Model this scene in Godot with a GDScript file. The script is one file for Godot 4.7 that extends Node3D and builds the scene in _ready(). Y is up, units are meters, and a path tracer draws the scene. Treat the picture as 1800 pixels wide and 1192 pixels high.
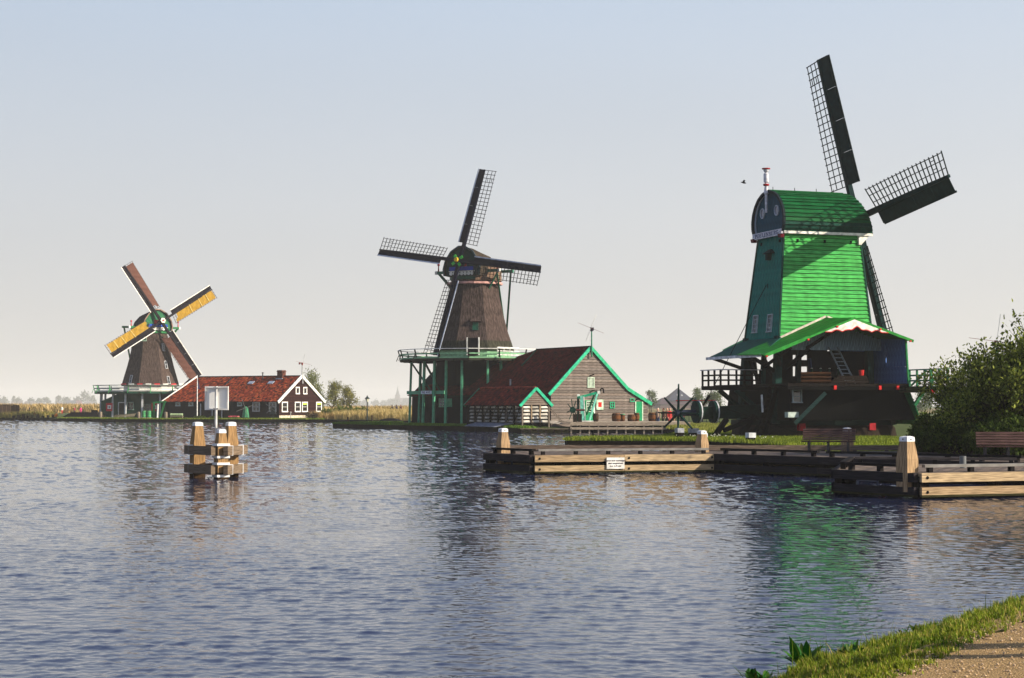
extends Node3D
# A Dutch canal with three windmills. y up, metres; the water lies at y = 0.

var rng := RandomNumberGenerator.new()
var used_names := {}
var mats := {}
var tex := {}

# ---------------------------------------------------------------- mesh builder
class MB:
	var v := PackedVector3Array()
	var n := PackedVector3Array()
	var c := PackedColorArray()
	var col := Color.WHITE
	var xf := Transform3D()

	func tri(a: Vector3, b: Vector3, d: Vector3) -> void:   # counter-clockwise seen from outside
		a = xf * a; b = xf * b; d = xf * d
		var m := (b - a).cross(d - a).normalized()
		v.append(a); v.append(d); v.append(b)
		n.append(m); n.append(m); n.append(m)
		c.append(col); c.append(col); c.append(col)

	func tri_n(a: Vector3, b: Vector3, d: Vector3, na: Vector3, nb: Vector3, nd: Vector3) -> void:
		v.append(xf * a); v.append(xf * d); v.append(xf * b)
		n.append((xf.basis * na).normalized()); n.append((xf.basis * nd).normalized()); n.append((xf.basis * nb).normalized())
		c.append(col); c.append(col); c.append(col)

	func quad(a: Vector3, b: Vector3, d: Vector3, e: Vector3) -> void:
		tri(a, b, d); tri(a, d, e)

	# eight corners: four below (counter-clockwise from above), four above them
	func hexa(p: Array) -> void:
		quad(p[3], p[2], p[1], p[0]); quad(p[4], p[5], p[6], p[7])
		for i in 4:
			var j := (i + 1) % 4
			quad(p[i], p[j], p[j + 4], p[i + 4])

	func box(ctr: Vector3, s: Vector3, b := Basis()) -> void:
		var h := s * 0.5
		var p := []
		for y in [-h.y, h.y]:
			for q in [Vector2(-h.x, h.z), Vector2(h.x, h.z), Vector2(h.x, -h.z), Vector2(-h.x, -h.z)]:
				p.append(ctr + b * Vector3(q.x, y, q.y))
		hexa(p)

	func bx(x0: float, x1: float, y0: float, y1: float, z0: float, z1: float) -> void:
		box(Vector3(x0 + x1, y0 + y1, z0 + z1) * 0.5, Vector3(x1 - x0, y1 - y0, z1 - z0))

	# a beam from p to q, w wide across and h high along up
	func bar(p: Vector3, q: Vector3, w: float, h: float, up := Vector3.UP, w2 := -1.0, h2 := -1.0) -> void:
		var d := (q - p).normalized()
		if absf(d.dot(up)) > 0.98:
			up = Vector3.RIGHT if absf(d.x) < 0.9 else Vector3.BACK
		var s := d.cross(up).normalized()
		var u := s.cross(d).normalized()
		if w2 < 0.0: w2 = w
		if h2 < 0.0: h2 = h
		var r := []
		for e in [[q, w2, h2], [p, w, h]]:
			for k in [[-1, -1], [1, -1], [1, 1], [-1, 1]]:
				r.append(e[0] + s * (k[0] * e[1] * 0.5) + u * (k[1] * e[2] * 0.5))
		# faces: the end at q, the end at p and the four sides
		quad(r[0], r[1], r[2], r[3]); quad(r[7], r[6], r[5], r[4])
		for i in 4:
			var j := (i + 1) % 4
			quad(r[i + 4], r[j + 4], r[j], r[i])

	func tube(p: Vector3, q: Vector3, r0: float, r1: float, sides := 8, caps := true) -> void:
		var d := (q - p).normalized()
		var s := d.cross(Vector3.UP if absf(d.y) < 0.95 else Vector3.RIGHT).normalized()
		var u := s.cross(d)
		for i in sides:
			var a := TAU * i / sides
			var b := TAU * (i + 1) / sides
			var na := s * cos(a) + u * sin(a)
			var nb := s * cos(b) + u * sin(b)
			# seen from outside
			tri_n(p + nb * r0, p + na * r0, q + na * r1, nb, na, na)
			tri_n(p + nb * r0, q + na * r1, q + nb * r1, nb, na, nb)
			if caps:
				tri(q, q + nb * r1, q + na * r1)
				tri(p, p + na * r0, p + nb * r0)

	# rings of [radius, y] round the y axis of at; facets flat or smooth
	func lathe(prof: Array, sides: int, at := Vector3.ZERO, turn := 0.0, flat := true) -> void:
		for k in prof.size() - 1:
			var r0: float = prof[k][0]
			var y0: float = prof[k][1]
			var r1: float = prof[k + 1][0]
			var y1: float = prof[k + 1][1]
			for i in sides:
				var a := turn + TAU * i / sides
				var b := turn + TAU * (i + 1) / sides
				var da := Vector3(sin(a), 0, cos(a))
				var db := Vector3(sin(b), 0, cos(b))
				var p0 := at + da * r0 + Vector3.UP * y0
				var p1 := at + db * r0 + Vector3.UP * y0
				var p2 := at + db * r1 + Vector3.UP * y1
				var p3 := at + da * r1 + Vector3.UP * y1
				if flat:
					if r0 > 0.0001: tri(p0, p1, p2)
					if r1 > 0.0001: tri(p0, p2, p3)
				else:
					var up := (r0 - r1) / maxf(absf(y1 - y0), 0.0001) * signf(y1 - y0)
					var na := (da + Vector3.UP * up).normalized() if absf(y1 - y0) > 0.0005 else Vector3.UP * signf(r0 - r1)
					var nb := (db + Vector3.UP * up).normalized() if absf(y1 - y0) > 0.0005 else Vector3.UP * signf(r0 - r1)
					if r0 > 0.0001: tri_n(p0, p1, p2, na, nb, nb)
					if r1 > 0.0001: tri_n(p0, p2, p3, na, nb, na)

	# a polygon in the xy plane of t, from z = 0 to z = depth
	func prism(poly: PackedVector2Array, depth: float, t := Transform3D()) -> void:
		var area := 0.0
		for i in poly.size():
			var a := poly[i]
			var b := poly[(i + 1) % poly.size()]
			area += a.x * b.y - b.x * a.y
		if area < 0.0: poly.reverse()
		var idx := Geometry2D.triangulate_polygon(poly)
		for k in range(0, idx.size(), 3):
			var a := poly[idx[k]]
			var b := poly[idx[k + 1]]
			var d := poly[idx[k + 2]]
			if (b - a).cross(d - a) < 0.0:
				var s := b; b = d; d = s
			tri(t * Vector3(a.x, a.y, depth), t * Vector3(b.x, b.y, depth), t * Vector3(d.x, d.y, depth))
			tri(t * Vector3(a.x, a.y, 0), t * Vector3(d.x, d.y, 0), t * Vector3(b.x, b.y, 0))
		for i in poly.size():
			var a := poly[i]
			var b := poly[(i + 1) % poly.size()]
			quad(t * Vector3(a.x, a.y, 0), t * Vector3(b.x, b.y, 0), t * Vector3(b.x, b.y, depth), t * Vector3(a.x, a.y, depth))

	func mesh() -> ArrayMesh:
		var arr := []
		arr.resize(Mesh.ARRAY_MAX)
		arr[Mesh.ARRAY_VERTEX] = v
		arr[Mesh.ARRAY_NORMAL] = n
		arr[Mesh.ARRAY_COLOR] = c
		var m := ArrayMesh.new()
		m.add_surface_from_arrays(Mesh.PRIMITIVE_TRIANGLES, arr)
		return m

# ---------------------------------------------------------------- objects
func numbered(called: String) -> String:
	if not used_names.has(called):
		used_names[called] = 0
		return called
	used_names[called] += 1
	return "%s_%03d" % [called, used_names[called]]

func tag(o: Node3D, label: String, category: String, group := "") -> void:
	o.set_meta("label", label)
	o.set_meta("category", category)
	if group != "": o.set_meta("group", group)

func thing(called: String, label: String, category: String, at := Vector3.ZERO, yaw := 0.0, group := "") -> Node3D:
	var o := Node3D.new()
	o.name = numbered(called)
	add_child(o, true)
	o.position = at
	o.rotation.y = deg_to_rad(yaw)
	tag(o, label, category, group)
	return o

func part(called: String, mb: MB, mat: Material, parent: Node3D) -> MeshInstance3D:
	return part_mesh(called, mb.mesh(), mat, parent)

func part_mesh(called: String, mesh: Mesh, mat: Material, parent: Node3D) -> MeshInstance3D:
	var o := MeshInstance3D.new()
	o.name = called
	o.mesh = mesh
	o.material_override = mat
	parent.add_child(o, true)
	return o

func solo(called: String, mb: MB, mat: Material, label: String, category: String, at := Vector3.ZERO, yaw := 0.0, group := "") -> MeshInstance3D:
	var o := MeshInstance3D.new()
	o.name = numbered(called)
	o.mesh = mb.mesh()
	o.material_override = mat
	add_child(o, true)
	o.position = at
	o.rotation.y = deg_to_rad(yaw)
	tag(o, label, category, group)
	return o

func setting(called: String, mb: MB, mat: Material, kind := "structure") -> MeshInstance3D:
	var o := part(numbered(called), mb, mat, self)
	o.set_meta("kind", kind)
	return o

func copy_of(o: Node3D, at: Vector3, yaw: float, label: String) -> Node3D:
	var r: Node3D = o.duplicate()
	var base := String(o.name)
	if base.right(4).begins_with("_") and base.right(3).is_valid_int(): base = base.left(-4)
	r.name = numbered(base)
	add_child(r, true)
	r.position = at
	r.rotation.y = deg_to_rad(yaw)
	r.set_meta("label", label)
	return r

func lettering(text: String, height: float, mat: Material, parent: Node3D, xf: Transform3D, font_name := "Droid Sans", squeeze := 1.0) -> void:
	var t := TextMesh.new()
	var f := SystemFont.new()
	f.font_names = PackedStringArray([font_name])
	f.font_weight = 700
	t.font = f
	t.text = text
	t.font_size = 64
	t.pixel_size = height / 46.0
	t.depth = 0.012
	var o := part_mesh("lettering", t, mat, parent)
	o.transform = xf * Transform3D(Basis().scaled(Vector3(squeeze, 1, 1)), Vector3.ZERO)

# ---------------------------------------------------------------- materials
func noise_tex(key: String, freq: float, oct: int, lo: float, hi: float, size := 512, kind := FastNoiseLite.TYPE_SIMPLEX_SMOOTH, bump := 0.0) -> NoiseTexture2D:
	if tex.has(key): return tex[key]
	var f := FastNoiseLite.new()
	f.seed = hash(key) % 9999
	f.noise_type = kind
	f.frequency = freq
	f.fractal_octaves = oct
	var t := NoiseTexture2D.new()
	t.width = size
	t.height = size
	t.seamless = true
	t.noise = f
	if bump > 0.0:
		t.as_normal_map = true
		t.bump_strength = bump
	else:
		var g := Gradient.new()
		g.set_color(0, Color(lo, lo, lo))
		g.set_color(1, Color(hi, hi, hi))
		g.set_offset(0, 0.18)
		g.set_offset(1, 0.82)
		t.color_ramp = g
	tex[key] = t
	return t

# surface of a linear base colour; look says how it is mottled
func mat(r: float, g: float, b: float, look := "paint", rough := 0.6, tinted := false, metal := 0.0) -> StandardMaterial3D:
	var key := "%s/%s/%s/%s/%s/%s/%s" % [r, g, b, look, rough, tinted, metal]
	if mats.has(key): return mats[key]
	var m := StandardMaterial3D.new()
	m.resource_name = look
	m.albedo_color = Color(r, g, b).linear_to_srgb()
	m.roughness = rough
	m.metallic = metal
	m.vertex_color_use_as_albedo = tinted
	m.metallic_specular = 0.22 if look == "paint" else (0.5 if look == "plain" and rough < 0.4 else 0.14)
	if look == "tile" or look == "thatch": m.metallic_specular = 0.05
	if maxf(r, maxf(g, b)) < 0.07: m.metallic_specular = 0.1
	m.uv1_triplanar = true
	match look:
		"paint":
			m.albedo_texture = noise_tex("blotch", 0.012, 4, 0.78, 1.0)
			m.uv1_scale = Vector3(0.35, 0.35, 0.35)
		"wood_h":
			m.albedo_texture = noise_tex("grain", 0.02, 5, 0.62, 1.0)
			m.uv1_scale = Vector3(0.16, 2.6, 0.16)
		"wood_v":
			m.albedo_texture = noise_tex("grain", 0.02, 5, 0.62, 1.0)
			m.uv1_scale = Vector3(2.6, 0.16, 2.6)
		"thatch":
			m.albedo_texture = noise_tex("straw", 0.03, 6, 0.50, 1.0)
			m.uv1_scale = Vector3(0.3, 0.07, 0.3)
			m.normal_enabled = true
			m.normal_texture = noise_tex("straw_bump", 0.03, 5, 0, 1, 512, FastNoiseLite.TYPE_SIMPLEX_SMOOTH, 6.0)
			m.normal_scale = 1.0
		"board":
			m.albedo_texture = noise_tex("board_wear", 0.02, 6, 0.70, 1.0)
			m.uv1_scale = Vector3(0.12, 0.9, 0.12)
		"tile":
			m.albedo_texture = noise_tex("tile_wear", 0.012, 6, 0.45, 1.0)
			m.uv1_scale = Vector3(0.3, 0.3, 0.3)
		"earth":
			m.uv1_world_triplanar = true
			m.albedo_texture = noise_tex("earth", 0.01, 6, 0.5, 1.0, 1024)
			m.uv1_scale = Vector3(0.08, 0.08, 0.08)
		"gravel":
			m.uv1_world_triplanar = true
			m.albedo_texture = noise_tex("gravel", 0.09, 4, 0.45, 1.0, 1024)
			m.uv1_scale = Vector3(0.6, 0.6, 0.6)
			m.normal_enabled = true
			m.normal_texture = noise_tex("gravel_bump", 0.09, 4, 0, 1, 1024, FastNoiseLite.TYPE_SIMPLEX_SMOOTH, 8.0)
		"brick":
			m.albedo_texture = noise_tex("brickwork", 0.05, 4, 0.5, 1.0)
			m.uv1_scale = Vector3(0.5, 1.6, 0.5)
		"plain":
			m.uv1_triplanar = false
	mats[key] = m
	return m

func leaf_mat(r: float, g: float, b: float) -> StandardMaterial3D:
	var m := mat(r, g, b, "plain", 0.5, true).duplicate() as StandardMaterial3D
	m.cull_mode = BaseMaterial3D.CULL_DISABLED
	m.backlight_enabled = true
	m.backlight = Color(0.5, 0.55, 0.15)
	return m

func glass() -> StandardMaterial3D:
	if mats.has("glass"): return mats["glass"]
	var m := StandardMaterial3D.new()
	m.resource_name = "window_glass"
	m.albedo_color = Color(0.03, 0.035, 0.045)
	m.roughness = 0.08
	m.metallic_specular = 0.6
	mats["glass"] = m
	return m

func rnd(a: float, b: float) -> float:
	return rng.randf_range(a, b)

# many copies of one small mesh as one object
func scatter(called: String, mesh: Mesh, mat_: Material, xfs: Array, cols: Array, parent: Node3D = null) -> MultiMeshInstance3D:
	var mm := MultiMesh.new()
	mm.transform_format = MultiMesh.TRANSFORM_3D
	mm.use_colors = true
	mm.mesh = mesh
	mm.instance_count = xfs.size()
	for i in xfs.size():
		mm.set_instance_transform(i, xfs[i])
		mm.set_instance_color(i, cols[i])
	var o := MultiMeshInstance3D.new()
	o.name = called if parent else numbered(called)
	o.multimesh = mm
	o.material_override = mat_
	o.set_meta("kind", "stuff")
	(parent if parent else self).add_child(o, true)
	return o

func blade_mesh(w: float, h: float, lean: float) -> ArrayMesh:   # one bent grass blade
	var m := MB.new()
	var a := Vector3(-w, 0, 0); var b := Vector3(w, 0, 0)
	var d := Vector3(w * 0.7, h * 0.55, lean * 0.35); var e := Vector3(-w * 0.7, h * 0.55, lean * 0.35)
	m.quad(a, b, d, e)
	m.tri(e, d, Vector3(0, h, lean))
	return m.mesh()

func leaf_mesh(l: float, w: float) -> ArrayMesh:   # a folded pointed leaf
	var m := MB.new()
	var tip := Vector3(0, l, 0.12 * l)
	m.tri(Vector3.ZERO, Vector3(w, l * 0.45, 0.1 * l), tip)
	m.tri(Vector3.ZERO, tip, Vector3(-w, l * 0.45, 0.1 * l))
	return m.mesh()

# ---------------------------------------------------------------- camera, sky, sun
func make_light() -> void:
	var cam := Camera3D.new()
	cam.name = "camera"
	cam.position = Vector3(0, 2.4, 0)
	cam.rotation_degrees.x = 2.234
	cam.fov = 22.475
	cam.near = 0.1
	cam.far = 9000.0
	add_child(cam)
	cam.current = true

	var to_sun := Vector3(cos(deg_to_rad(SUN_UP)) * cos(deg_to_rad(SUN_TURN)), sin(deg_to_rad(SUN_UP)), cos(deg_to_rad(SUN_UP)) * sin(deg_to_rad(SUN_TURN)))
	air.seed = 3
	air.frequency = 0.02
	air.fractal_octaves = 4
	var w := 1024
	var h := 512
	var img := Image.create(w, h, false, Image.FORMAT_RGBF)
	for j in h:
		var up := sin(PI * (0.5 - (j + 0.5) / h))
		var flat := sqrt(1.0 - up * up)
		for i in w:
			var a := TAU * (i + 0.5) / w
			var dir := Vector3(sin(a) * flat, up, -cos(a) * flat)
			img.set_pixel(i, j, sky_color(dir, to_sun))
	var pano := PanoramaSkyMaterial.new()
	pano.panorama = ImageTexture.create_from_image(img)
	var sky := Sky.new()
	sky.sky_material = pano
	var env := Environment.new()
	env.background_mode = Environment.BG_SKY
	env.sky = sky
	env.background_energy_multiplier = SKY_POWER
	env.tonemap_mode = Environment.TONE_MAPPER_LINEAR
	env.tonemap_exposure = EXPOSURE
	env.sdfgi_enabled = true
	env.ssao_enabled = true
	env.ssil_enabled = true
	if HAZE > 0.0:
		env.fog_enabled = true
		env.fog_density = HAZE
		env.fog_light_color = Color(0.95, 0.95, 0.94)
	var we := WorldEnvironment.new()
	we.name = "world_environment"
	we.environment = env
	add_child(we)

	var sun := DirectionalLight3D.new()
	sun.name = "sun"
	sun.light_color = Color(1.0, 0.945, 0.85)
	sun.light_energy = SUN_POWER
	sun.light_angular_distance = 0.5
	sun.shadow_enabled = true
	add_child(sun)
	sun.look_at_from_position(Vector3.ZERO, -to_sun, Vector3.UP)

const SUN_UP := 26.0
const SUN_TURN := 16.0      # degrees from the right of the picture towards the camera
const SUN_POWER := 1.6
const EXPOSURE := 1.95
const SKY_POWER := 0.565
const HAZE := 0.0002

var air := FastNoiseLite.new()

func mix3(a: Vector3, b: Vector3, t: float) -> Vector3:
	return a.lerp(b, t)

func sky_color(d: Vector3, s: Vector3) -> Color:
	var e := rad_to_deg(asin(clampf(d.y, -1, 1)))
	var c: Vector3
	var low := Vector3(0.615, 0.593, 0.553)
	var mid := Vector3(0.425, 0.52, 0.655)
	var high := Vector3(0.185, 0.30, 0.575)
	var top := Vector3(0.085, 0.17, 0.42)
	if e < 14.0:
		c = mix3(low, mid, pow(clampf(e / 14.0, 0, 1), 1.1))
	elif e < 35.0:
		c = mix3(mid, high, smoothstep(-7.0, 35.0, e) * 1.0 if e > 35.0 else (e - 14.0) / 21.0)
	else:
		c = mix3(high, top, sqrt(clampf((e - 35.0) / 55.0, 0, 1)))
	var g := pow(0.5 + 0.5 * d.dot(s), 2.2)
	var near := pow(0.5 + 0.5 * d.dot(s), 24.0)
	var lowness := 1.0 - smoothstep(0.0, 60.0, e) * 0.7
	c += Vector3(0.40, 0.355, 0.28) * g * lowness + Vector3(1.2, 1.05, 0.8) * near
	c *= 1.0 + 0.025 * air.get_noise_3d(d.x * 90.0, d.y * 420.0, d.z * 90.0)
	if e < 0.0:
		c = c * 0.6
	return Color(c.x, c.y, c.z)

# ---------------------------------------------------------------- water
func wave_set() -> Array:
	var out := []
	var r := RandomNumberGenerator.new()
	r.seed = 71
	for i in 30:
		var t := i / 29.0
		var l := 0.075 * pow(8.4, t)                      # wave lengths from 0.075 to 0.63 m
		var spread := lerpf(85.0, 55.0, t)
		var a := deg_to_rad(97.0 + r.randf_range(-spread, spread))
		var slope := WAVE_SLOPE * (0.7 + 0.6 * sin(PI * t)) * r.randf_range(0.7, 1.25)
		var k := TAU / l
		out.append([cos(a) * k, sin(a) * k, slope / k, r.randf_range(0, TAU), t])
	return out

const WAVE_SLOPE := 0.026

func make_water() -> void:
	var waves := wave_set()
	var nw := waves.size()
	var kx := PackedFloat32Array(); var kz := PackedFloat32Array(); var am := PackedFloat32Array(); var ph := PackedFloat32Array()
	for w in waves:
		kx.append(w[0]); kz.append(w[1]); am.append(w[2]); ph.append(w[3])
	var gust := FastNoiseLite.new()
	gust.seed = 5
	gust.frequency = 0.045
	gust.fractal_octaves = 3
	var radii := PackedFloat32Array()
	var d := 10.6
	while d < 330.0:
		radii.append(d)
		d += maxf(0.02, d * d / 7000.0)
	var cols := 620
	var half := deg_to_rad(24.0)
	var pos := PackedVector3Array(); var nor := PackedVector3Array()
	var count := radii.size() * (cols + 1)
	pos.resize(count); nor.resize(count)
	var q := 0
	for rr in radii:
		for i in cols + 1:
			var a := lerpf(-half, half, float(i) / cols)
			var x := sin(a) * rr
			var z := -cos(a) * rr
			var calm := clampf(0.80 + 0.75 * gust.get_noise_2d(x * 0.3, z * 1.1) + 0.35 * gust.get_noise_2d(x * 1.9 + 300.0, z * 3.1), 0.25, 1.25)
			calm *= lerpf(0.88, 1.2, smoothstep(14.0, 75.0, rr))
			var y := 0.0; var sx := 0.0; var sz := 0.0
			for w in nw:
				var p := kx[w] * x + kz[w] * z + ph[w]
				var ca := am[w] * cos(p)
				y += am[w] * sin(p)
				sx += kx[w] * ca
				sz += kz[w] * ca
			pos[q] = Vector3(x, y * calm, z)
			nor[q] = Vector3(-sx * calm, 1, -sz * calm).normalized()
			q += 1
	var idx := PackedInt32Array()
	idx.resize((radii.size() - 1) * cols * 6)
	var o := 0
	for j in radii.size() - 1:
		for i in cols:
			var a := j * (cols + 1) + i
			var b := a + 1
			var c := a + cols + 1
			var e := c + 1
			idx[o] = a; idx[o + 1] = c; idx[o + 2] = b
			idx[o + 3] = b; idx[o + 4] = c; idx[o + 5] = e
			o += 6
	var arr := []
	arr.resize(Mesh.ARRAY_MAX)
	arr[Mesh.ARRAY_VERTEX] = pos
	arr[Mesh.ARRAY_NORMAL] = nor
	arr[Mesh.ARRAY_INDEX] = idx
	var m := ArrayMesh.new()
	m.add_surface_from_arrays(Mesh.PRIMITIVE_TRIANGLES, arr)
	var wm := StandardMaterial3D.new()
	wm.resource_name = "water"
	wm.albedo_color = Color(0.013, 0.017, 0.044).linear_to_srgb()
	wm.roughness = 0.085
	wm.metallic_specular = 0.42
	wm.uv1_triplanar = true
	wm.uv1_world_triplanar = true
	wm.uv1_scale = Vector3(0.45, 0.45, 0.45)
	wm.normal_enabled = true
	wm.normal_texture = noise_tex("ripple", 0.03, 3, 0, 1, 1024, FastNoiseLite.TYPE_SIMPLEX_SMOOTH, 4.0)
	wm.normal_scale = 0.10
	part_mesh("water", m, wm, self).set_meta("kind", "structure")

# ---------------------------------------------------------------- land
func land(called: String, coast: PackedVector2Array, top: float, mat_: Material, bank: Material) -> void:
	var m := MB.new()
	var idx := Geometry2D.triangulate_polygon(coast)
	for k in range(0, idx.size(), 3):
		var a := coast[idx[k]]; var b := coast[idx[k + 1]]; var d := coast[idx[k + 2]]
		if (b - a).cross(d - a) > 0.0:
			var s := b; b = d; d = s
		m.tri(Vector3(a.x, top, a.y), Vector3(b.x, top, b.y), Vector3(d.x, top, d.y))
	setting(called, m, mat_)
	var w := MB.new()
	for i in coast.size():
		var a := coast[i]; var b := coast[(i + 1) % coast.size()]
		if absf(a.x) > 500.0 or absf(b.x) > 500.0: continue
		w.quad(Vector3(a.x, -0.5, a.y), Vector3(b.x, -0.5, b.y), Vector3(b.x, top - 0.004, b.y), Vector3(a.x, top - 0.004, a.y))
	setting("bank", w, bank)

# points (x, z) of the far shore from left to right
func far_coast() -> PackedVector2Array:
	return PackedVector2Array([
		Vector2(-400, -330), Vector2(-130, -298), Vector2(-86, -288), Vector2(-71, -267), Vector2(-62.6, -257), Vector2(-58, -250), Vector2(-50, -247.5), Vector2(-34, -246), Vector2(-26.5, -244),
		Vector2(-20, -233), Vector2(-13.5, -222), Vector2(-11.2, -206), Vector2(-12.5, -200), Vector2(-19.4, -187.5), Vector2(-19.4, -185), Vector2(-10.3, -172), Vector2(-2.1, -160.5), Vector2(1.0, -148.5),
		Vector2(2.6, -148.5), Vector2(6.5, -152), Vector2(8, -158), Vector2(13.5, -154), Vector2(14.2, -134), Vector2(11.5, -118), Vector2(9.5, -108), Vector2(3.6, -101.5), Vector2(3.05, -98.5), Vector2(3.1, -96.4), Vector2(6.4, -96.0),
		Vector2(10.8, -95), Vector2(13.4, -86), Vector2(13.6, -70), Vector2(15.5, -62), Vector2(17.5, -56), Vector2(21, -50), Vector2(40, -44), Vector2(600, -44), Vector2(6200, -400), Vector2(6200, -6400), Vector2(-6200, -6400), Vector2(-6200, -400)])

func make_land() -> void:
	var grass := mat(0.085, 0.115, 0.028, "earth", 0.9)
	var soil := mat(0.018, 0.014, 0.010, "earth", 0.85)
	land("ground", far_coast(), 0.42, grass, soil)
	land("ground", PackedVector2Array([Vector2(13, -30), Vector2(26, -46), Vector2(90, -46), Vector2(90, 30), Vector2(6, 30), Vector2(6, -2), Vector2(9, -12)]), 0.3, grass, soil)

# ---------------------------------------------------------------- sails
# A rotor on hub: axis points out of the cap towards the wind. colours: dark, edge, cloths (one per sail or null)
func sails(mill: Node3D, hub: Vector3, yaw: float, tilt: float, roll: float, length: float, dark: Material, edge: Material, lath: Material, cloths: Array, board_w: float, lattice_w: float) -> void:
	var yr := deg_to_rad(yaw)
	var tr := deg_to_rad(tilt)
	var ax := Vector3(sin(yr) * cos(tr), sin(tr), cos(yr) * cos(tr))
	var u := Vector3(cos(yr), 0, -sin(yr))
	var v := ax.cross(u)
	for k in 4:
		var a := deg_to_rad(roll) + k * PI / 2
		var e := u * cos(a) + v * sin(a)
		var s := u * sin(a) - v * cos(a)       # the lattice side, clockwise seen from the front
		var o := hub + ax * (0.18 if k % 2 == 0 else -0.18)
		var st := MB.new()
		st.bar(o, o + e * length * 0.62, 0.36, 0.34, ax, 0.28, 0.26)
		st.bar(o + e * length * 0.62, o + e * length, 0.28, 0.26, ax, 0.17, 0.16)
		var sail := part("sail", st, dark, mill)
		var wb := MB.new()
		var n0 := 0.2
		var edge_mb := MB.new()
		for i in 4:                             # four wind boards one after the other along the stock
			var r0 := length * lerpf(n0, 1.0, i / 4.0) + 0.01
			var r1 := length * lerpf(n0, 1.0, (i + 1) / 4.0) - 0.01
			var out := (-s * cos(deg_to_rad(14)) + ax * sin(deg_to_rad(14)))
			var p := o - s * (0.1 + board_w * 0.5 * 1.0) + ax * 0.06
			wb.bar(p + e * r0, p + e * r1, 0.03, board_w, out)
			var q := o + out * (board_w + 0.13)
			edge_mb.bar(q + e * r0, q + e * r1, 0.05, 0.13, out)
		part("wind_boards", wb, dark, sail)
		part("board_edge", edge_mb, edge, sail)
		var lt := MB.new()
		var w0 := length * 0.2
		var steps := int((length - w0) / 0.43)
		var prev := []
		for i in steps + 1:
			var r := lerpf(w0, length - 0.05, float(i) / steps)
			var th := deg_to_rad(lerpf(21.0, 3.0, (r - w0) / (length - w0)))
			var dir := s * cos(th) - ax * sin(th)
			var lw := lattice_w * (1.0 if r < length * 0.96 else 1.02)
			lt.bar(o + e * r - s * 0.1, o + e * r + dir * (lw + 0.1), 0.05, 0.06, ax)
			var now := []
			for f in [0.36, 0.7, 1.0]:
				now.append(o + e * r + dir * lw * f)
			if i > 0:
				for j in 3:
					lt.bar(prev[j], now[j], 0.045, 0.045, ax)
			if i == steps - 3 or i == steps - 2:
				if i == steps - 2:
					for f in [0.5, 0.85]:
						lt.bar(prev[0].lerp(prev[2], (f - 0.36) / 0.64), now[0].lerp(now[2], (f - 0.36) / 0.64), 0.04, 0.04, ax)
			prev = now
		part("lattice", lt, lath, sail)
		if cloths.size() > k and cloths[k] != null:
			var cl := MB.new()
			var nr := 28
			for i in nr:
				for j in 4:
					var c := []
					for q in [[i, j], [i, j + 1], [i + 1, j + 1], [i + 1, j]]:
						var t: float = q[0] / float(nr)
						var r := lerpf(length * (0.26 if q[1] < 3 else 0.22), length * 0.975, t)
						var f: float = 0.04 + (q[1] / 4.0) * 0.92
						var th := deg_to_rad(lerpf(21.0, 3.0, t))
						var dir := s * cos(th) - ax * sin(th)
						var puff := 0.10 + 0.05 * sin(q[1] / 4.0 * PI) + 0.03 * sin(t * 43.0 + q[1])
						c.append(o + e * r + dir * lattice_w * f + ax * puff)
					cl.quad(c[0], c[1], c[2], c[3])
					cl.quad(c[3] - ax * 0.012, c[2] - ax * 0.012, c[1] - ax * 0.012, c[0] - ax * 0.012)
			part("sail_cloth", cl, cloths[k], sail)
			if k % 2 == 0:
				for t in [0.36, 0.62, 0.82]:
					var sm := MB.new()
					var r := lerpf(length * 0.26, length * 0.975, t)
					var th := deg_to_rad(lerpf(21.0, 3.0, t))
					var dir := s * cos(th) - ax * sin(th)
					sm.bar(o + e * r + dir * lattice_w * 0.05 + ax * 0.19, o + e * r + dir * lattice_w * 0.95 + ax * 0.19, 0.11, 0.02, ax)
					part("cloth_seam", sm, mat(0.62, 0.46, 0.16, "paint", 0.8), sail)
	var hb := MB.new()
	hb.tube(hub - ax * 0.75, hub + ax * 0.45, 0.42, 0.36, 10)
	part("poll_end", hb, dark, mill)

func octagon_wall(m: MB, r: float, y0: float, y1: float, turn: float, sides := 8) -> void:
	m.lathe([[r, y0], [r, y1]], sides, Vector3.ZERO, turn)

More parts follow.
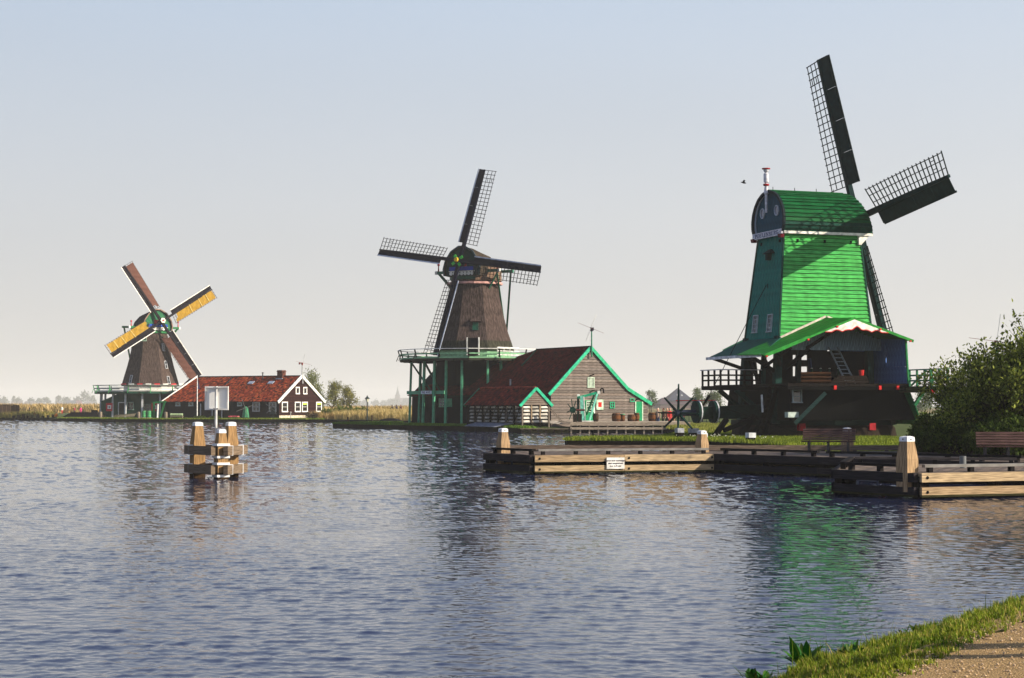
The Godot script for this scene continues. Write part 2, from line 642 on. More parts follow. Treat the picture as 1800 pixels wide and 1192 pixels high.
# ring deck with rail: posts, hand rails and the deck boards
func stage(mill: Node3D, r_in: float, r_out: float, y: float, c: Dictionary, sides: int, turn: float) -> void:
	var d := MB.new()
	d.lathe([[r_in, y], [r_out, y], [r_out, y + 0.09], [r_in, y + 0.09]], sides, Vector3.ZERO, turn)
	part("stage_deck", d, c.deck, mill)
	var rim := MB.new()
	rim.lathe([[r_out - 0.02, y - 0.2], [r_out + 0.05, y - 0.2], [r_out + 0.05, y + 0.05], [r_out - 0.02, y + 0.05], [r_out - 0.02, y - 0.2]], sides, Vector3.ZERO, turn)
	rim.lathe([[r_out - 1.25, y - 0.22], [r_out - 1.1, y - 0.22], [r_out - 1.1, y - 0.002], [r_out - 1.25, y - 0.002], [r_out - 1.25, y - 0.22]], sides, Vector3.ZERO, turn)
	part("rim_beam", rim, c.rim, mill)
	var joist := MB.new()
	for i in sides * 2:
		var a := turn + TAU * i / (sides * 2)
		var dir := Vector3(sin(a), 0, cos(a))
		joist.bar(dir * (r_in - 0.6) + Vector3.UP * (y - 0.13), dir * (r_out - 0.05) + Vector3.UP * (y - 0.13), 0.14, 0.2)
	part("joists", joist, c.joist, mill)
	var rail_a := MB.new()
	var rail_b := MB.new()
	for i in sides:
		var post := MB.new()
		var a := turn + TAU * i / sides
		var b := turn + TAU * (i + 1) / sides
		var da := Vector3(sin(a), 0, cos(a))
		var db := Vector3(sin(b), 0, cos(b))
		var ym := Vector3.UP * y
		post.bar(da * (r_out - 0.1) + ym - Vector3.UP * 0.1, da * (r_out + 0.22) + ym + Vector3.UP * 1.02, 0.11, 0.11)
		post.bar(da * (r_out + 0.42) + ym - Vector3.UP * 0.12, da * (r_out + 0.12) + ym + Vector3.UP * 0.62, 0.07, 0.07)
		part("rail_post", post, c.post, mill)
		rail_a.bar(da * (r_out + 0.24) + ym + Vector3.UP * 1.05, db * (r_out + 0.24) + ym + Vector3.UP * 1.05, 0.14, 0.07)
		for h in c.rails:
			var out: float = r_out - 0.02 + 0.22 * h
			rail_b.bar(da * out + ym + Vector3.UP * h, db * out + ym + Vector3.UP * h, 0.05, c.rail_h)
	part("hand_rail", rail_a, c.top_rail, mill)
	part("rail_boards", rail_b, c.rail, mill)

# a window with frame, pane and bars in the plane of xf (x across, y up, z outwards)
func window(parent: Node3D, xf: Transform3D, w: float, h: float, frame: Material, nx := 2, ny := 2, bar := 0.035, pane: Material = null, rim := 0.07) -> MeshInstance3D:
	var f := MB.new()
	f.xf = xf
	f.box(Vector3(0, h / 2 - rim / 2, 0.02), Vector3(w, rim, 0.09))
	f.box(Vector3(0, -h / 2 + rim / 2, 0.03), Vector3(w + 0.06, rim, 0.11))
	f.box(Vector3(-w / 2 + rim / 2, 0, 0.02), Vector3(rim, h - 2 * rim, 0.086))
	f.box(Vector3(w / 2 - rim / 2, 0, 0.02), Vector3(rim, h - 2 * rim, 0.086))
	for i in range(1, nx):
		f.box(Vector3(-w / 2 + w * i / nx, 0, 0.012), Vector3(bar, h - 2 * rim, 0.05))
	for j in range(1, ny):
		f.box(Vector3(0, -h / 2 + h * j / ny, 0.010), Vector3(w - 2 * rim, bar, 0.044))
	var o := part("window", f, frame, parent)
	var p := MB.new()
	p.xf = xf
	p.box(Vector3(0, 0, -0.005), Vector3(w - 2 * rim + 0.01, h - 2 * rim + 0.01, 0.02))
	part("pane", p, pane if pane else glass(), o)
	return o

func frame_at(at: Vector3, out: Vector3, up := Vector3.UP) -> Transform3D:
	var z := out.normalized()
	var x := up.cross(z).normalized()
	return Transform3D(Basis(x, z.cross(x), z), at)

# cap of a smock mill: an arched thatched hood along the axis
func cap(mill: Node3D, y: float, yaw: float, c: Dictionary) -> void:
	var yr := deg_to_rad(yaw)
	var b := Basis(Vector3.UP, yr)          # local z is the axis towards the sails
	var t := Transform3D(b, Vector3(0, y, 0))
	var secs := [[2.75, 2.15, 3.15], [1.2, 2.5, 3.05], [-0.8, 2.45, 2.7], [-2.4, 1.9, 2.05], [-3.3, 1.1, 1.25]]
	var prof := [[-1.0, 0.0], [-1.06, 0.22], [-0.94, 0.5], [-0.62, 0.82], [-0.18, 0.99], [0.18, 0.99], [0.62, 0.82], [0.94, 0.5], [1.06, 0.22], [1.0, 0.0]]
	var hood := MB.new()
	hood.xf = t
	for i in secs.size() - 1:
		for j in prof.size() - 1:
			var p := []
			for q in [[i, j], [i, j + 1], [i + 1, j + 1], [i + 1, j]]:
				var s = secs[q[0]]
				var f = prof[q[1]]
				p.append(Vector3(f[0] * s[1], f[1] * s[2], s[0]))
			hood.quad(p[3], p[2], p[1], p[0])
	var back := PackedVector2Array()
	for f in prof: back.append(Vector2(f[0] * 1.1, f[1] * 1.25))
	hood.prism(back, 0.05, Transform3D(Basis(), Vector3(0, 0, -3.33)))
	part("cap_thatch", hood, c.thatch, mill)
	# front boarding, set back under the hood's lip
	var face := PackedVector2Array()
	for f in prof: face.append(Vector2(f[0] * 2.02, f[1] * 3.02))
	var fm := MB.new()
	fm.xf = t
	fm.prism(face, 0.12, Transform3D(Basis(), Vector3(0, 0, 2.45)))
	part("cap_front", fm, c.front, mill)
	var lip := MB.new()
	lip.xf = t
	for j in prof.size() - 1:
		var f0 = prof[j]; var f1 = prof[j + 1]
		lip.bar(Vector3(f0[0] * 2.2, f0[1] * 3.2, 2.78), Vector3(f1[0] * 2.2, f1[1] * 3.2, 2.78), 0.15, 0.1, Vector3(0, 0, 1))
	part("hood_edge", lip, c.lip, mill)
	var ring := MB.new()
	ring.xf = Transform3D(Basis(), Vector3(0, y, 0))
	ring.lathe([[2.5, -0.42], [2.72, -0.36], [2.76, -0.05], [2.5, 0.0]], 16)
	part("curb_ring", ring, c.ring, mill)
	# carved board and weather beam below the poll end, painted red, white and blue
	var beam := MB.new()
	beam.xf = t
	beam.bx(-1.5, 1.5, 0.55, 0.95, 2.6, 2.86)
	part("weather_beam", beam, c.blue, mill)
	var red := MB.new()
	red.xf = t
	red.bx(-0.55, 0.55, 0.955, 1.6, 2.58, 2.74)
	part("red_panel", red, c.red, mill)
	var white := MB.new()
	white.xf = t
	for i in 7:
		var x0 := -1.35 + i * 0.45
		white.tube(Vector3(x0, 0.22, 2.72), Vector3(x0, 0.22, 2.8), 0.2, 0.2, 8)
	white.bx(-1.6, 1.6, 0.42, 0.5, 2.6, 2.79)
	part("carved_trim", white, c.trim, mill)
	# tail: two cross beams, braces and pole down to the stage
	var tl := MB.new()
	tl.xf = t
	tl.bar(Vector3(-4.0, 0.5, 1.5), Vector3(4.0, 0.5, 1.5), 0.26, 0.3)
	tl.bar(Vector3(-3.9, 0.62, -1.7), Vector3(3.9, 0.62, -1.7), 0.26, 0.3)
	var foot := Vector3(0, c.tail_y - y, -6.6)
	for s in [-1.0, 1.0]:
		tl.bar(Vector3(3.7 * s, 0.45, 1.5), foot + Vector3(0.25 * s, 0.3, 0), 0.17, 0.17)
		tl.bar(Vector3(3.6 * s, 0.55, -1.7), foot + Vector3(0.2 * s, 0.9, 0.1), 0.2, 0.2)
		tl.bar(Vector3(3.9 * s, 0.5, 1.5), Vector3(2.3 * s, -1.5, 0.9), 0.13, 0.13)
	tl.bar(Vector3(0, 1.0, -3.0), foot, 0.3, 0.3)
	part("tail_beams", tl, c.tail, mill)
	for s in [-1.0, 1.0]:
		var knob := MB.new()
		knob.xf = t
		knob.bx(4.0 * s - 0.14, 4.0 * s + 0.14, 0.32, 0.68, 1.35, 1.65)
		part("beam_end", knob, c.trim, mill)
	for s in [-1.0, 1.0]:
		var tip := MB.new()
		tip.xf = t
		tip.tube(Vector3(3.75 * s, 0.66, 1.5), Vector3(3.75 * s, 1.25, 1.5), 0.09, 0.05, 6)
		tip.tube(Vector3(3.75 * s, 1.25, 1.5), Vector3(3.75 * s, 1.5, 1.5), 0.13, 0.13, 6)
		part("finial", tip, c.red, mill)

func thatched_body(mill: Node3D, prof: Array, turn: float, thatch: Material, band: Material, band_top: float) -> void:
	var b := MB.new()
	var lower := MB.new()
	for i in prof.size() - 1:
		var m := lower if prof[i + 1][1] <= band_top + 0.01 else b
		m.lathe([prof[i], prof[i + 1]], 8, Vector3.ZERO, turn)
	part("thatched_body", b, thatch, mill)
	lower.lathe([[prof[0][0] - 0.35, prof[0][1] + 0.02], prof[0]], 8, Vector3.ZERO, turn)
	part("lower_thatch", lower, band, mill)

# a point on the facet whose middle faces angle mid
func on_facet(prof: Array, mid: float, y: float, side: float, push := 0.0) -> Transform3D:
	for i in prof.size() - 1:
		if y >= prof[i][1] and y <= prof[i + 1][1]:
			var t: float = (y - prof[i][1]) / (prof[i + 1][1] - prof[i][1])
			var r: float = lerpf(prof[i][0], prof[i + 1][0], t) * cos(PI / 8)
			var slope: float = (prof[i][0] - prof[i + 1][0]) / (prof[i + 1][1] - prof[i][1]) * cos(PI / 8)
			var out := Vector3(sin(mid), 0, cos(mid))
			var across := Vector3(cos(mid), 0, -sin(mid))
			var n := (out + Vector3.UP * slope).normalized()
			return frame_at(out * (r + push) + across * side + Vector3.UP * y, n)
	return Transform3D()

func middle_mill() -> void:
	var green := mat(0.085, 0.33, 0.19, "paint", 0.5)
	var pale_green := mat(0.22, 0.46, 0.26, "paint", 0.5)
	var dgreen := mat(0.012, 0.085, 0.055, "paint", 0.5)
	var tar := mat(0.003, 0.003, 0.005, "wood_v", 0.7)
	var white := mat(0.78, 0.78, 0.74, "paint", 0.5)
	var blue := mat(0.02, 0.05, 0.35, "paint", 0.45)
	var red := mat(0.42, 0.02, 0.02, "paint", 0.45)
	var thatch := mat(0.092, 0.066, 0.060, "thatch", 0.95)
	var g := 0.45
	var mill := thing("smock_windmill", "tall dark thatched windmill with bare lattice sails on a green stage, in the middle", "windmill", Vector3(-3.92, 0.534, -178.96))
	mill.scale = Vector3.ONE * 0.957
	var turn := deg_to_rad(19.5)
	var base := MB.new()
	base.lathe([[4.6, 4.1], [4.35, 6.9], [4.2, 7.05]], 8, Vector3.ZERO, turn)
	part("base_house", base, tar, mill)
	var prof := [[4.62, 7.95], [4.28, 8.95], [3.85, 10.1], [3.35, 11.9], [2.98, 13.6], [2.78, 14.9], [2.62, 15.75]]
	var skirt := MB.new()
	skirt.lathe([[4.25, 7.0], [4.25, 8.0]], 8, Vector3.ZERO, turn)
	part("skirt_boards", skirt, pale_green, mill)
	thatched_body(mill, prof, turn, thatch, mat(0.055, 0.055, 0.040, "thatch", 0.95), 8.95)
	# hatch in the middle facet and the door on the stage
	var mid := turn - PI / 8
	var hatch := window(mill, on_facet(prof, mid, 10.55, 0.35, 0.06), 0.62, 1.0, dgreen, 1, 2, 0.06, dgreen)
	var hood := MB.new()
	hood.xf = on_facet(prof, mid, 11.15, 0.35, 0.0)
	hood.hexa([Vector3(-0.6, -0.25, 0.4), Vector3(0.6, -0.25, 0.4), Vector3(0.6, -0.25, -0.1), Vector3(-0.6, -0.25, -0.1), Vector3(-0.4, 0.25, 0.12), Vector3(0.4, 0.25, 0.12), Vector3(0.4, 0.25, -0.1), Vector3(-0.4, 0.25, -0.1)])
	part("hatch_thatch", hood, thatch, hatch)
	var dx := frame_at(Vector3(sin(mid), 0, cos(mid)) * 4.35 + Vector3(0.15, 8.35, 0), Vector3(sin(mid), 0, cos(mid)))
	var door := MB.new()
	door.xf = dx
	door.bx(-0.55, 0.55, -1.0, 0.85, -0.3, 0.2)
	var dd := part("door", door, tar, mill)
	for s in [-0.625, 0.625]:
		var jamb := MB.new()
		jamb.xf = dx
		jamb.bx(s - 0.055, s + 0.055, -1.0, 0.9, -0.2, 0.26)
		part("door_jamb", jamb, white, dd)
	var fence := MB.new()
	for i in 5:
		var a := deg_to_rad(28.0 + i * 9.0)
		fence.bar(Vector3(sin(a), 0, cos(a)) * 5.4 + Vector3.UP * 7.0, Vector3(sin(a), 0, cos(a)) * 5.4 + Vector3.UP * 8.2, 0.07, 0.07)
	for h in [7.4, 7.8, 8.18]:
		fence.bar(Vector3(sin(deg_to_rad(28)), 0, cos(deg_to_rad(28))) * 5.42 + Vector3.UP * h, Vector3(sin(deg_to_rad(64)), 0, cos(deg_to_rad(64))) * 5.42 + Vector3.UP * h, 0.05, 0.09)
	part("inner_rail", fence, white, mill)
	stage(mill, 4.3, 8.2, 6.9, {"deck": mat(0.10, 0.085, 0.06, "wood_h", 0.8), "rim": mat(0.05, 0.05, 0.035, "wood_h", 0.7), "joist": tar, "rails": [0.12, 0.55], "rail_h": 0.15, "rail": pale_green, "top_rail": white, "post": tar}, 16, turn)
	# posts under the stage, each with its foot on the ground
	for i in 12:
		var a: float = [-1.36, -0.85, -0.63, -0.42, -0.17, 0.22, 0.43, 1.2, 1.9, 2.7, 3.4, 4.2][i]
		var lean := 0.22
		var top := Vector3(sin(a), 0, cos(a)) * 7.0 + Vector3.UP * 6.72
		var bot := Vector3(sin(a), 0, cos(a)) * (7.0 + lean) + Vector3.UP * 0.05
		var p := MB.new()
		p.bar(bot, top, 0.23, 0.23, Vector3(sin(a), 0, cos(a)))
		part("stage_post", p, green, mill)
		if i in [0, 1]:
			var br := MB.new()
			br.bar(top + Vector3.DOWN * 0.1, Vector3(sin(a), 0, cos(a)) * 4.5 + Vector3.UP * 3.0, 0.17, 0.17)
			part("brace", br, dgreen, mill)
	var cross := MB.new()
	var p0 := Vector3(sin(-1.36), 0, cos(-1.36)) * 7.25 + Vector3.UP * 3.35
	var p1 := Vector3(sin(-0.42), 0, cos(-0.42)) * 7.25 + Vector3.UP * 3.35
	cross.bar(p0 - (p1 - p0).normalized() * 0.2 + Vector3(-0.08, 0, 0.16), p1 + Vector3(-0.08, 0, 0.16), 0.12, 0.36)
	part("name_beam", cross, green, mill)
	var bxf := frame_at(Vector3(sin(-0.74) * 7.45, 3.35, cos(-0.74) * 7.45), Vector3(-0.35, 0, 1))
	var board := MB.new()
	board.xf = bxf
	board.bx(-0.6, 0.6, -0.17, 0.17, -0.02, 0.02)
	var bo := part("name_board", board, mat(0.62, 0.68, 0.75, "paint", 0.5), mill)
	lettering("DE KAT", 0.2, mat(0.01, 0.02, 0.05, "plain"), bo, bxf * Transform3D(Basis(), Vector3(0, 0, 0.022)))
	# windows in the base and a green shutter
	var wxf := frame_at(Vector3(-3.35, 2.25, 3.95), Vector3(-0.06, 0.1, 1))
	var wn := window(mill, wxf, 0.8, 0.95, pale_green, 2, 3, 0.04)
	var sh := MB.new()
	sh.xf = frame_at(Vector3(-2.62, 2.25, 4.15), Vector3(0.3, 0, 1))
	sh.bx(-0.3, 0.3, -0.45, 0.45, -0.03, 0.03)
	part("shutter", sh, green, wn)
	cap(mill, 16.05, -30.0, {"thatch": mat(0.07, 0.055, 0.042, "thatch", 0.95), "front": mat(0.005, 0.035, 0.032, "paint", 0.6), "lip": mat(0.03, 0.06, 0.07, "paint", 0.5), "ring": dgreen, "blue": blue, "red": red, "trim": white, "tail": mat(0.02, 0.14, 0.08, "paint", 0.5), "tail_y": 8.6})
	for i in 26:                                 # slatted apron of the cap on the lit side
		var gallery := MB.new()
		var a := deg_to_rad(5.0 + i * 5.0)
		gallery.bar(Vector3(sin(a) * 2.95, 15.55, cos(a) * 2.95), Vector3(sin(a) * 2.85, 17.35, cos(a) * 2.85), 0.25, 0.06, Vector3(sin(a), 0, cos(a)))
		part("apron_slat", gallery, mat(0.22, 0.14, 0.10, "wood_v", 0.8), mill)
	var band := MB.new()
	band.lathe([[2.86, 15.15], [3.06, 15.17], [3.06, 15.4], [2.86, 15.42]], 16)
	part("pink_band", band, mat(0.55, 0.30, 0.27, "paint", 0.6), mill)
	sails(mill, Vector3(-5.79 + 4.1, 18.01 - g, 3.0), -30.0, 13.53, -9.35, 10.6, mat(0.006, 0.007, 0.018, "paint", 0.5), mat(0.5, 0.55, 0.66, "paint", 0.5), mat(0.015, 0.014, 0.016, "plain", 0.7), [], 0.55, 1.4)
	var rose := MB.new()
	var ax := Vector3(sin(deg_to_rad(-30)) * cos(deg_to_rad(13.5)), sin(deg_to_rad(13.5)), cos(deg_to_rad(-30)) * cos(deg_to_rad(13.5)))
	var hub := Vector3(-1.69, 17.56, 3.0)
	rose.tube(hub + ax * 0.45, hub + ax * 0.62, 0.3, 0.22, 8)
	part("hub_boss", rose, mat(0.65, 0.42, 0.03, "paint", 0.35), mill)
	var star := MB.new()
	for i in 4:
		var a := deg_to_rad(35.0 + 90 * i)
		var u := Vector3(cos(deg_to_rad(-30)), 0, -sin(deg_to_rad(-30)))
		var e := u * cos(a) + ax.cross(u) * sin(a)
		star.bar(hub + ax * 0.3, hub + ax * 0.25 + e * 0.75, 0.3, 0.1, ax)
	part("hub_star", star, mat(0.06, 0.5, 0.06, "paint", 0.4), mill)

func left_mill() -> void:
	var green := mat(0.03, 0.20, 0.07, "paint", 0.5)
	var bright := mat(0.05, 0.33, 0.10, "paint", 0.5)
	var dgreen := mat(0.012, 0.075, 0.045, "paint", 0.5)
	var grey := mat(0.50, 0.52, 0.55, "paint", 0.5)
	var white := mat(0.8, 0.79, 0.74, "paint", 0.5)
	var red := mat(0.55, 0.02, 0.03, "paint", 0.45)
	var tar := mat(0.008, 0.007, 0.010, "wood_v", 0.6)
	var thatch := mat(0.105, 0.074, 0.064, "thatch", 0.95)
	var g := 0.42
	var mill := thing("smock_windmill", "thatched windmill with yellow and brown sail cloths, farthest left of the three", "windmill", Vector3(-58.09, 0.31, -274.2))
	mill.scale = Vector3.ONE * 1.06
	var turn := deg_to_rad(-10.5)
	var base := MB.new()
	base.lathe([[5.0, 0.0], [4.4, 4.1], [4.2, 4.2]], 8, Vector3.ZERO, turn)
	part("base_house", base, tar, mill)
	var wing := MB.new()                          # green boarded lower building beneath the stage
	wing.prism(PackedVector2Array([Vector2(-6.0, 0), Vector2(2.4, 0), Vector2(2.4, 3.7), Vector2(-3.6, 3.7), Vector2(-6.0, 2.6)]), 6.0, Transform3D(Basis(), Vector3(0, 0, 0)))
	part("green_annexe", wing, mat(0.006, 0.055, 0.03, "wood_v", 0.7), mill)
	var prof := [[4.62, 4.95], [4.25, 6.2], [3.75, 7.8], [3.3, 9.5], [2.95, 11.2], [2.72, 12.4], [2.6, 13.0]]
	var skirt := MB.new()
	skirt.lathe([[4.25, 4.1], [4.25, 5.0]], 8, Vector3.ZERO, turn)
	part("skirt_boards", skirt, white, mill)
	thatched_body(mill, prof, turn, thatch, mat(0.105, 0.072, 0.055, "thatch", 0.95), 5.0)
	var fm := turn + PI / 8                       # facet that faces the picture
	var fr := turn + PI / 8 * 3
	var fl := turn - PI / 8
	window(mill, on_facet(prof, fm, 12.2, -1.0, 0.05), 0.75, 1.15, mat(0.4, 0.55, 0.45, "paint", 0.5), 1, 2, 0.05, dgreen)
	window(mill, on_facet(prof, fr, 10.75, -0.25, 0.05), 0.5, 1.2, grey, 1, 2, 0.05)
	window(mill, on_facet(prof, fr, 8.1, -0.25, 0.05), 0.5, 1.2, grey, 1, 2, 0.05)
	window(mill, on_facet(prof, fr, 5.8, -0.35, 0.05), 0.5, 1.2, grey, 1, 2, 0.05)
	window(mill, on_facet(prof, fl, 5.9, 0.0, 0.05), 0.5, 1.3, grey, 1, 2, 0.05)
	stage(mill, 4.3, 8.2, 3.95, {"deck": mat(0.16, 0.14, 0.11, "wood_h", 0.8), "rim": dgreen, "joist": tar, "rails": [0.2, 0.6], "rail_h": 0.17, "rail": mat(0.55, 0.55, 0.5, "paint", 0.5), "top_rail": mat(0.30, 0.36, 0.32, "paint", 0.5), "post": bright}, 16, turn)
	for i in 14:
		var a: float = [-1.5, -1.38, -1.12, -0.9, -0.62, -0.3, 0.05, 0.4, 0.75, 1.3, 2.0, 2.8, 3.6, 4.2][i]
		var p := MB.new()
		p.bar(Vector3(sin(a), 0, cos(a)) * 7.4 + Vector3.UP * 0.02, Vector3(sin(a), 0, cos(a)) * 7.3 + Vector3.UP * 3.76, 0.24, 0.24, Vector3(sin(a), 0, cos(a)))
		part("stage_post", p, grey, mill)
	# doors and round red-and-white signs on the annexe wall
	var door := MB.new()
	door.bx(-3.35, -2.55, 0.1, 2.35, 5.98, 6.06)
	part("door", door, mat(0.008, 0.012, 0.012, "wood_v", 0.6), mill)
	var jamb := MB.new()
	jamb.bx(-3.47, -3.36, 0.1, 2.5, 5.98, 6.1)
	jamb.bx(-2.54, -2.43, 0.1, 2.5, 5.98, 6.1)
	jamb.bx(-3.36, -2.54, 2.36, 2.5, 5.98, 6.1)
	part("door_frame", jamb, grey, mill)
	window(mill, frame_at(Vector3(-1.65, 1.9, 6.02), Vector3.BACK), 1.0, 1.2, mat(0.25, 0.4, 0.33, "paint", 0.5), 2, 2)
	window(mill, frame_at(Vector3(0.9, 1.75, 6.02), Vector3.BACK), 1.3, 0.9, mat(0.16, 0.3, 0.22, "paint", 0.5), 3, 2)
	for x in [-4.75, 1.95]:
		var pan := MB.new()
		pan.bx(x - 0.5, x + 0.5, 1.15, 2.35, 6.0, 6.12)
		var po := part("red_hatch", pan, red, mill)
		var sq := MB.new()
		sq.bx(x - 0.27, x + 0.27, 1.48, 2.02, 6.1, 6.14)
		part("white_square", sq, white, po)
		var dot := MB.new()
		dot.bx(x - 0.1, x + 0.1, 1.64, 1.86, 6.12, 6.16)
		part("dark_diamond", dot, mat(0.02, 0.02, 0.05, "plain"), po)
	cap(mill, 13.25, 34.3, {"thatch": mat(0.03, 0.028, 0.035, "thatch", 0.95), "front": mat(0.02, 0.16, 0.07, "paint", 0.5), "lip": mat(0.30, 0.2, 0.15, "paint", 0.6), "ring": green, "blue": mat(0.02, 0.09, 0.5, "paint", 0.45), "red": red, "trim": white, "tail": green, "tail_y": 6.0})
	for i in 9:
		var bunting := MB.new()
		var a := deg_to_rad(-20.0 + i * 9.0)
		bunting.bar(Vector3(sin(a) * 8.0, 5.1, cos(a) * 8.0), Vector3(sin(a + 0.1) * 8.0, 5.14, cos(a + 0.1) * 8.0), 0.05, 0.2)
		part("red_bar", bunting, red if i % 2 == 0 else white, mill)
	var ochre := mat(0.46, 0.275, 0.035, "wood_v", 0.85)
	var brown := mat(0.15, 0.068, 0.052, "wood_v", 0.9)
	sails(mill, Vector3(-52.59 + 54.8, 15.05 - g, 2.7), 34.3, 11.5, 31.6, 9.97, mat(0.009, 0.007, 0.012, "paint", 0.5), mat(0.82, 0.8, 0.74, "paint", 0.5), mat(0.05, 0.04, 0.035, "plain", 0.7), [ochre, brown, ochre, brown], 0.62, 1.45)
	var ax := Vector3(sin(deg_to_rad(34.3)) * cos(deg_to_rad(11.5)), sin(deg_to_rad(11.5)), cos(deg_to_rad(34.3)) * cos(deg_to_rad(11.5)))
	var hub := Vector3(2.21, 14.63, 2.7)
	var boss := MB.new()
	boss.tube(hub + ax * 0.46, hub + ax * 0.56, 0.42, 0.42, 6)
	var bo := part("hub_boss", boss, mat(0.75, 0.72, 0.62, "paint", 0.4), mill)
	var bd := MB.new()
	bd.tube(hub + ax * 0.56, hub + ax * 0.66, 0.16, 0.12, 6)
	part("hub_dot", bd, red, bo)

# ---------------------------------------------------------------- the green boarded sawmill on the right
func quad_slab(m: MB, a: Vector3, b: Vector3, c: Vector3, d: Vector3, t: float) -> void:   # corners counter-clockwise from outside, thickness inwards
	var n := (b - a).cross(d - a).normalized() * t
	m.quad(a, b, c, d)
	m.quad(d - n, c - n, b - n, a - n)
	m.quad(a - n, b - n, b, a); m.quad(b - n, c - n, c, b); m.quad(c - n, d - n, d, c); m.quad(d - n, a - n, a, d)

func rail_run(m: MB, a: Vector3, b: Vector3, h: float, n: int, thick := 0.1) -> void:
	for i in n + 1:
		var p := a.lerp(b, float(i) / n)
		m.bar(p, p + Vector3.UP * h, thick, thick)
	for f in [0.36, 0.68]:
		m.bar(a + Vector3.UP * h * f, b + Vector3.UP * h * f, 0.06, 0.1)

func green_mill() -> void:
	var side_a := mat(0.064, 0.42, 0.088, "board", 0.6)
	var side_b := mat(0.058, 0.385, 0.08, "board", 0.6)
	var dark := mat(0.014, 0.205, 0.165, "wood_v", 0.75)  # green of the end boards, with their shade put into the colour
	var roof_a := mat(0.006, 0.105, 0.03, "board", 0.5)
	var roof_b := mat(0.005, 0.09, 0.026, "board", 0.5)
	var bottle := mat(0.008, 0.055, 0.038, "paint", 0.5)
	var tar := mat(0.003, 0.0035, 0.004, "wood_h", 0.7)
	var post_m := mat(0.010, 0.045, 0.04, "wood_v", 0.55)
	var white := mat(0.82, 0.80, 0.74, "paint", 0.5)
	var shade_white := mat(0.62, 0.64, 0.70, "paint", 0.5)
	var red := mat(0.55, 0.02, 0.02, "paint", 0.45)
	var navy := mat(0.018, 0.080, 0.125, "wood_v", 0.7)
	var blue := mat(0.10, 0.20, 0.50, "wood_v", 0.6)
	var pale_blue := mat(0.34, 0.47, 0.60, "wood_v", 0.6)
	var mill := thing("boarded_sawmill_windmill", "bright green boarded windmill over a dark open saw floor, farthest right", "windmill", Vector3(18.42, 0.4, -105.87), 18.3)
	# ---- base
	var brick := MB.new()
	brick.lathe([[5.15, -0.1], [5.0, 0.62], [4.85, 0.8], [4.3, 0.8]], 14, Vector3(0.6, 0, -0.6), 0.2)
	part("brick_base", brick, mat(0.03, 0.021, 0.016, "brick", 0.9), mill)
	var ring := MB.new()
	ring.lathe([[5.1, 0.82], [5.1, 1.12], [4.4, 1.12]], 14, Vector3(0.6, 0, -0.6), 0.2)
	part("base_ring", ring, mat(0.007, 0.018, 0.014, "wood_h", 0.6), mill)
	for p in [Vector3(-2.35, 0.72, 3.42), Vector3(1.9, 0.74, 4.25)]:
		var b := MB.new()
		b.box(p, Vector3(0.42, 0.42, 0.3))
		part("red_beam_end", b, mat(0.32, 0.012, 0.02, "paint", 0.5), mill)
	var house := MB.new()
	house.hexa([Vector3(-3.5, 1.14, 4.2), Vector3(4.7, 1.14, 4.6), Vector3(4.7, 1.14, -4.6), Vector3(-3.5, 1.14, -4.6), Vector3(-3.35, 3.1, 3.9), Vector3(3.75, 3.1, 4.6), Vector3(3.75, 3.1, -4.3), Vector3(-3.35, 3.1, -4.3)])
	part("lower_housing", house, tar, mill)
	var skirt := MB.new()
	quad_slab(skirt, Vector3(3.95, 3.05, 5.25), Vector3(4.1, 3.05, -4), Vector3(3.9, 3.3, -4), Vector3(3.8, 3.3, 5.25), 0.06)
	quad_slab(skirt, Vector3(4.9, 0.9, 5.1), Vector3(5.0, 0.9, -4), Vector3(4.0, 3.03, -4), Vector3(3.9, 3.03, 5.2), 0.06)
	part("green_skirt", skirt, mat(0.012, 0.15, 0.05, "wood_h", 0.55), mill)
	# ---- saw floor
	for i in 24:
		var fl := MB.new()
		var x0 := -4.2 + i * 0.335
		fl.bx(x0, x0 + 0.325, 3.14, 3.3 + 0.008 * (i % 3), -4.6, 5.3)
		part("floor_plank", fl, mat(0.014, 0.011, 0.010, "wood_h", 0.8), mill)
	var edge := MB.new()
	edge.bx(-4.2, 3.9, 2.92, 3.13, 5.05, 5.28)
	edge.bx(-4.2, 7.9, 2.86, 3.12, -2.0, -1.7)
	part("floor_beam", edge, tar, mill)
	for x in [-1.15, 1.85, 3.05]:
		var b := MB.new()
		b.box(Vector3(x, 3.06, 5.3), Vector3(0.16, 0.24, 0.2))
		part("red_beam_end", b, red, mill)
	var log := MB.new()
	log.tube(Vector3(3.7, 2.95, 4.6), Vector3(4.1, 2.9, 7.35), 0.17, 0.16, 10)
	part("jutting_beam", log, mat(0.05, 0.06, 0.02, "wood_h", 0.8), mill)
	var le := MB.new()
	le.tube(Vector3(4.1, 2.9, 7.355), Vector3(4.12, 2.9, 7.5), 0.18, 0.18, 10)
	part("red_beam_end", le, red, mill)
	var brace := MB.new()
	brace.bar(Vector3(-1.75, 2.75, 5.3), Vector3(-3.4, 0.95, 4.6), 0.22, 0.22)
	part("brace", brace, mat(0.03, 0.075, 0.07, "wood_h", 0.6), mill)
	# posts of the open floor: the corner posts carry the body
	for p in [[-3.15, 2.1, 0.42], [-3.15, -2.1, 0.46], [-3.0, 0.0, 0.26], [3.0, 2.1, 0.4], [3.0, -2.1, 0.4], [-2.0, -4.1, 0.3], [1.5, -4.1, 0.3]]:
		var q := MB.new()
		q.bar(Vector3(p[0] - (0.35 if p[0] < -2.5 else 0.0), 0.9, p[1] * 1.1), Vector3(p[0], 6.2, p[1]), p[2], p[2], Vector3.BACK)
		part("post", q, post_m, mill)
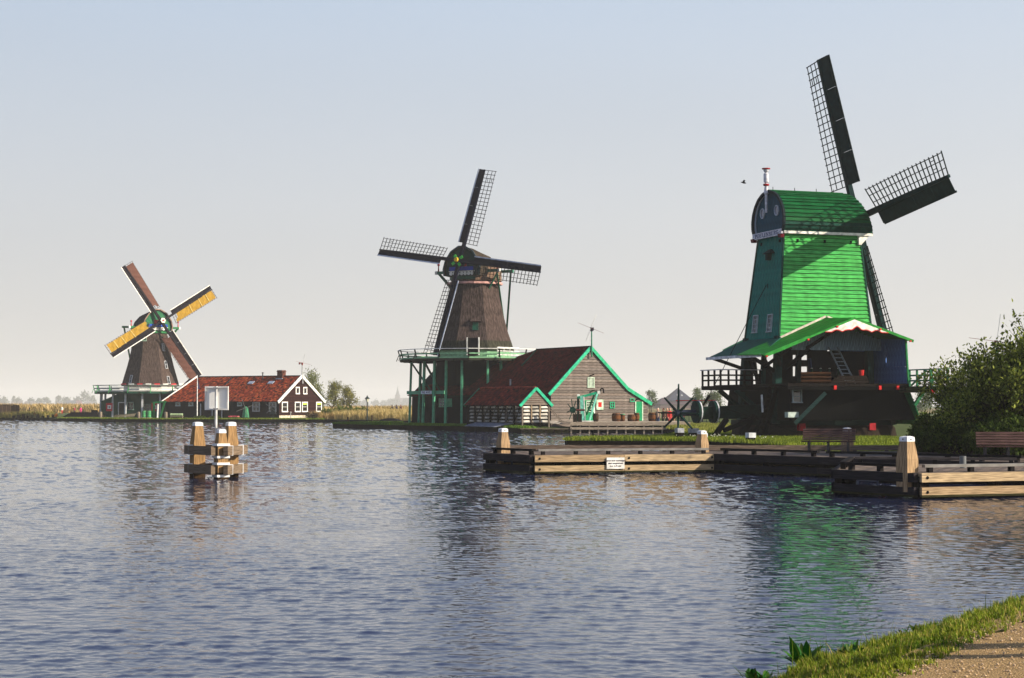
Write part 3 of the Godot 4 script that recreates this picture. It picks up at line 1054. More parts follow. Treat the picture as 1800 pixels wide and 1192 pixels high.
	for s in [[Vector3(-3.1, 4.2, -2.2), Vector3(-5.4, 4.95, -2.4)], [Vector3(-3.1, 3.9, 2.1), Vector3(-5.2, 4.95, 2.4)], [Vector3(-3.1, 4.6, 0.4), Vector3(-5.0, 5.0, 0.4)], [Vector3(-2.6, 3.4, -1.9), Vector3(-3.3, 5.4, -1.0)], [Vector3(-3.2, 3.4, -0.4), Vector3(-3.2, 5.2, -2.0)], [Vector3(-3.1, 4.4, 2.2), Vector3(-4.6, 5.15, 4.6)], [Vector3(-2.8, 4.2, 2.2), Vector3(-1.9, 5.4, 3.6)], [Vector3(-3.2, 3.4, 1.9), Vector3(-3.2, 4.9, 0.2)]]:
		var q := MB.new()
		q.bar(s[0], s[1], 0.18, 0.2)
		part("brace", q, tar, mill)
	# back wall of the floor with the opening that shows the sky
	var wall := MB.new()
	wall.bx(2.3, 3.6, 3.3, 6.0, -4.3, -4.2)
	wall.bx(0.3, 1.1, 3.3, 6.0, -4.3, -4.2)
	wall.bx(1.1, 2.3, 3.3, 3.9, -4.3, -4.2)
	wall.bx(1.1, 2.3, 4.52, 4.95, -4.3, -4.2)
	wall.bx(1.1, 2.3, 5.27, 6.0, -4.3, -4.2)
	part("back_wall", wall, tar, mill)
	for i in 22:
		var up := MB.new()
		var x0 := -2.95 + i * 0.3
		var top := minf(6.95, 5.3 + (x0 + 3.4) * 0.42)
		if x0 > 0.4: top = minf(6.9, 6.95 - (x0 - 0.4) * 0.3)
		up.bx(x0, x0 + 0.29, 5.36, top, 2.43, 2.47 + 0.012 * (i % 2))
		part("upper_board", up, pale_blue if i < 9 else mat(0.24, 0.35, 0.50, "wood_v", 0.6), mill)  # right-hand boards a darker blue, shade put into the colour
	var inner := MB.new()
	inner.bx(-0.62, 3.5, 3.3, 5.36, 0.9, 0.96)
	part("dark_partition", inner, mat(0.006, 0.006, 0.007, "wood_v", 0.8), mill)
	# right end wall, blue inside, with an oval light hole: two panels round the hole
	var ew := MB.new()
	for q in [[-3.0, 2.9, 3.3, 6.2], [2.9, 3.1, 3.3, 4.62], [2.9, 3.1, 4.98, 6.15], [3.1, 5.2, 3.3, 4.35]]:
		ew.hexa([Vector3(3.78, q[2], q[1]), Vector3(3.86, q[2], q[1]), Vector3(3.86, q[2], q[0]), Vector3(3.78, q[2], q[0]), Vector3(3.62, q[3], q[1]), Vector3(3.70, q[3], q[1]), Vector3(3.70, q[3], q[0]), Vector3(3.62, q[3], q[0])])
	ew.hexa([Vector3(3.74, 4.36, 5.2), Vector3(3.82, 4.36, 5.2), Vector3(3.82, 4.36, 3.1), Vector3(3.74, 4.36, 3.1), Vector3(3.62, 6.0, 5.2), Vector3(3.70, 6.0, 5.2), Vector3(3.70, 6.15, 3.1), Vector3(3.62, 6.15, 3.1)])
	part("end_wall", ew, blue, mill)
	var et := MB.new()
	et.bar(Vector3(3.84, 3.3, 5.24), Vector3(3.68, 6.0, 5.24), 0.14, 0.1, Vector3.RIGHT)
	part("end_wall_edge", et, mat(0.015, 0.2, 0.06, "paint", 0.5), mill)
	# ---- canopy roof over the saw floor: ridge runs out of the side of the body
	var slopes := [
		[Vector3(-5.75, 4.95, 5.45), Vector3(0.05, 7.2, 5.45), Vector3(0.05, 7.35, 1.75), Vector3(-5.75, 5.05, 1.75), -1.0],
		[Vector3(0.05, 7.2, 5.45), Vector3(3.95, 5.9, 5.6), Vector3(4.1, 6.0, 1.75), Vector3(0.05, 7.35, 1.75), 1.0]]
	for s in slopes:
		for i in 12:
			var f0 := i / 12.0
			var f1 := (i + 0.985) / 12.0
			var b := MB.new()
			var n: Vector3 = (s[1] - s[0]).cross(s[3] - s[0]).normalized() * 0.006 * (i % 2)
			quad_slab(b, s[0].lerp(s[3], f0) + n, s[1].lerp(s[2], f0) + n, s[1].lerp(s[2], f1) + n, s[0].lerp(s[3], f1) + n, 0.05)
			part("canopy_board", b, mat(0.016, 0.215, 0.02, "board", 0.55) if i % 2 == 0 else mat(0.015, 0.195, 0.018, "board", 0.55), mill)
	var trim := MB.new()
	trim.bar(Vector3(-5.8, 4.88, 5.5), Vector3(-2.9, 6.0, 5.5), 0.05, 0.2)
	trim.bar(Vector3(-2.9, 6.0, 5.5), Vector3(0.05, 7.14, 5.5), 0.05, 0.12)
	trim.bar(Vector3(0.05, 7.14, 5.5), Vector3(4.0, 5.84, 5.6), 0.05, 0.16)
	part("verge_board", trim, mat(0.018, 0.24, 0.03, "paint", 0.5), mill)
	var rafter := MB.new()
	for q in [[Vector3(-0.8, 6.6, 5.2), Vector3(-1.6, 5.2, 1.8)], [Vector3(-3.9, 5.4, 5.1), Vector3(-4.2, 4.3, 2.2)]]:
		rafter.bar(q[0], q[1], 0.14, 0.16)
	part("rafters", rafter, tar, mill)
	for p in [Vector3(-5.7, 4.86, 5.56), Vector3(-3.0, 5.86, 5.56), Vector3(1.75, 6.52, 5.62), Vector3(3.75, 5.84, 5.66), Vector3(-1.1, 6.64, 5.58)]:
		var b := MB.new()
		b.box(p, Vector3(0.12, 0.10, 0.10))
		part("red_beam_end", b, red, mill)
	var gable := PackedVector2Array([Vector2(-1.9, 6.33), Vector2(0.05, 7.08), Vector2(2.3, 6.33)])
	var under := PackedVector2Array()
	for i in 25:
		var t := i / 24.0
		var x := lerpf(1.85, -1.45, t)
		under.append(Vector2(x, 6.33 + 0.13 * absf(sin(t * PI * 5.0)) + 0.22 * maxf(0.0, 1.0 - absf(t - 0.5) * 5.0)))
	gable.append_array(under)
	var gm := MB.new()
	gm.prism(gable, 0.05, Transform3D(Basis(), Vector3(0, 0, 5.53)))
	part("white_gable", gm, white, mill)
	var scallop := MB.new()
	for i in under.size() - 1:
		scallop.bar(Vector3(under[i].x, under[i].y, 5.59), Vector3(under[i + 1].x, under[i + 1].y, 5.59), 0.03, 0.05)
	scallop.bar(Vector3(2.3, 6.32, 5.59), Vector3(1.85, 6.33, 5.59), 0.03, 0.05)
	scallop.bar(Vector3(-1.45, 6.33, 5.59), Vector3(-1.9, 6.32, 5.59), 0.03, 0.05)
	part("red_scallop", scallop, red, mill)
	var flash := MB.new()
	flash.bar(Vector3(-3.2, 6.1, 2.42), Vector3(-0.1, 7.42, 2.36), 0.08, 0.12)
	flash.bar(Vector3(0.0, 7.42, 2.36), Vector3(3.0, 6.4, 2.3), 0.08, 0.1)
	part("flashing", flash, mat(0.62, 0.56, 0.48, "paint", 0.6), mill)
	# lean-to roof behind the body and the canopy on the far side
	var rr := MB.new()
	quad_slab(rr, Vector3(-5.6, 4.98, -2.75), Vector3(-5.6, 4.98, 4.6), Vector3(-3.1, 6.15, 2.4), Vector3(-3.1, 6.15, -2.3), 0.06)
	part("lean_to_roof", rr, mat(0.006, 0.085, 0.058, "paint", 0.85), mill)
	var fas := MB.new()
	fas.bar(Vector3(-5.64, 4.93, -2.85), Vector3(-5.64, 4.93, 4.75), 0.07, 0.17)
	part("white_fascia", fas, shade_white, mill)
	var far := MB.new()
	quad_slab(far, Vector3(-3.9, 5.55, -4.2), Vector3(-3.9, 5.55, -2.4), Vector3(0, 7.35, -1.8), Vector3(0, 7.35, -4.2), 0.06)
	quad_slab(far, Vector3(0, 7.35, -4.9), Vector3(0, 7.35, -1.8), Vector3(4.0, 6.0, -1.8), Vector3(4.0, 6.0, -4.9), 0.06)
	part("far_canopy", far, mat(0.03, 0.36, 0.07, "wood_h", 0.55), mill)
	# ---- body
	var b0 := [Vector3(-3.2, 5.9, 2.3), Vector3(3.1, 5.9, 2.3), Vector3(3.1, 5.9, -2.3), Vector3(-3.2, 5.9, -2.3)]
	var b1 := [Vector3(-2.5, 12.5, 1.66), Vector3(2.62, 12.5, 1.66), Vector3(2.62, 12.5, -1.66), Vector3(-2.5, 12.5, -1.66)]
	var core := MB.new()
	core.hexa(b0 + b1)
	part("body_frame", core, tar, mill)
	var rows := 27
	for i in rows:                                 # lapped weatherboards on both long sides
		for s in [1, -1]:
			var t0 := i / float(rows)
			var t1 := (i + 0.88) / float(rows)
			var a: Vector3; var b: Vector3; var c: Vector3; var d: Vector3
			if s == 1:
				a = b0[0].lerp(b1[0], t0); b = b0[1].lerp(b1[1], t0); c = b0[1].lerp(b1[1], t1); d = b0[0].lerp(b1[0], t1)
			else:
				a = b0[2].lerp(b1[2], t0); b = b0[3].lerp(b1[3], t0); c = b0[3].lerp(b1[3], t1); d = b0[2].lerp(b1[2], t1)
			var z := Vector3(0, 0, s)
			var wb := MB.new()
			var wob := 0.008 * sin(i * 2.7)
			wb.hexa([a + z * (0.085 + wob), b + z * (0.085 - wob), b, a, d + z * 0.03, c + z * 0.03, c, d])
			part("weatherboard", wb, [side_a, side_b, mat(0.060, 0.40, 0.092, "board", 0.6), mat(0.070, 0.43, 0.095, "board", 0.6), mat(0.052, 0.35, 0.074, "board", 0.6)][(i * 7 + 3) % 5], mill)
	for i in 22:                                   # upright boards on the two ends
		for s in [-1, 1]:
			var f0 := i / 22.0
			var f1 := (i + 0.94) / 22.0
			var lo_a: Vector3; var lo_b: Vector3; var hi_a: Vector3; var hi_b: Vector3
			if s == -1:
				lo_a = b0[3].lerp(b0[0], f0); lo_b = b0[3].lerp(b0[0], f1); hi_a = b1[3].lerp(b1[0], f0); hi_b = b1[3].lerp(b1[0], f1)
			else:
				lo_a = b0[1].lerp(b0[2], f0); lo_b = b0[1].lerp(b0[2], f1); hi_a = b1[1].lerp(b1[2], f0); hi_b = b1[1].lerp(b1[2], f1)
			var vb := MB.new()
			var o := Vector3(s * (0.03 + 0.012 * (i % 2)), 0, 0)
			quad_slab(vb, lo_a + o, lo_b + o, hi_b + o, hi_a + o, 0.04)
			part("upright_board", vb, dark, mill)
	for k in 4:
		var corner := MB.new()
		var o := Vector3(-0.05 if k in [0, 3] else 0.05, 0, 0.05 if k < 2 else -0.05)
		corner.bar(b0[k] + o, b1[k] + o, 0.1, 0.1, Vector3.BACK)
		part("corner_strip", corner, bottle, mill)
	# two windows, a hatch, a line and small vents on the end towards the picture
	var out := Vector3(-1, 0.106, 0)
	for z in [-1.05, 0.92]:
		window(mill, frame_at(Vector3(-3.12, 7.05 if z < 0 else 7.02, z), out), 0.66, 1.12, mat(0.42, 0.47, 0.5, "paint", 0.5), 3, 4, 0.022, null, 0.05)
	var hatch := MB.new()
	hatch.hexa([Vector3(-3.0, 11.35, 0.75), Vector3(-2.6, 11.35, 0.75), Vector3(-2.6, 11.35, -0.35), Vector3(-3.0, 11.35, -0.35), Vector3(-2.75, 11.62, 0.35), Vector3(-2.6, 11.62, 0.35), Vector3(-2.6, 11.62, 0.05), Vector3(-2.75, 11.62, 0.05)])
	hatch.bx(-2.95, -2.6, 10.95, 11.35, 0.0, 0.3)
	part("hatch_hood", hatch, mat(0.008, 0.03, 0.022, "wood_v", 0.6), mill)
	for p in [Vector3(-1.65, 12.05, 1.74), Vector3(0.2, 12.05, 1.74), Vector3(2.0, 12.05, 1.74), Vector3(-2.6, 12.05, 1.3), Vector3(-2.6, 12.05, -1.2)]:
		var vt := MB.new()
		vt.box(p, Vector3(0.12, 0.18, 0.14))
		part("peg", vt, tar, mill)
	# ---- cap: boarded barrel with a pointed ridge
	var prof := [[1.9, 12.62], [2.1, 13.0], [2.13, 13.45], [2.0, 13.95], [1.72, 14.4], [1.3, 14.8], [0.75, 15.08], [0.0, 15.25]]
	var fine := []
	for i in prof.size() - 1:
		for j in (2 if i < 6 else 2):
			fine.append([lerpf(prof[i][0], prof[i + 1][0], j / 2.0), lerpf(prof[i][1], prof[i + 1][1], j / 2.0)])
	fine.append(prof[-1])
	for s in [1, -1]:
		for i in fine.size() - 1:
			var z0: float = fine[i][0] * s
			var z1: float = fine[i + 1][0] * s
			var y0: float = fine[i][1]
			var y1: float = fine[i + 1][1]
			var fx0 := 3.45 - (y0 - 12.6) * 0.36
			var fx1 := 3.45 - (y1 - 12.6) * 0.36
			var n := Vector3(0, z0 - z1, (y1 - y0) * 1.0) if s == 1 else Vector3(0, z1 - z0, -(y1 - y0))
			n = n.normalized()
			var rb := MB.new()
			var a := Vector3(-2.72, y0, z0) + n * 0.085
			var b := Vector3(fx0, y0, z0) + n * 0.085
			var c := Vector3(fx1, y1, z1) + n * 0.008
			var d := Vector3(-2.72, y1, z1) + n * 0.008
			if s == 1: rb.hexa([a, b, b - n * 0.08, a - n * 0.08, d, c, c - n * 0.05, d - n * 0.05])
			else: rb.hexa([b, a, a - n * 0.08, b - n * 0.08, c, d, d - n * 0.05, c - n * 0.05])
			part("roof_board", rb, (roof_a if i % 2 else roof_b) if i > 2 else bottle, mill)  # lowest boards in bottle green: shade of the inward curve put into the colour
	var ends := PackedVector2Array()
	for f in fine: ends.append(Vector2(f[0] * 0.96, f[1]))
	for i in range(fine.size() - 2, -1, -1): ends.append(Vector2(-fine[i][0] * 0.96, fine[i][1]))
	var em := MB.new()
	em.prism(ends, 0.1, Transform3D(Basis(Vector3(0, 0, 1), Vector3.UP, Vector3(-1, 0, 0)), Vector3(-2.5, 0, 0)))
	part("cap_end", em, navy, mill)
	var fe := MB.new()
	fe.prism(ends, 0.1, Transform3D(Basis(Vector3(0, 0, -1), Vector3.UP, Vector3(1, 0, 0)), Vector3(2.2, 0, 0)))
	part("cap_front", fe, bottle, mill)
	var arch := MB.new()
	var arch_in := MB.new()
	for s in [1, -1]:
		for i in fine.size() - 1:
			arch.bar(Vector3(-2.74, fine[i][1], fine[i][0] * s * 1.0), Vector3(-2.74, fine[i + 1][1], fine[i + 1][0] * s * 1.0), 0.16, 0.15, Vector3.RIGHT)
			arch_in.bar(Vector3(-2.66, fine[i][1], fine[i][0] * s * 0.9), Vector3(-2.66, fine[i + 1][1], (fine[i + 1][0]) * s * 0.9), 0.12, 0.06, Vector3.RIGHT)
	part("arch_edge", arch, mat(0.012, 0.02, 0.028, "paint", 0.5), mill)
	part("arch_trim", arch_in, mat(0.30, 0.36, 0.45, "paint", 0.5), mill)
	var lid := MB.new()
	lid.bar(Vector3(-2.75, 15.3, 0), Vector3(2.45, 15.3, 0), 0.16, 0.07)
	part("ridge_board", lid, roof_a, mill)
	for z in [-0.95, 0.95]:
		var rim := MB.new()
		for i in 16:
			var a := TAU * i / 16
			var b := TAU * (i + 1) / 16
			rim.bar(Vector3(-2.64, 13.95 + sin(a) * 0.3, z + cos(a) * 0.27), Vector3(-2.64, 13.95 + sin(b) * 0.3, z + cos(b) * 0.27), 0.06, 0.07, Vector3.RIGHT)
		var rp := part("round_window", rim, mat(0.42, 0.47, 0.55, "paint", 0.5), mill)
		var pane := MB.new()
		pane.tube(Vector3(-2.6, 13.95, z), Vector3(-2.63, 13.95, z), 0.26, 0.26, 16)
		part("pane", pane, mat(0.10, 0.11, 0.16, "plain", 0.2), rp)
	var band := MB.new()
	band.bx(-2.66, 3.42, 12.46, 12.72, 1.84, 1.98)
	band.bx(-2.66, 3.42, 12.46, 12.72, -1.98, -1.84)
	band.hexa([Vector3(2.5, 11.9, 1.9), Vector3(2.66, 11.9, 1.9), Vector3(2.66, 11.9, 1.7), Vector3(2.5, 11.9, 1.7), Vector3(2.5, 12.455, 1.9), Vector3(3.2, 12.455, 1.9), Vector3(3.2, 12.455, 1.7), Vector3(2.5, 12.455, 1.7)])
	part("white_band", band, white, mill)
	var nb := MB.new()
	nb.bx(-2.86, -2.72, 12.36, 12.74, -1.95, 1.95)
	var nbo := part("name_board", nb, mat(0.60, 0.60, 0.68, "paint", 0.5), mill)
	lettering("· POELENBURG ·", 0.25, mat(0.02, 0.03, 0.10, "plain"), nbo, Transform3D(Basis(Vector3(0, 0, 1), Vector3.UP, Vector3(-1, 0, 0)), Vector3(-2.862, 12.55, 0)), "Droid Serif", 1.3)
	for z in [-1.85, 1.85]:
		var k := MB.new()
		k.hexa([Vector3(-2.92, 12.2, z + 0.15), Vector3(-2.66, 12.2, z + 0.15), Vector3(-2.66, 12.2, z - 0.15), Vector3(-2.92, 12.2, z - 0.15), Vector3(-2.95, 12.42, z + 0.2), Vector3(-2.7, 12.42, z + 0.2), Vector3(-2.7, 12.42, z - 0.2), Vector3(-2.95, 12.42, z - 0.2)])
		part("carved_corner", k, mat(0.12, 0.01, 0.02, "paint", 0.5), mill)
	var fin := MB.new()
	fin.lathe([[0.06, 13.9], [0.08, 14.1], [0.09, 15.0], [0.15, 15.1], [0.09, 15.6], [0.1, 15.62], [0.08, 15.75], [0.16, 15.8], [0.16, 16.3], [0.08, 16.38], [0.17, 16.5], [0.17, 16.56], [0.0, 16.6]], 10, Vector3(-2.86, 0, 0), 0.0, false)
	var fo := part("finial", fin, mat(0.62, 0.62, 0.70, "paint", 0.45), mill)
	var fr := MB.new()
	fr.lathe([[0.1, 15.55], [0.19, 15.58], [0.19, 15.68], [0.1, 15.7]], 10, Vector3(-2.86, 0, 0))
	fr.lathe([[0.1, 16.57], [0.26, 16.6], [0.26, 16.66], [0.0, 16.68]], 10, Vector3(-2.86, 0, 0))
	part("red_rings", fr, mat(0.30, 0.015, 0.02, "paint", 0.5), fo)
	for x in [-2.4, -0.9, 0.6, 1.8]:
		var pin := MB.new()
		pin.bar(Vector3(x, 15.3, 0), Vector3(x, 15.52, 0), 0.03, 0.03)
		part("ridge_pin", pin, tar, mill)
	# ---- sails seen from behind
	sails(mill, Vector3(3.6, 13.85, 0.0), 90.0, 10.77, -7.05, 10.38, mat(0.004, 0.022, 0.024, "paint", 0.5), mat(0.004, 0.018, 0.020, "paint", 0.5), mat(0.008, 0.014, 0.013, "plain", 0.7), [], 0.85, 1.4)
	# ---- balconies
	var deck := MB.new()
	deck.bx(-6.3, -3.3, 2.95, 3.2, -2.2, 0.6)
	part("balcony_deck", deck, tar, mill)
	var rl := MB.new()
	rail_run(rl, Vector3(-6.25, 3.2, 0.5), Vector3(-3.6, 3.2, 0.5), 0.95, 5)
	rail_run(rl, Vector3(-6.25, 3.2, -2.1), Vector3(-6.25, 3.2, 0.5), 0.95, 3)
	part("balcony_rail", rl, tar, mill)
	var hr := MB.new()
	hr.bar(Vector3(-6.4, 4.18, 0.5), Vector3(-3.5, 4.18, 0.5), 0.14, 0.06)
	hr.bar(Vector3(-6.3, 4.18, 0.58), Vector3(-6.3, 4.18, -2.2), 0.14, 0.056)
	part("hand_rail", hr, mat(0.38, 0.38, 0.45, "paint", 0.5), mill)
	for z in [0.4, -1.9]:
		var bk := MB.new()
		bk.bar(Vector3(-5.2, 2.95, z), Vector3(-3.3, 1.45, z), 0.24, 0.24)
		part("bracket", bk, post_m, mill)
	var rd := MB.new()
	rd.bx(3.85, 5.2, 2.95, 3.15, 2.4, 7.6)
	part("balcony_deck", rd, bottle, mill)
	var rr2 := MB.new()
	rail_run(rr2, Vector3(5.1, 3.15, 7.5), Vector3(5.1, 3.15, 2.5), 1.0, 6)
	rail_run(rr2, Vector3(3.95, 3.15, 7.5), Vector3(5.1, 3.15, 7.5), 1.0, 2)
	rr2.bar(Vector3(5.1, 4.17, 7.6), Vector3(5.1, 4.17, 2.4), 0.16, 0.07)
	rr2.bar(Vector3(3.95, 3.2, 5.4), Vector3(5.0, 4.1, 5.4), 0.1, 0.1)
	rr2.bar(Vector3(4.2, 2.0, 5.3), Vector3(4.9, 2.95, 5.3), 0.18, 0.18)
	part("balcony_rail", rr2, mat(0.012, 0.15, 0.06, "paint", 0.5), mill)
	# ---- tail beam with two drums and its struts
	var tl := MB.new()
	tl.bar(Vector3(-3.3, 1.7, 0.5), Vector3(-7.6, 1.55, 0.5), 0.5, 0.75)
	part("tail_beam", tl, mat(0.008, 0.028, 0.022, "wood_h", 0.6), mill)
	for x in [-6.75, -7.85]:
		var dr := MB.new()
		dr.tube(Vector3(x - 0.1, 1.62, 0.5), Vector3(x + 0.06, 1.62, 0.5), 0.68, 0.68, 14)
		var d0 := part("drum_cheek", dr, mat(0.008, 0.032, 0.028, "paint", 0.5), mill)
		var wr := MB.new()
		for i in 14:
			var a := TAU * i / 14
			var b := TAU * (i + 1) / 14
			wr.bar(Vector3(x + 0.09, 1.62 + 0.66 * sin(a), 0.5 + 0.66 * cos(a)), Vector3(x + 0.09, 1.62 + 0.66 * sin(b), 0.5 + 0.66 * cos(b)), 0.07, 0.07, Vector3.RIGHT)
		part("white_rim", wr, mat(0.55, 0.57, 0.62, "paint", 0.5), d0)
	var axle := MB.new()
	axle.tube(Vector3(-9.2, 1.55, 0.5), Vector3(-6.7, 1.6, 0.5), 0.2, 0.2, 10)
	part("winch_axle", axle, mat(0.02, 0.028, 0.05, "paint", 0.5), mill)
	var spokes := MB.new()
	for i in 8:
		var a := TAU * i / 8 + 0.02
		var dir := Vector3(0, cos(a), sin(a))
		spokes.bar(Vector3(-9.05, 1.55, 0.5), Vector3(-9.05, 1.55, 0.5) + dir * (1.75 if i == 0 else 1.3) + Vector3(0.75 * sin(a), 0, 0), 0.13, 0.13, Vector3.RIGHT, 0.07, 0.07)
	part("winch_spokes", spokes, mat(0.008, 0.035, 0.03, "paint", 0.5), mill)
	var rod := MB.new()
	rod.bar(Vector3(-9.2, 2.3, 0.5), Vector3(-6.6, 2.32, 0.5), 0.05, 0.05)
	part("red_rod", rod, red, mill)
	for q in [[Vector3(-5.9, 1.2, 0.6), Vector3(-6.9, 0.1, 0.9)], [Vector3(-4.0, 1.3, 0.8), Vector3(-6.2, 0.5, 0.8)], [Vector3(-4.2, 1.4, 0.9), Vector3(-5.2, 0.05, 0.9)], [Vector3(-3.9, 0.9, 1.2), Vector3(-4.6, 0.05, 1.4)], [Vector3(-7.5, 0.12, 0.9), Vector3(-3.9, 0.12, 1.0)]]:
		var st := MB.new()
		st.bar(q[0], q[1], 0.26, 0.26)
		part("tail_strut", st, tar, mill)
	var stair := MB.new()
	stair.bar(Vector3(-3.6, 3.1, 2.7), Vector3(-4.6, 0.2, 3.1), 0.08, 0.3)
	stair.bar(Vector3(-3.6, 3.1, 1.9), Vector3(-4.6, 0.2, 2.3), 0.08, 0.3)
	for i in 10:
		var p := Vector3(-3.6, 3.0, 2.3).lerp(Vector3(-4.6, 0.3, 2.7), i / 9.0)
		stair.box(p, Vector3(0.26, 0.05, 0.75))
	part("stair", stair, tar, mill)
	# things fixed under the floor: pale box, white strip, glazed door
	var pb := MB.new()
	pb.bx(-3.85, -3.15, 1.3, 1.62, 4.2, 4.6)
	part("pale_box", pb, mat(0.42, 0.5, 0.47, "paint", 0.5), mill)
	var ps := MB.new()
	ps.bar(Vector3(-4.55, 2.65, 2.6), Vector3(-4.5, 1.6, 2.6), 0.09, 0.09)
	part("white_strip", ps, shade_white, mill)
	window(mill, frame_at(Vector3(-3.0, 2.55, 4.12), Vector3(-0.1, 0.06, 1)), 0.6, 0.8, mat(0.3, 0.36, 0.42, "paint", 0.5), 1, 2)
	# haul lines
	var rope := MB.new()
	rope.tube(Vector3(-2.75, 9.6, -0.1), Vector3(-3.1, 9.2, 0.6), 0.025, 0.025, 5)
	rope.tube(Vector3(-2.75, 9.6, -0.1), Vector3(-7.1, 2.6, 0.7), 0.022, 0.022, 5)
	rope.tube(Vector3(-7.1, 2.6, 0.7), Vector3(-7.6, 1.9, 0.7), 0.1, 0.05, 6)
	rope.tube(Vector3(-6.4, 1.9, 0.9), Vector3(-3.2, 0.4, 4.6), 0.022, 0.022, 5)
	part("haul_line", rope, tar, mill)
	# blue bottom sheet
	var drape := MB.new()
	drape.bar(Vector3(-0.55, 4.9, 1.1), Vector3(-0.4, 3.6, 1.1), 0.25, 0.12)
	part("hanging_cloth", drape, mat(0.05, 0.07, 0.16, "wood_v", 0.8), mill)

func saw_floor_goods() -> void:
	# what lies and stands on the saw floor: ladder, stacked timber, posts; the floor is 3.7 m up
	var frame := Transform3D(Basis(Vector3.UP, deg_to_rad(18.3)), Vector3(18.42, 0.4, -105.87))
	var lad := MB.new()
	for s in [-0.3, 0.3]:
		lad.bar(Vector3(0.95 + s, 3.34, 3.5), Vector3(0.25 + s, 5.55, 2.6), 0.07, 0.09)
	for i in 9:
		var p := Vector3(0.95, 3.34, 3.5).lerp(Vector3(0.25, 5.55, 2.6), (i + 0.6) / 9.4)
		lad.bar(p - Vector3(0.3, 0, 0), p + Vector3(0.3, 0, 0), 0.05, 0.05)
	solo("ladder", lad, mat(0.25, 0.30, 0.36, "wood_v", 0.7), "pale wooden ladder leaning on the dark wall of the saw floor", "ladder", frame.origin, 18.3)
	for i in 5:
		var lg := MB.new()
		var y := 3.44 + 0.22 * (i / 2)
		lg.tube(Vector3(-2.6 + 0.1 * (i % 2), y, 3.9 - 0.23 * (i % 2)), Vector3(-0.95 - 0.12 * (i % 2), y, 4.5 - 0.23 * (i % 2)), 0.11, 0.11, 8)
		solo("log", lg, mat(0.06, 0.026, 0.012, "wood_h", 0.8), ["round log lowest at the front of the small stack on the saw floor", "round log lowest at the back of the small stack on the saw floor", "round log of the middle layer, front of the stack on the saw floor", "round log of the middle layer, back of the stack on the saw floor", "round log on top of the small stack on the saw floor"][i], "log", frame.origin, 18.3, "logs stacked on the saw floor")
	for i in 4:
		var po := MB.new()
		po.tube(Vector3(-0.6 + i * 0.55, 3.34, 1.5 + 0.1 * i), Vector3(-0.6 + i * 0.55, 4.25, 1.5 + 0.1 * i), 0.06, 0.06, 8)
		var o := solo("short_post", po, mat(0.02, 0.06, 0.045, "paint", 0.5), ["leftmost short green post on the saw floor", "second short green post from the left on the saw floor", "third short green post from the left on the saw floor", "rightmost short green post, nearest the ladder on the saw floor"][i], "post", frame.origin, 18.3, "short posts on the saw floor")
		var t := MB.new()
		t.tube(Vector3(-0.6 + i * 0.55, 4.252, 1.5 + 0.1 * i), Vector3(-0.6 + i * 0.55, 4.3, 1.5 + 0.1 * i), 0.08, 0.06, 8)
		part("post_cap", t, mat(0.6, 0.62, 0.6, "paint", 0.5), o)
	for i in 3:
		var tb := MB.new()
		tb.box(Vector3(0.4 + 0.08 * i, 3.42 + 0.15 * i, 4.1), Vector3(2.6 - 0.3 * i, 0.13, 0.5))
		solo("timber", tb, mat(0.018, 0.013, 0.011, "wood_h", 0.85), ["widest dark timber, lowest of the flat stack on the saw floor", "dark timber in the middle of the flat stack on the saw floor", "shortest dark timber on top of the flat stack on the saw floor"][i], "timber", frame.origin, 18.3, "sawn timbers on the saw floor")
	var bk := MB.new()
	bk.lathe([[0.0, 3.75], [0.13, 3.75], [0.17, 4.08], [0.15, 4.08], [0.12, 3.8], [0.0, 3.8]], 10, Vector3(1.3, 0.05, 4.15))
	solo("bucket", bk, mat(0.55, 0.03, 0.03, "paint", 0.4), "red bucket standing on the stacked timber under the ladder", "bucket", frame.origin, 18.3)
	var mach := MB.new()
	mach.bx(-2.3, -1.4, 3.32, 4.0, -2.4, -1.6)
	mach.lathe([[0.4, 3.95], [0.4, 4.25], [0.2, 4.3], [0.0, 4.3]], 10, Vector3(-1.85, 0.05, -2.0))
	mach.bar(Vector3(-2.6, 3.4, -2.0), Vector3(-1.0, 3.4, -2.0), 0.3, 0.16)
	solo("sawing_machine", mach, mat(0.01, 0.01, 0.012, "paint", 0.6), "dark sawing machine before the open hatch at the back of the saw floor", "machine", frame.origin, 18.3)

# ---------------------------------------------------------------- houses
# tiles laid in courses on a roof plane given by eave a-b and ridge d-c (counter-clockwise from outside), every tile tinted
func tiles(m: MB, a: Vector3, b: Vector3, c: Vector3, d: Vector3, cols: Array, course := 0.32, wide := 0.26) -> void:
	var rows := int(((d - a).length() + (c - b).length()) * 0.5 / course) + 1
	var n := (b - a).cross(d - a).normalized()
	for i in rows:
		var l0 := a.lerp(d, float(i) / rows); var r0 := b.lerp(c, float(i) / rows)
		var l1 := a.lerp(d, minf(1.0, (i + 1.12) / rows)); var r1 := b.lerp(c, minf(1.0, (i + 1.12) / rows))
		var k := maxi(1, int((r0 - l0).length() / wide))
		for j in k:
			var f0 := float(j) / k; var f1 := float(j + 1) / k
			m.col = cols[rng.randi() % cols.size()] * rnd(0.65, 1.3)
			var lift := n * (0.07 + rnd(-0.008, 0.012))
			var p := l0.lerp(r0, f0) + lift; var q := l0.lerp(r0, f1) + lift - n * 0.02
			var r := l1.lerp(r1, f1) + n * 0.01; var s := l1.lerp(r1, f0) + n * 0.03
			m.quad(p, q, r, s)
			m.quad(p - n * 0.07, q - n * 0.06, q, p)
			m.quad(q - n * 0.05, r - n * 0.05, r, q)
	m.col = Color.WHITE

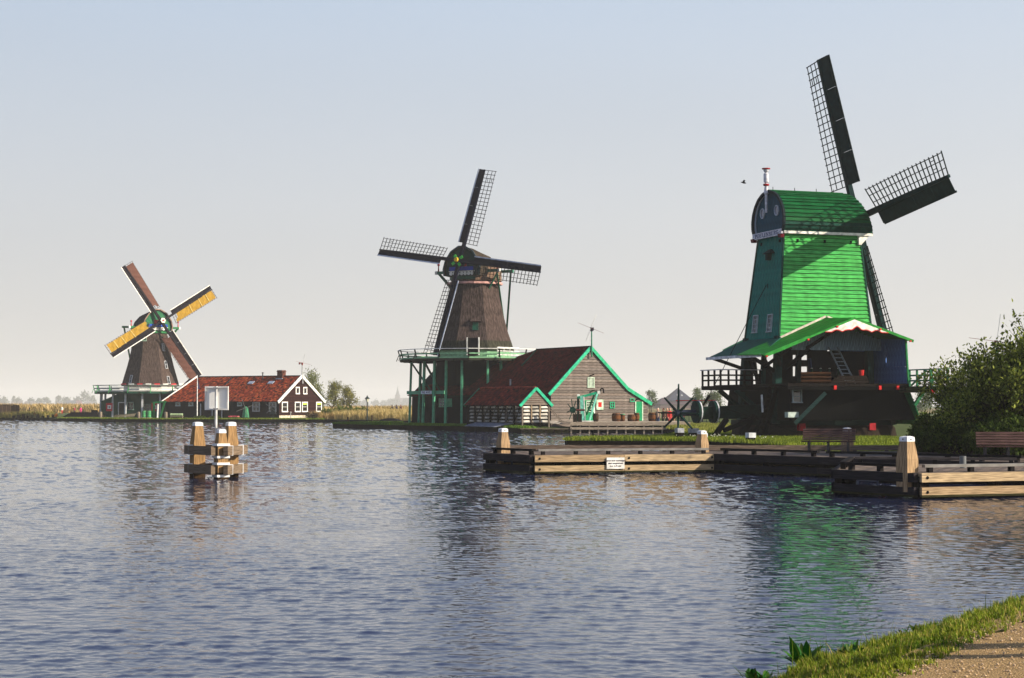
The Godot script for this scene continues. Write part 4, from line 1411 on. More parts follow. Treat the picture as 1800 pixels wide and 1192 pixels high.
# lapped boards filling an outline in the plane of z = 0; spans(y) gives [x0, x1]
func gable_boards(parent: Node3D, xf: Transform3D, y0: float, y1: float, pitch: float, spans: Callable, mats_: Array, called := "board") -> void:
	var y := y0
	var i := 0
	while y < y1 - 0.02:
		var top := minf(y + pitch, y1)
		var s0: Array = spans.call(y)
		var s1: Array = spans.call(top)
		if s0[1] - s0[0] > 0.05:
			var m := MB.new()
			m.xf = xf
			var w := 0.012 * sin(i * 1.9)
			m.hexa([Vector3(s0[0], y + 0.022, 0.07 + w), Vector3(s0[1], y + 0.022, 0.07 - w), Vector3(s0[1], y + 0.022, -0.02), Vector3(s0[0], y + 0.022, -0.02), Vector3(s1[0], top - 0.012, 0.03), Vector3(s1[1], top - 0.012, 0.03), Vector3(s1[1], top - 0.012, -0.02), Vector3(s1[0], top - 0.012, -0.02)])
			part(called, m, mats_[i % mats_.size()], parent)
		y += pitch
		i += 1

func barn_span(y: float) -> Array:      # gable outline of the grey barn at height y above the deck line
	var l := 0.0 if y < 3.75 else (y - 3.75) * 4.37 / 4.15
	var r := 11.05
	if y > 2.65 and y <= 3.9: r = lerpf(11.05, 8.64, (y - 2.65) / 1.25)
	elif y > 3.9: r = lerpf(8.64, 4.37, (y - 3.9) / 4.0)
	return [l, r]

func grey_barn() -> void:
	var barn := thing("barn", "large grey boarded barn with dark red tiled roof and bright green verges", "barn", Vector3(3.63, 0, -160), 30.0)
	var green := mat(0.022, 0.40, 0.20, "paint", 0.5)
	var green_b := mat(0.03, 0.48, 0.27, "paint", 0.5)
	var door_green := mat(0.015, 0.33, 0.14, "wood_v", 0.5)
	var white := mat(0.8, 0.8, 0.74, "paint", 0.5)
	var pale := mat(0.5, 0.68, 0.52, "paint", 0.5)
	var tar := mat(0.004, 0.004, 0.006, "wood_h", 0.75)
	var core := MB.new()
	core.prism(PackedVector2Array([Vector2(0.05, 0.3), Vector2(11.0, 0.3), Vector2(11.0, 2.6), Vector2(8.62, 3.8), Vector2(4.37, 7.75), Vector2(0.1, 3.7)]), 9.6, Transform3D(Basis(), Vector3(0, 0, -9.62)))
	core.prism(PackedVector2Array([Vector2(0.05, 0.3), Vector2(9.0, 0.3), Vector2(9.0, 3.0), Vector2(5.8, 6.6), Vector2(2.9, 6.4), Vector2(0.1, 3.7)]), 19.5, Transform3D(Basis(), Vector3(0, 0, -29.1)))
	part("wall", core, tar, barn)
	var greys := [mat(0.225, 0.185, 0.165, "wood_h", 0.85), mat(0.18, 0.148, 0.132, "wood_h", 0.85), mat(0.265, 0.222, 0.195, "wood_h", 0.85), mat(0.20, 0.172, 0.158, "wood_h", 0.85), mat(0.24, 0.195, 0.17, "wood_h", 0.85), mat(0.165, 0.14, 0.125, "wood_h", 0.85), mat(0.215, 0.182, 0.165, "wood_h", 0.85)]
	gable_boards(barn, Transform3D(), 0.4, 7.85, 0.265, barn_span, greys)
	var reds := [Color(0.17, 0.017, 0.016), Color(0.14, 0.014, 0.014), Color(0.20, 0.023, 0.018), Color(0.10, 0.013, 0.015)]
	var tm := mat(1, 1, 1, "tile", 0.75, true)
	var r := MB.new()
	tiles(r, Vector3(-0.35, 3.45, -29.3), Vector3(-0.35, 3.45, 0.12), Vector3(4.37, 7.98, 0.12), Vector3(4.37, 7.98, -9.7), reds)
	tiles(r, Vector3(-0.33, 3.47, -29.3), Vector3(-0.33, 3.47, -17.0), Vector3(1.75, 5.45, -17.0), Vector3(0.75, 4.5, -27.9), reds)
	tiles(r, Vector3(-0.33, 3.47, -17.02), Vector3(-0.33, 3.47, -9.72), Vector3(2.9, 6.55, -9.72), Vector3(1.75, 5.45, -17.02), reds)
	var roof := part("roof_tiles", r, tm, barn)
	roof.set_meta("kind", "stuff")
	var r2 := MB.new()
	tiles(r2, Vector3(8.7, 3.95, 0.12), Vector3(8.7, 3.95, -9.7), Vector3(4.37, 7.98, -9.7), Vector3(4.37, 7.98, 0.12), reds)
	tiles(r2, Vector3(11.3, 2.6, 0.12), Vector3(11.3, 2.6, -9.7), Vector3(8.7, 3.95, -9.7), Vector3(8.7, 3.95, 0.12), reds)
	part("roof_tiles", r2, tm, barn).set_meta("kind", "stuff")
	var ridge := MB.new()
	ridge.bar(Vector3(4.37, 8.02, 0.1), Vector3(4.37, 8.02, -9.7), 0.26, 0.12)
	part("ridge_tiles", ridge, mat(0.05, 0.012, 0.012, "tile", 0.8), barn)
	var v := MB.new()
	v.bar(Vector3(-0.3, 3.42, 0.16), Vector3(4.37, 7.93, 0.16), 0.13, 0.3, Vector3.UP)
	part("left_verge", v, green_b, barn)
	var v2 := MB.new()
	v2.bar(Vector3(4.37, 7.93, 0.165), Vector3(8.6, 3.98, 0.165), 0.13, 0.3)
	v2.bar(Vector3(8.58, 4.0, 0.165), Vector3(11.35, 2.55, 0.165), 0.13, 0.32)
	part("right_verge", v2, green, barn)
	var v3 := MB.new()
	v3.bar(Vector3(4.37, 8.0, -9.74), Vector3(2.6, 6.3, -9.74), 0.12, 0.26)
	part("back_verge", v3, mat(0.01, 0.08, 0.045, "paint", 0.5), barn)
	var gut := MB.new()
	gut.bar(Vector3(-0.1, 3.42, -29.0), Vector3(-0.1, 3.42, -0.1), 0.1, 0.2)
	part("eaves_board", gut, mat(0.008, 0.035, 0.025, "wood_h", 0.6), barn)
	# gable openings
	window(barn, frame_at(Vector3(4.42, 4.6, 0.06), Vector3.BACK), 0.78, 1.0, mat(0.55, 0.68, 0.55, "paint", 0.5), 5, 1, 0.05, mat(0.35, 0.42, 0.36, "paint", 0.5))
	window(barn, frame_at(Vector3(6.84, 2.45, 0.06), Vector3.BACK), 0.52, 0.62, green, 2, 2, 0.05)
	window(barn, frame_at(Vector3(9.12, 2.93, 0.06), Vector3.BACK), 0.48, 0.34, green, 1, 1, 0.04)
	var door := MB.new()
	door.bx(3.42, 4.72, 0.95, 2.9, 0.05, 0.11)
	var dd := part("double_door", door, door_green, barn)
	window(dd, frame_at(Vector3(4.28, 2.32, 0.115), Vector3.BACK), 0.85, 1.05, pale, 3, 4, 0.04)
	var jamb := MB.new()
	jamb.bx(4.73, 4.84, 0.95, 2.96, 0.05, 0.13)
	part("door_jamb", jamb, white, dd)
	var sh := MB.new()
	sh.bx(5.0, 5.78, 2.0, 2.96, 0.09, 0.16)
	var so := part("shutter", sh, pale, barn)
	var rs := MB.new()
	rs.bx(5.2, 5.58, 2.26, 2.72, 0.155, 0.17)
	part("red_square", rs, mat(0.6, 0.012, 0.012, "paint", 0.45), so)
	var d2 := MB.new()
	d2.bx(9.58, 10.26, 0.95, 2.78, 0.05, 0.10)
	var d2o := part("side_door", d2, door_green, barn)
	for x in [9.46, 10.27]:
		var j2 := MB.new()
		j2.bx(x, x + 0.11, 0.95, 2.8, 0.05, 0.12)
		part("door_jamb", j2, pale, d2o)
	var hook := MB.new()
	for i in 6:
		var a := PI * i / 6.0
		var b := PI * (i + 1) / 6.0
		hook.bar(Vector3(5.4 - 0.16 * cos(a), 3.85 + 0.2 * sin(a), 0.5), Vector3(5.4 - 0.16 * cos(b), 3.85 + 0.2 * sin(b), 0.5), 0.1, 0.1, Vector3.BACK)
	hook.bar(Vector3(5.24, 3.85, 0.5), Vector3(5.14, 3.45, 0.15), 0.1, 0.1, Vector3.BACK)
	hook.bar(Vector3(5.56, 3.85, 0.5), Vector3(5.6, 3.6, 0.5), 0.1, 0.1, Vector3.BACK)
	part("iron_hook", hook, tar, barn)
	for p in [Vector3(4.35, 5.25, 0.1), Vector3(4.4, 3.75, 0.1), Vector3(9.55, 2.95, 0.1)]:
		var lm := MB.new()
		lm.bar(p, p + Vector3(0.25, 0.12, 0.28), 0.12, 0.1)
		part("small_lamp", lm, tar, barn)
	var pipe := MB.new()
	pipe.tube(Vector3(0.6, 4.3, -8.6), Vector3(0.6, 5.0, -8.6), 0.09, 0.09, 8)
	part("vent_pipe", pipe, mat(0.35, 0.36, 0.38, "paint", 0.5), barn)
	# wind vane on the gable: green pole with a four-bladed propeller, red and white
	vane("slender red and white propeller vane on the green pole of the grey barn", barn.transform * Vector3(4.37, 7.0, 0.3), 2.75, -15.0, 22.0, 1.35, true)

func vane(label: String, at: Vector3, h: float, yaw: float, roll: float, r: float, green_pole: bool) -> void:
	var o := thing("wind_vane", label, "wind vane", at, yaw, "propeller vanes on the roofs")
	var pole := MB.new()
	pole.tube(Vector3.ZERO, Vector3(0, h - 0.25, 0), 0.075, 0.06, 8)
	part("pole", pole, mat(0.04, 0.22, 0.13, "paint", 0.5) if green_pole else mat(0.35, 0.36, 0.36, "paint", 0.5), o)
	var body := MB.new()
	body.tube(Vector3(0, h - 0.3, 0), Vector3(0, h, 0), 0.13, 0.13, 8)
	body.tube(Vector3(0, h, 0.3), Vector3(0, h, -0.6), 0.08, 0.06, 8)
	body.box(Vector3(0, h - 0.05, -0.75), Vector3(0.04, 0.3, 0.35))
	part("vane_body", body, mat(0.02, 0.02, 0.03, "paint", 0.5) if green_pole else mat(0.4, 0.03, 0.03, "paint", 0.5), o)
	for i in 4:
		var a := deg_to_rad(roll + 90.0 * i)
		var e := Vector3(-cos(a), sin(a), 0)
		var b := MB.new()
		b.bar(Vector3(0, h, 0.32), Vector3(0, h, 0.32) + e * r, 0.03, 0.05, Vector3.BACK, 0.02, 0.11)
		part("blade", b, mat(0.35, 0.14, 0.13, "paint", 0.5) if i % 2 == 0 else mat(0.72, 0.72, 0.70, "paint", 0.5), o)

func slab_shed() -> void:
	var o := thing("drying_shed", "low open shed with red tiled roof and green verges in front of the grey barn", "shed", Vector3(0.92, 0, -154), 30.0)
	var green := mat(0.02, 0.42, 0.24, "paint", 0.5)
	var frame := mat(0.20, 0.165, 0.14, "wood_v", 0.85)
	var dark := mat(0.012, 0.011, 0.012, "wood_v", 0.8)
	var reds := [Color(0.23, 0.026, 0.021), Color(0.18, 0.02, 0.017), Color(0.26, 0.036, 0.024), Color(0.08, 0.014, 0.016)]
	var tm := mat(1, 1, 1, "tile", 0.75, true)
	var w := 2.8
	var l := -10.3
	var t := MB.new()
	tiles(t, Vector3(-0.3, 2.42, l - 0.1), Vector3(-0.3, 2.42, 0.1), Vector3(w / 2, 4.0, 0.1), Vector3(w / 2, 4.0, l - 0.1), reds, 0.3, 0.24)
	tiles(t, Vector3(w + 0.3, 2.42, 0.1), Vector3(w + 0.3, 2.42, l - 0.1), Vector3(w / 2, 4.0, l - 0.1), Vector3(w / 2, 4.0, 0.1), reds, 0.3, 0.24)
	part("roof_tiles", t, tm, o).set_meta("kind", "stuff")
	for i in 30:
		var rt := MB.new()
		var z0 := 0.05 + l * i / 30.0
		rt.tube(Vector3(w / 2, 4.03, z0), Vector3(w / 2, 4.05, z0 + l / 30.0 * 1.04), 0.13, 0.11, 8)
		part("ridge_tile", rt, mat(0.30, 0.055, 0.04, "tile", 0.75), o)
	var v := MB.new()
	v.bar(Vector3(-0.32, 2.36, 0.14), Vector3(w / 2, 3.98, 0.14), 0.1, 0.26)
	part("verge_board", v, green, o)
	v = MB.new()
	v.bar(Vector3(w / 2, 3.98, 0.145), Vector3(w + 0.32, 2.36, 0.145), 0.1, 0.26)
	part("verge_board", v, green, o)
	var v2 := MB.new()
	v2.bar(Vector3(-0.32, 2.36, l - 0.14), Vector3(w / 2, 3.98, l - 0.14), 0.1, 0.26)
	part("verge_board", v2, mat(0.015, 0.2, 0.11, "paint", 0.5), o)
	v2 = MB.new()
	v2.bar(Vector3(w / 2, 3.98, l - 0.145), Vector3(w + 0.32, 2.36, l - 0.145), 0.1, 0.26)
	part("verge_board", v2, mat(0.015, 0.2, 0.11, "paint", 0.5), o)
	var greys := [mat(0.23, 0.185, 0.155, "wood_h", 0.85), mat(0.20, 0.16, 0.135, "wood_h", 0.85)]
	gable_boards(o, Transform3D(Basis(), Vector3(0, 0, 0.03)), 2.45, 3.85, 0.2, func(y): return [(y - 2.4) / 1.58 * w / 2 - 0.02, w - (y - 2.4) / 1.58 * w / 2 + 0.02], greys)
	var fl := MB.new()
	fl.bx(-0.1, w + 0.1, 0.72, 0.86, l, 0.05)
	part("floor", fl, dark, o)
	for x in [0.0, w]:
		for i in 8:
			var p := MB.new()
			var z := l * i / 7.0
			p.bar(Vector3(x, -0.2 if i % 2 == 0 else 0.3, z), Vector3(x, 2.45, z), 0.13, 0.13)
			part("post", p, frame if (i == 0) else dark, o)
	for x in [0.95, 1.85]:
		var p := MB.new()
		p.bar(Vector3(x, 0.8, 0.0), Vector3(x, 2.45, 0.0), 0.16, 0.12)
		part("post", p, mat(0.33, 0.24, 0.16, "wood_v", 0.85), o)
	for i in 6:                                    # slanting braces along the open side
		var b := MB.new()
		var z := l * (i + 0.5) / 7.0
		b.bar(Vector3(-0.08, 0.9, z - 0.6), Vector3(-0.08, 2.4, z + 0.6), 0.07, 0.1)
		part("brace", b, dark, o)
	var sh := MB.new()
	for y in [0.9, 1.22, 1.54, 1.86, 2.18]:
		sh.bx(0.08, w - 0.08, y - 0.05, y - 0.02, l + 0.1, -0.02)
	part("shelves", sh, dark, o)
	# folded-down screens beside the shed
	for i in 5:
		var s := MB.new()
		var z := l * (i + 1.0) / 7.0 - 1.2
		quad_slab(s, Vector3(-2.1 + 0.2 * i, 0.5, z), Vector3(-2.1 + 0.2 * i, 0.5, z + 1.3), Vector3(-0.1, 0.82, z + 1.35), Vector3(-0.1, 0.82, z - 0.05), 0.05)
		part("hinged_screen", s, mat(0.20, 0.22, 0.27, "wood_h", 0.8), o)
	for i in 3:
		var s := MB.new()
		quad_slab(s, Vector3(w + 0.1, 0.85 + 0.1 * i, -0.2 - 0.5 * i), Vector3(w + 1.6, 0.75 + 0.1 * i, 0.1 - 0.5 * i), Vector3(w + 1.7, 0.78 + 0.1 * i, -0.5 - 0.5 * i), Vector3(w + 0.1, 0.88 + 0.1 * i, -0.8 - 0.5 * i), 0.05)
		part("hinged_screen", s, mat(0.5, 0.46, 0.42, "wood_h", 0.8), o)
	for q in [[Vector3(w + 0.1, 2.3, -0.1), Vector3(w + 1.3, 1.0, 0.2)], [Vector3(w + 0.1, 2.3, -0.5), Vector3(w + 1.5, 0.95, -0.3)], [Vector3(-0.2, 2.3, -2.5), Vector3(-1.0, 0.75, -1.2)]]:
		var pr := MB.new()
		pr.bar(q[0], q[1], 0.06, 0.06)
		part("screen_prop", pr, frame, o)
	# white slabs on the shelves: the end stacks first, then the long side
	var words := ["lowest", "second", "middle", "fourth", "top"]
	var chalk := mat(0.75, 0.71, 0.64, "earth", 0.9)
	var first: MeshInstance3D = null
	for bay in 3:
		for k in 5:
			var m := MB.new()
			m.hexa([Vector3(-0.38, 0, 0.32), Vector3(0.36, 0, 0.34), Vector3(0.36, 0, -0.3), Vector3(-0.37, 0, -0.32), Vector3(-0.34, 0.17, 0.27), Vector3(0.33, 0.2, 0.28), Vector3(0.32, 0.18, -0.26), Vector3(-0.35, 0.2, -0.28)])
			var s := solo("chalk_slab", m, chalk, "white chalk slab on the %s shelf, %s bay of the shed's gable end" % [words[k], ["left", "middle", "right"][bay]], "slab", o.transform * Vector3(0.5 + bay * 0.92, 0.885 + 0.32 * k, -0.3 + rnd(-0.04, 0.04)), 30.0 + rnd(-6, 6), "chalk slabs drying on the shelves")
	for bay in 7:
		for k in 5:
			var m := MB.new()
			var q := rnd(-0.05, 0.05)
			m.hexa([Vector3(-0.3, 0, 0.34 + q), Vector3(0.3, 0, 0.36), Vector3(0.3, 0, -0.33), Vector3(-0.3, 0, -0.32 + q), Vector3(-0.26, 0.13, 0.24), Vector3(0.25, 0.17 + q, 0.26), Vector3(0.26, 0.15, -0.22), Vector3(-0.25, 0.16, -0.25)])
			solo("chalk_slab", m, chalk, "shaded chalk slab on the %s shelf, %s bay of the shed's long side counted from the gable" % [words[k], ["first", "second", "third", "fourth", "fifth", "sixth", "seventh"][bay]], "slab", o.transform * Vector3(0.42, 0.885 + 0.32 * k, l * (bay + 0.5) / 7.0 - 0.25 + rnd(-0.1, 0.1)), 30.0 + rnd(-8, 8), "chalk slabs drying on the shelves")

func long_house() -> void:
	var o := thing("house", "long low black boarded house with orange-red tiled roof and white verges", "house", Vector3(-34.4, 0, -252), 62.0)
	var black := mat(0.005, 0.005, 0.007, "wood_h", 0.75)
	var browns := [mat(0.040, 0.017, 0.016, "wood_h", 0.75), mat(0.034, 0.015, 0.015, "wood_h", 0.75), mat(0.045, 0.019, 0.017, "wood_h", 0.75)]
	var white := mat(0.85, 0.84, 0.80, "paint", 0.5)
	var grey := mat(0.5, 0.5, 0.52, "paint", 0.5)
	var core := MB.new()
	core.prism(PackedVector2Array([Vector2(0, 0.3), Vector2(11.3, 0.3), Vector2(11.3, 3.15), Vector2(5.6, 6.6), Vector2(0, 3.15)]), 21.2, Transform3D(Basis(), Vector3(0, 0, -21.2)))
	part("wall", core, black, o)
	gable_boards(o, Transform3D(), 0.95, 6.75, 0.24, func(y): return [0.0, 11.3] if y < 3.15 else [(y - 3.15) / 3.6 * 5.6, 11.3 - (y - 3.15) / 3.6 * 5.7], browns)
	var plinth := MB.new()
	plinth.bx(0.02, 11.28, 0.2, 0.93, 0.0, 0.09)
	part("plinth", plinth, mat(0.62, 0.55, 0.42, "paint", 0.8), o)
	var reds := [Color(0.46, 0.085, 0.030), Color(0.38, 0.058, 0.024), Color(0.30, 0.042, 0.02), Color(0.52, 0.11, 0.035), Color(0.10, 0.02, 0.016)]
	var tm := mat(1, 1, 1, "tile", 0.85, true)
	var t := MB.new()
	tiles(t, Vector3(-0.4, 3.0, -21.6), Vector3(-0.4, 3.0, 0.15), Vector3(5.6, 6.85, 0.15), Vector3(5.6, 6.85, -19.5), reds, 0.34, 0.3)
	var roof := part("roof_tiles", t, tm, o)
	roof.set_meta("kind", "stuff")
	var t2 := MB.new()
	tiles(t2, Vector3(11.7, 3.0, 0.15), Vector3(11.7, 3.0, -21.6), Vector3(5.6, 6.85, -19.5), Vector3(5.6, 6.85, 0.15), reds, 0.34, 0.3)
	tiles(t2, Vector3(11.7, 3.0, -21.6), Vector3(-0.4, 3.0, -21.6), Vector3(5.55, 6.85, -19.5), Vector3(5.65, 6.85, -19.5), reds, 0.34, 0.3)
	part("roof_tiles", t2, tm, o).set_meta("kind", "stuff")
	var ridge := MB.new()
	ridge.bar(Vector3(5.6, 6.9, 0.1), Vector3(5.6, 6.9, -19.5), 0.3, 0.12)
	part("ridge_tiles", ridge, mat(0.05, 0.025, 0.025, "tile", 0.8), o)
	var seam := MB.new()
	seam.bar(Vector3(0.2 + 3.2, 5.55, -12.55), Vector3(5.5, 6.9, -12.55), 0.16, 0.12)
	part("roof_seam", seam, mat(0.03, 0.03, 0.035, "tile", 0.8), o)
	for s in [[-0.5, 5.62], [11.85, 5.58]]:
		var v := MB.new()
		v.bar(Vector3(s[0], 2.88, 0.2), Vector3(s[1], 6.85, 0.2 + (0.004 if s[0] > 0 else 0.0)), 0.14, 0.42)
		part("white_verge", v, white, o)
	var v3 := MB.new()
	v3.bar(Vector3(-0.45, 2.95, -21.65), Vector3(5.5, 6.9, -19.55), 0.2, 0.3)
	part("white_verge", v3, white, o)
	var pin := MB.new()
	pin.bar(Vector3(5.6, 5.7, 0.3), Vector3(5.6, 6.95, 0.3), 0.14, 0.12)
	part("gable_finial", pin, grey, o)
	for c in [[4.62, 4.65, 1.0, 1.1], [6.58, 4.65, 1.0, 1.1], [1.35, 2.2, 1.5, 1.55], [4.66, 2.2, 1.5, 1.55], [6.5, 2.2, 1.5, 1.55], [10.25, 2.2, 1.5, 1.55]]:
		var wn := window(o, frame_at(Vector3(c[0], c[1], 0.055), Vector3.BACK), c[2], c[3], white, 1, 2 if c[1] < 3 else 1, 0.05, null, 0.17)
		if c[0] > 6.0 and c[1] < 3.0:
			var blind := MB.new()
			blind.bx(c[0] - 0.55, c[0] + 0.55, c[1] + 0.32, c[1] + 0.6, 0.07, 0.09)
			part("green_blind", blind, mat(0.42, 0.62, 0.08, "paint", 0.6), wn)
	for z in [-18.8, -16.3, -7.1]:
		window(o, frame_at(Vector3(-0.03, 2.6, z), Vector3.LEFT), 0.85, 0.6, mat(0.42, 0.5, 0.5, "paint", 0.5), 1, 1, 0.05, null, 0.13)
	for z in [-4.1, -1.1]:
		window(o, frame_at(Vector3(-0.03, 2.2, z), Vector3.LEFT), 1.3, 1.4, grey, 2, 2, 0.07, null, 0.12)
	for z in [-10.4, -12.2, -14.4]:
		var dp := MB.new()
		dp.bar(Vector3(-0.1, 0.4, z), Vector3(-0.1, 2.7, z), 0.12, 0.12)
		part("drain_pipe", dp, grey, o)
	for z in [-8.0, -4.3]:
		var sk := MB.new()
		var p := Vector3(3.9, 5.88, z)
		var n := Vector3(-3.85, 6.0, 0).normalized()
		sk.xf = frame_at(p, n, Vector3(0, 0, 1))
		sk.box(Vector3.ZERO, Vector3(0.7, 0.95, 0.1))
		part("skylight", sk, mat(0.25, 0.28, 0.34, "plain", 0.15), o)
	var ch := MB.new()
	ch.bx(4.9, 5.9, 6.4, 7.75, -3.9, -3.0)
	ch.bx(4.84, 5.96, 7.5, 7.62, -3.96, -2.94)
	var co := part("chimney", ch, mat(0.16, 0.06, 0.045, "brick", 0.9), o)
	var fl := MB.new()
	fl.bx(4.75, 6.0, 6.35, 6.55, -4.05, -2.85)
	part("lead_flashing", fl, mat(0.42, 0.44, 0.5, "paint", 0.5), co)
	var pp := MB.new()
	pp.tube(Vector3(4.95, 6.3, -6.6), Vector3(4.95, 7.35, -6.6), 0.09, 0.09, 8)
	pp.tube(Vector3(4.95, 7.3, -6.6), Vector3(4.95, 7.45, -6.6), 0.15, 0.15, 8)
	part("vent_pipe", pp, mat(0.06, 0.06, 0.07, "paint", 0.5), o)
	vane("red-bodied propeller vane on the white gable of the long black house", o.transform * Vector3(5.6, 6.9, 0.2), 1.9, 40.0, 10.0, 1.3, false)

# ---------------------------------------------------------------- docks and what stands on them
func planks(o: Node3D, poly: PackedVector2Array, dir: Vector2, wide: float, top: float, mats_: Array, called := "plank") -> void:
	var across := Vector2(-dir.y, dir.x)
	var lo := INF; var hi := -INF; var la := INF; var ha := -INF
	for p in poly:
		lo = minf(lo, p.dot(across)); hi = maxf(hi, p.dot(across))
		la = minf(la, p.dot(dir)); ha = maxf(ha, p.dot(dir))
	var t := lo
	var i := 0
	while t < hi:
		var a := across * t; var b := across * (t + wide - 0.012)
		var strip := PackedVector2Array([a + dir * (la - 1), a + dir * (ha + 1), b + dir * (ha + 1), b + dir * (la - 1)])
		for piece in Geometry2D.intersect_polygons(strip, poly):
			var m := MB.new()
			m.prism(piece, 0.06, Transform3D(Basis(Vector3.RIGHT, Vector3(0, 0, 1), Vector3.DOWN), Vector3(0, top + rnd(-0.004, 0.004), 0)))
			part(called, m, mats_[rng.randi() % mats_.size()], o)
		t += wide
		i += 1

func kerb(o: Node3D, a: Vector2, b: Vector2, top: float, m: Material, feet: Material) -> void:
	var p := Vector3(a.x, top, a.y); var q := Vector3(b.x, top, b.y)
	var n := maxi(2, int(p.distance_to(q) / 1.15))
	var k := MB.new()
	k.bar(p + Vector3.UP * 0.165, q + Vector3.UP * 0.165, 0.15, 0.075)
	part("kerb_rail", k, m, o)
	for i in n + 1:
		var c := p.lerp(q, (i + 0.15) / (n + 0.3))
		var f := MB.new()
		f.bar(c, c + Vector3.UP * 0.135, 0.14, 0.12, (q - p).normalized())
		part("kerb_block", f, feet, o)

func fender(o: Node3D, a: Vector2, b: Vector2, m: Array, dark: Material, cuts: Array, bolts := true) -> void:
	var d := (b - a).normalized()
	var outw := Vector2(-d.y, d.x)          # to the right of a-b as seen from above with z down is outwards for the order used here
	for lv in [[0.43, 0.665], [0.05, 0.30]]:
		for i in cuts.size() - 1:
			var p := a.lerp(b, cuts[i]) + d * 0.006; var q := a.lerp(b, cuts[i + 1]) - d * 0.006
			var w := MB.new()
			w.bar(Vector3(p.x, (lv[0] + lv[1]) / 2, p.y) + Vector3(outw.x, 0, outw.y) * 0.08, Vector3(q.x, (lv[0] + lv[1]) / 2, q.y) + Vector3(outw.x, 0, outw.y) * 0.08, 0.16, lv[1] - lv[0])
			var t := part("fender_timber", w, m[rng.randi() % m.size()], o)
			if lv[0] < 0.1:
				var we := MB.new()
				we.bar(Vector3(p.x, 0.075, p.y) + Vector3(outw.x, 0, outw.y) * 0.081, Vector3(q.x, 0.075, q.y) + Vector3(outw.x, 0, outw.y) * 0.081, 0.165, 0.056)
				part("wet_edge", we, mat(0.045, 0.042, 0.018, "wood_h", 0.5), t)
			if bolts:
				for e in [[p, d], [q, -d]]:
					var c: Vector2 = e[0] + e[1] * 0.17
					var bm := MB.new()
					bm.tube(Vector3(c.x, (lv[0] + lv[1]) / 2, c.y) + Vector3(outw.x, 0, outw.y) * 0.155, Vector3(c.x, (lv[0] + lv[1]) / 2, c.y) + Vector3(outw.x, 0, outw.y) * 0.17, 0.045, 0.04, 10)
					bm.tube(Vector3(c.x, (lv[0] + lv[1]) / 2, c.y) + Vector3(outw.x, 0, outw.y) * 0.17, Vector3(c.x, (lv[0] + lv[1]) / 2, c.y) + Vector3(outw.x, 0, outw.y) * 0.19, 0.022, 0.022, 6)
					part("bolt", bm, dark, t)
	var n := maxi(1, int((b - a).length() / 2.2))
	for i in n + 1:
		var c := a.lerp(b, clampf(float(i) / n, 0.02, 0.98)) - outw * 0.12
		var s := MB.new()
		s.bar(Vector3(c.x, -0.6, c.y), Vector3(c.x, 0.58, c.y), 0.26, 0.26, Vector3(outw.x, 0, outw.y))
		part("pile", s, dark, o)
	var bk := MB.new()
	var ia := a - outw * 0.32 + d * 0.1; var ib := b - outw * 0.32 - d * 0.1
	bk.bar(Vector3(ia.x, 0.47, ia.y), Vector3(ib.x, 0.47, ib.y), 0.12, 0.24)
	part("bearer", bk, dark, o)

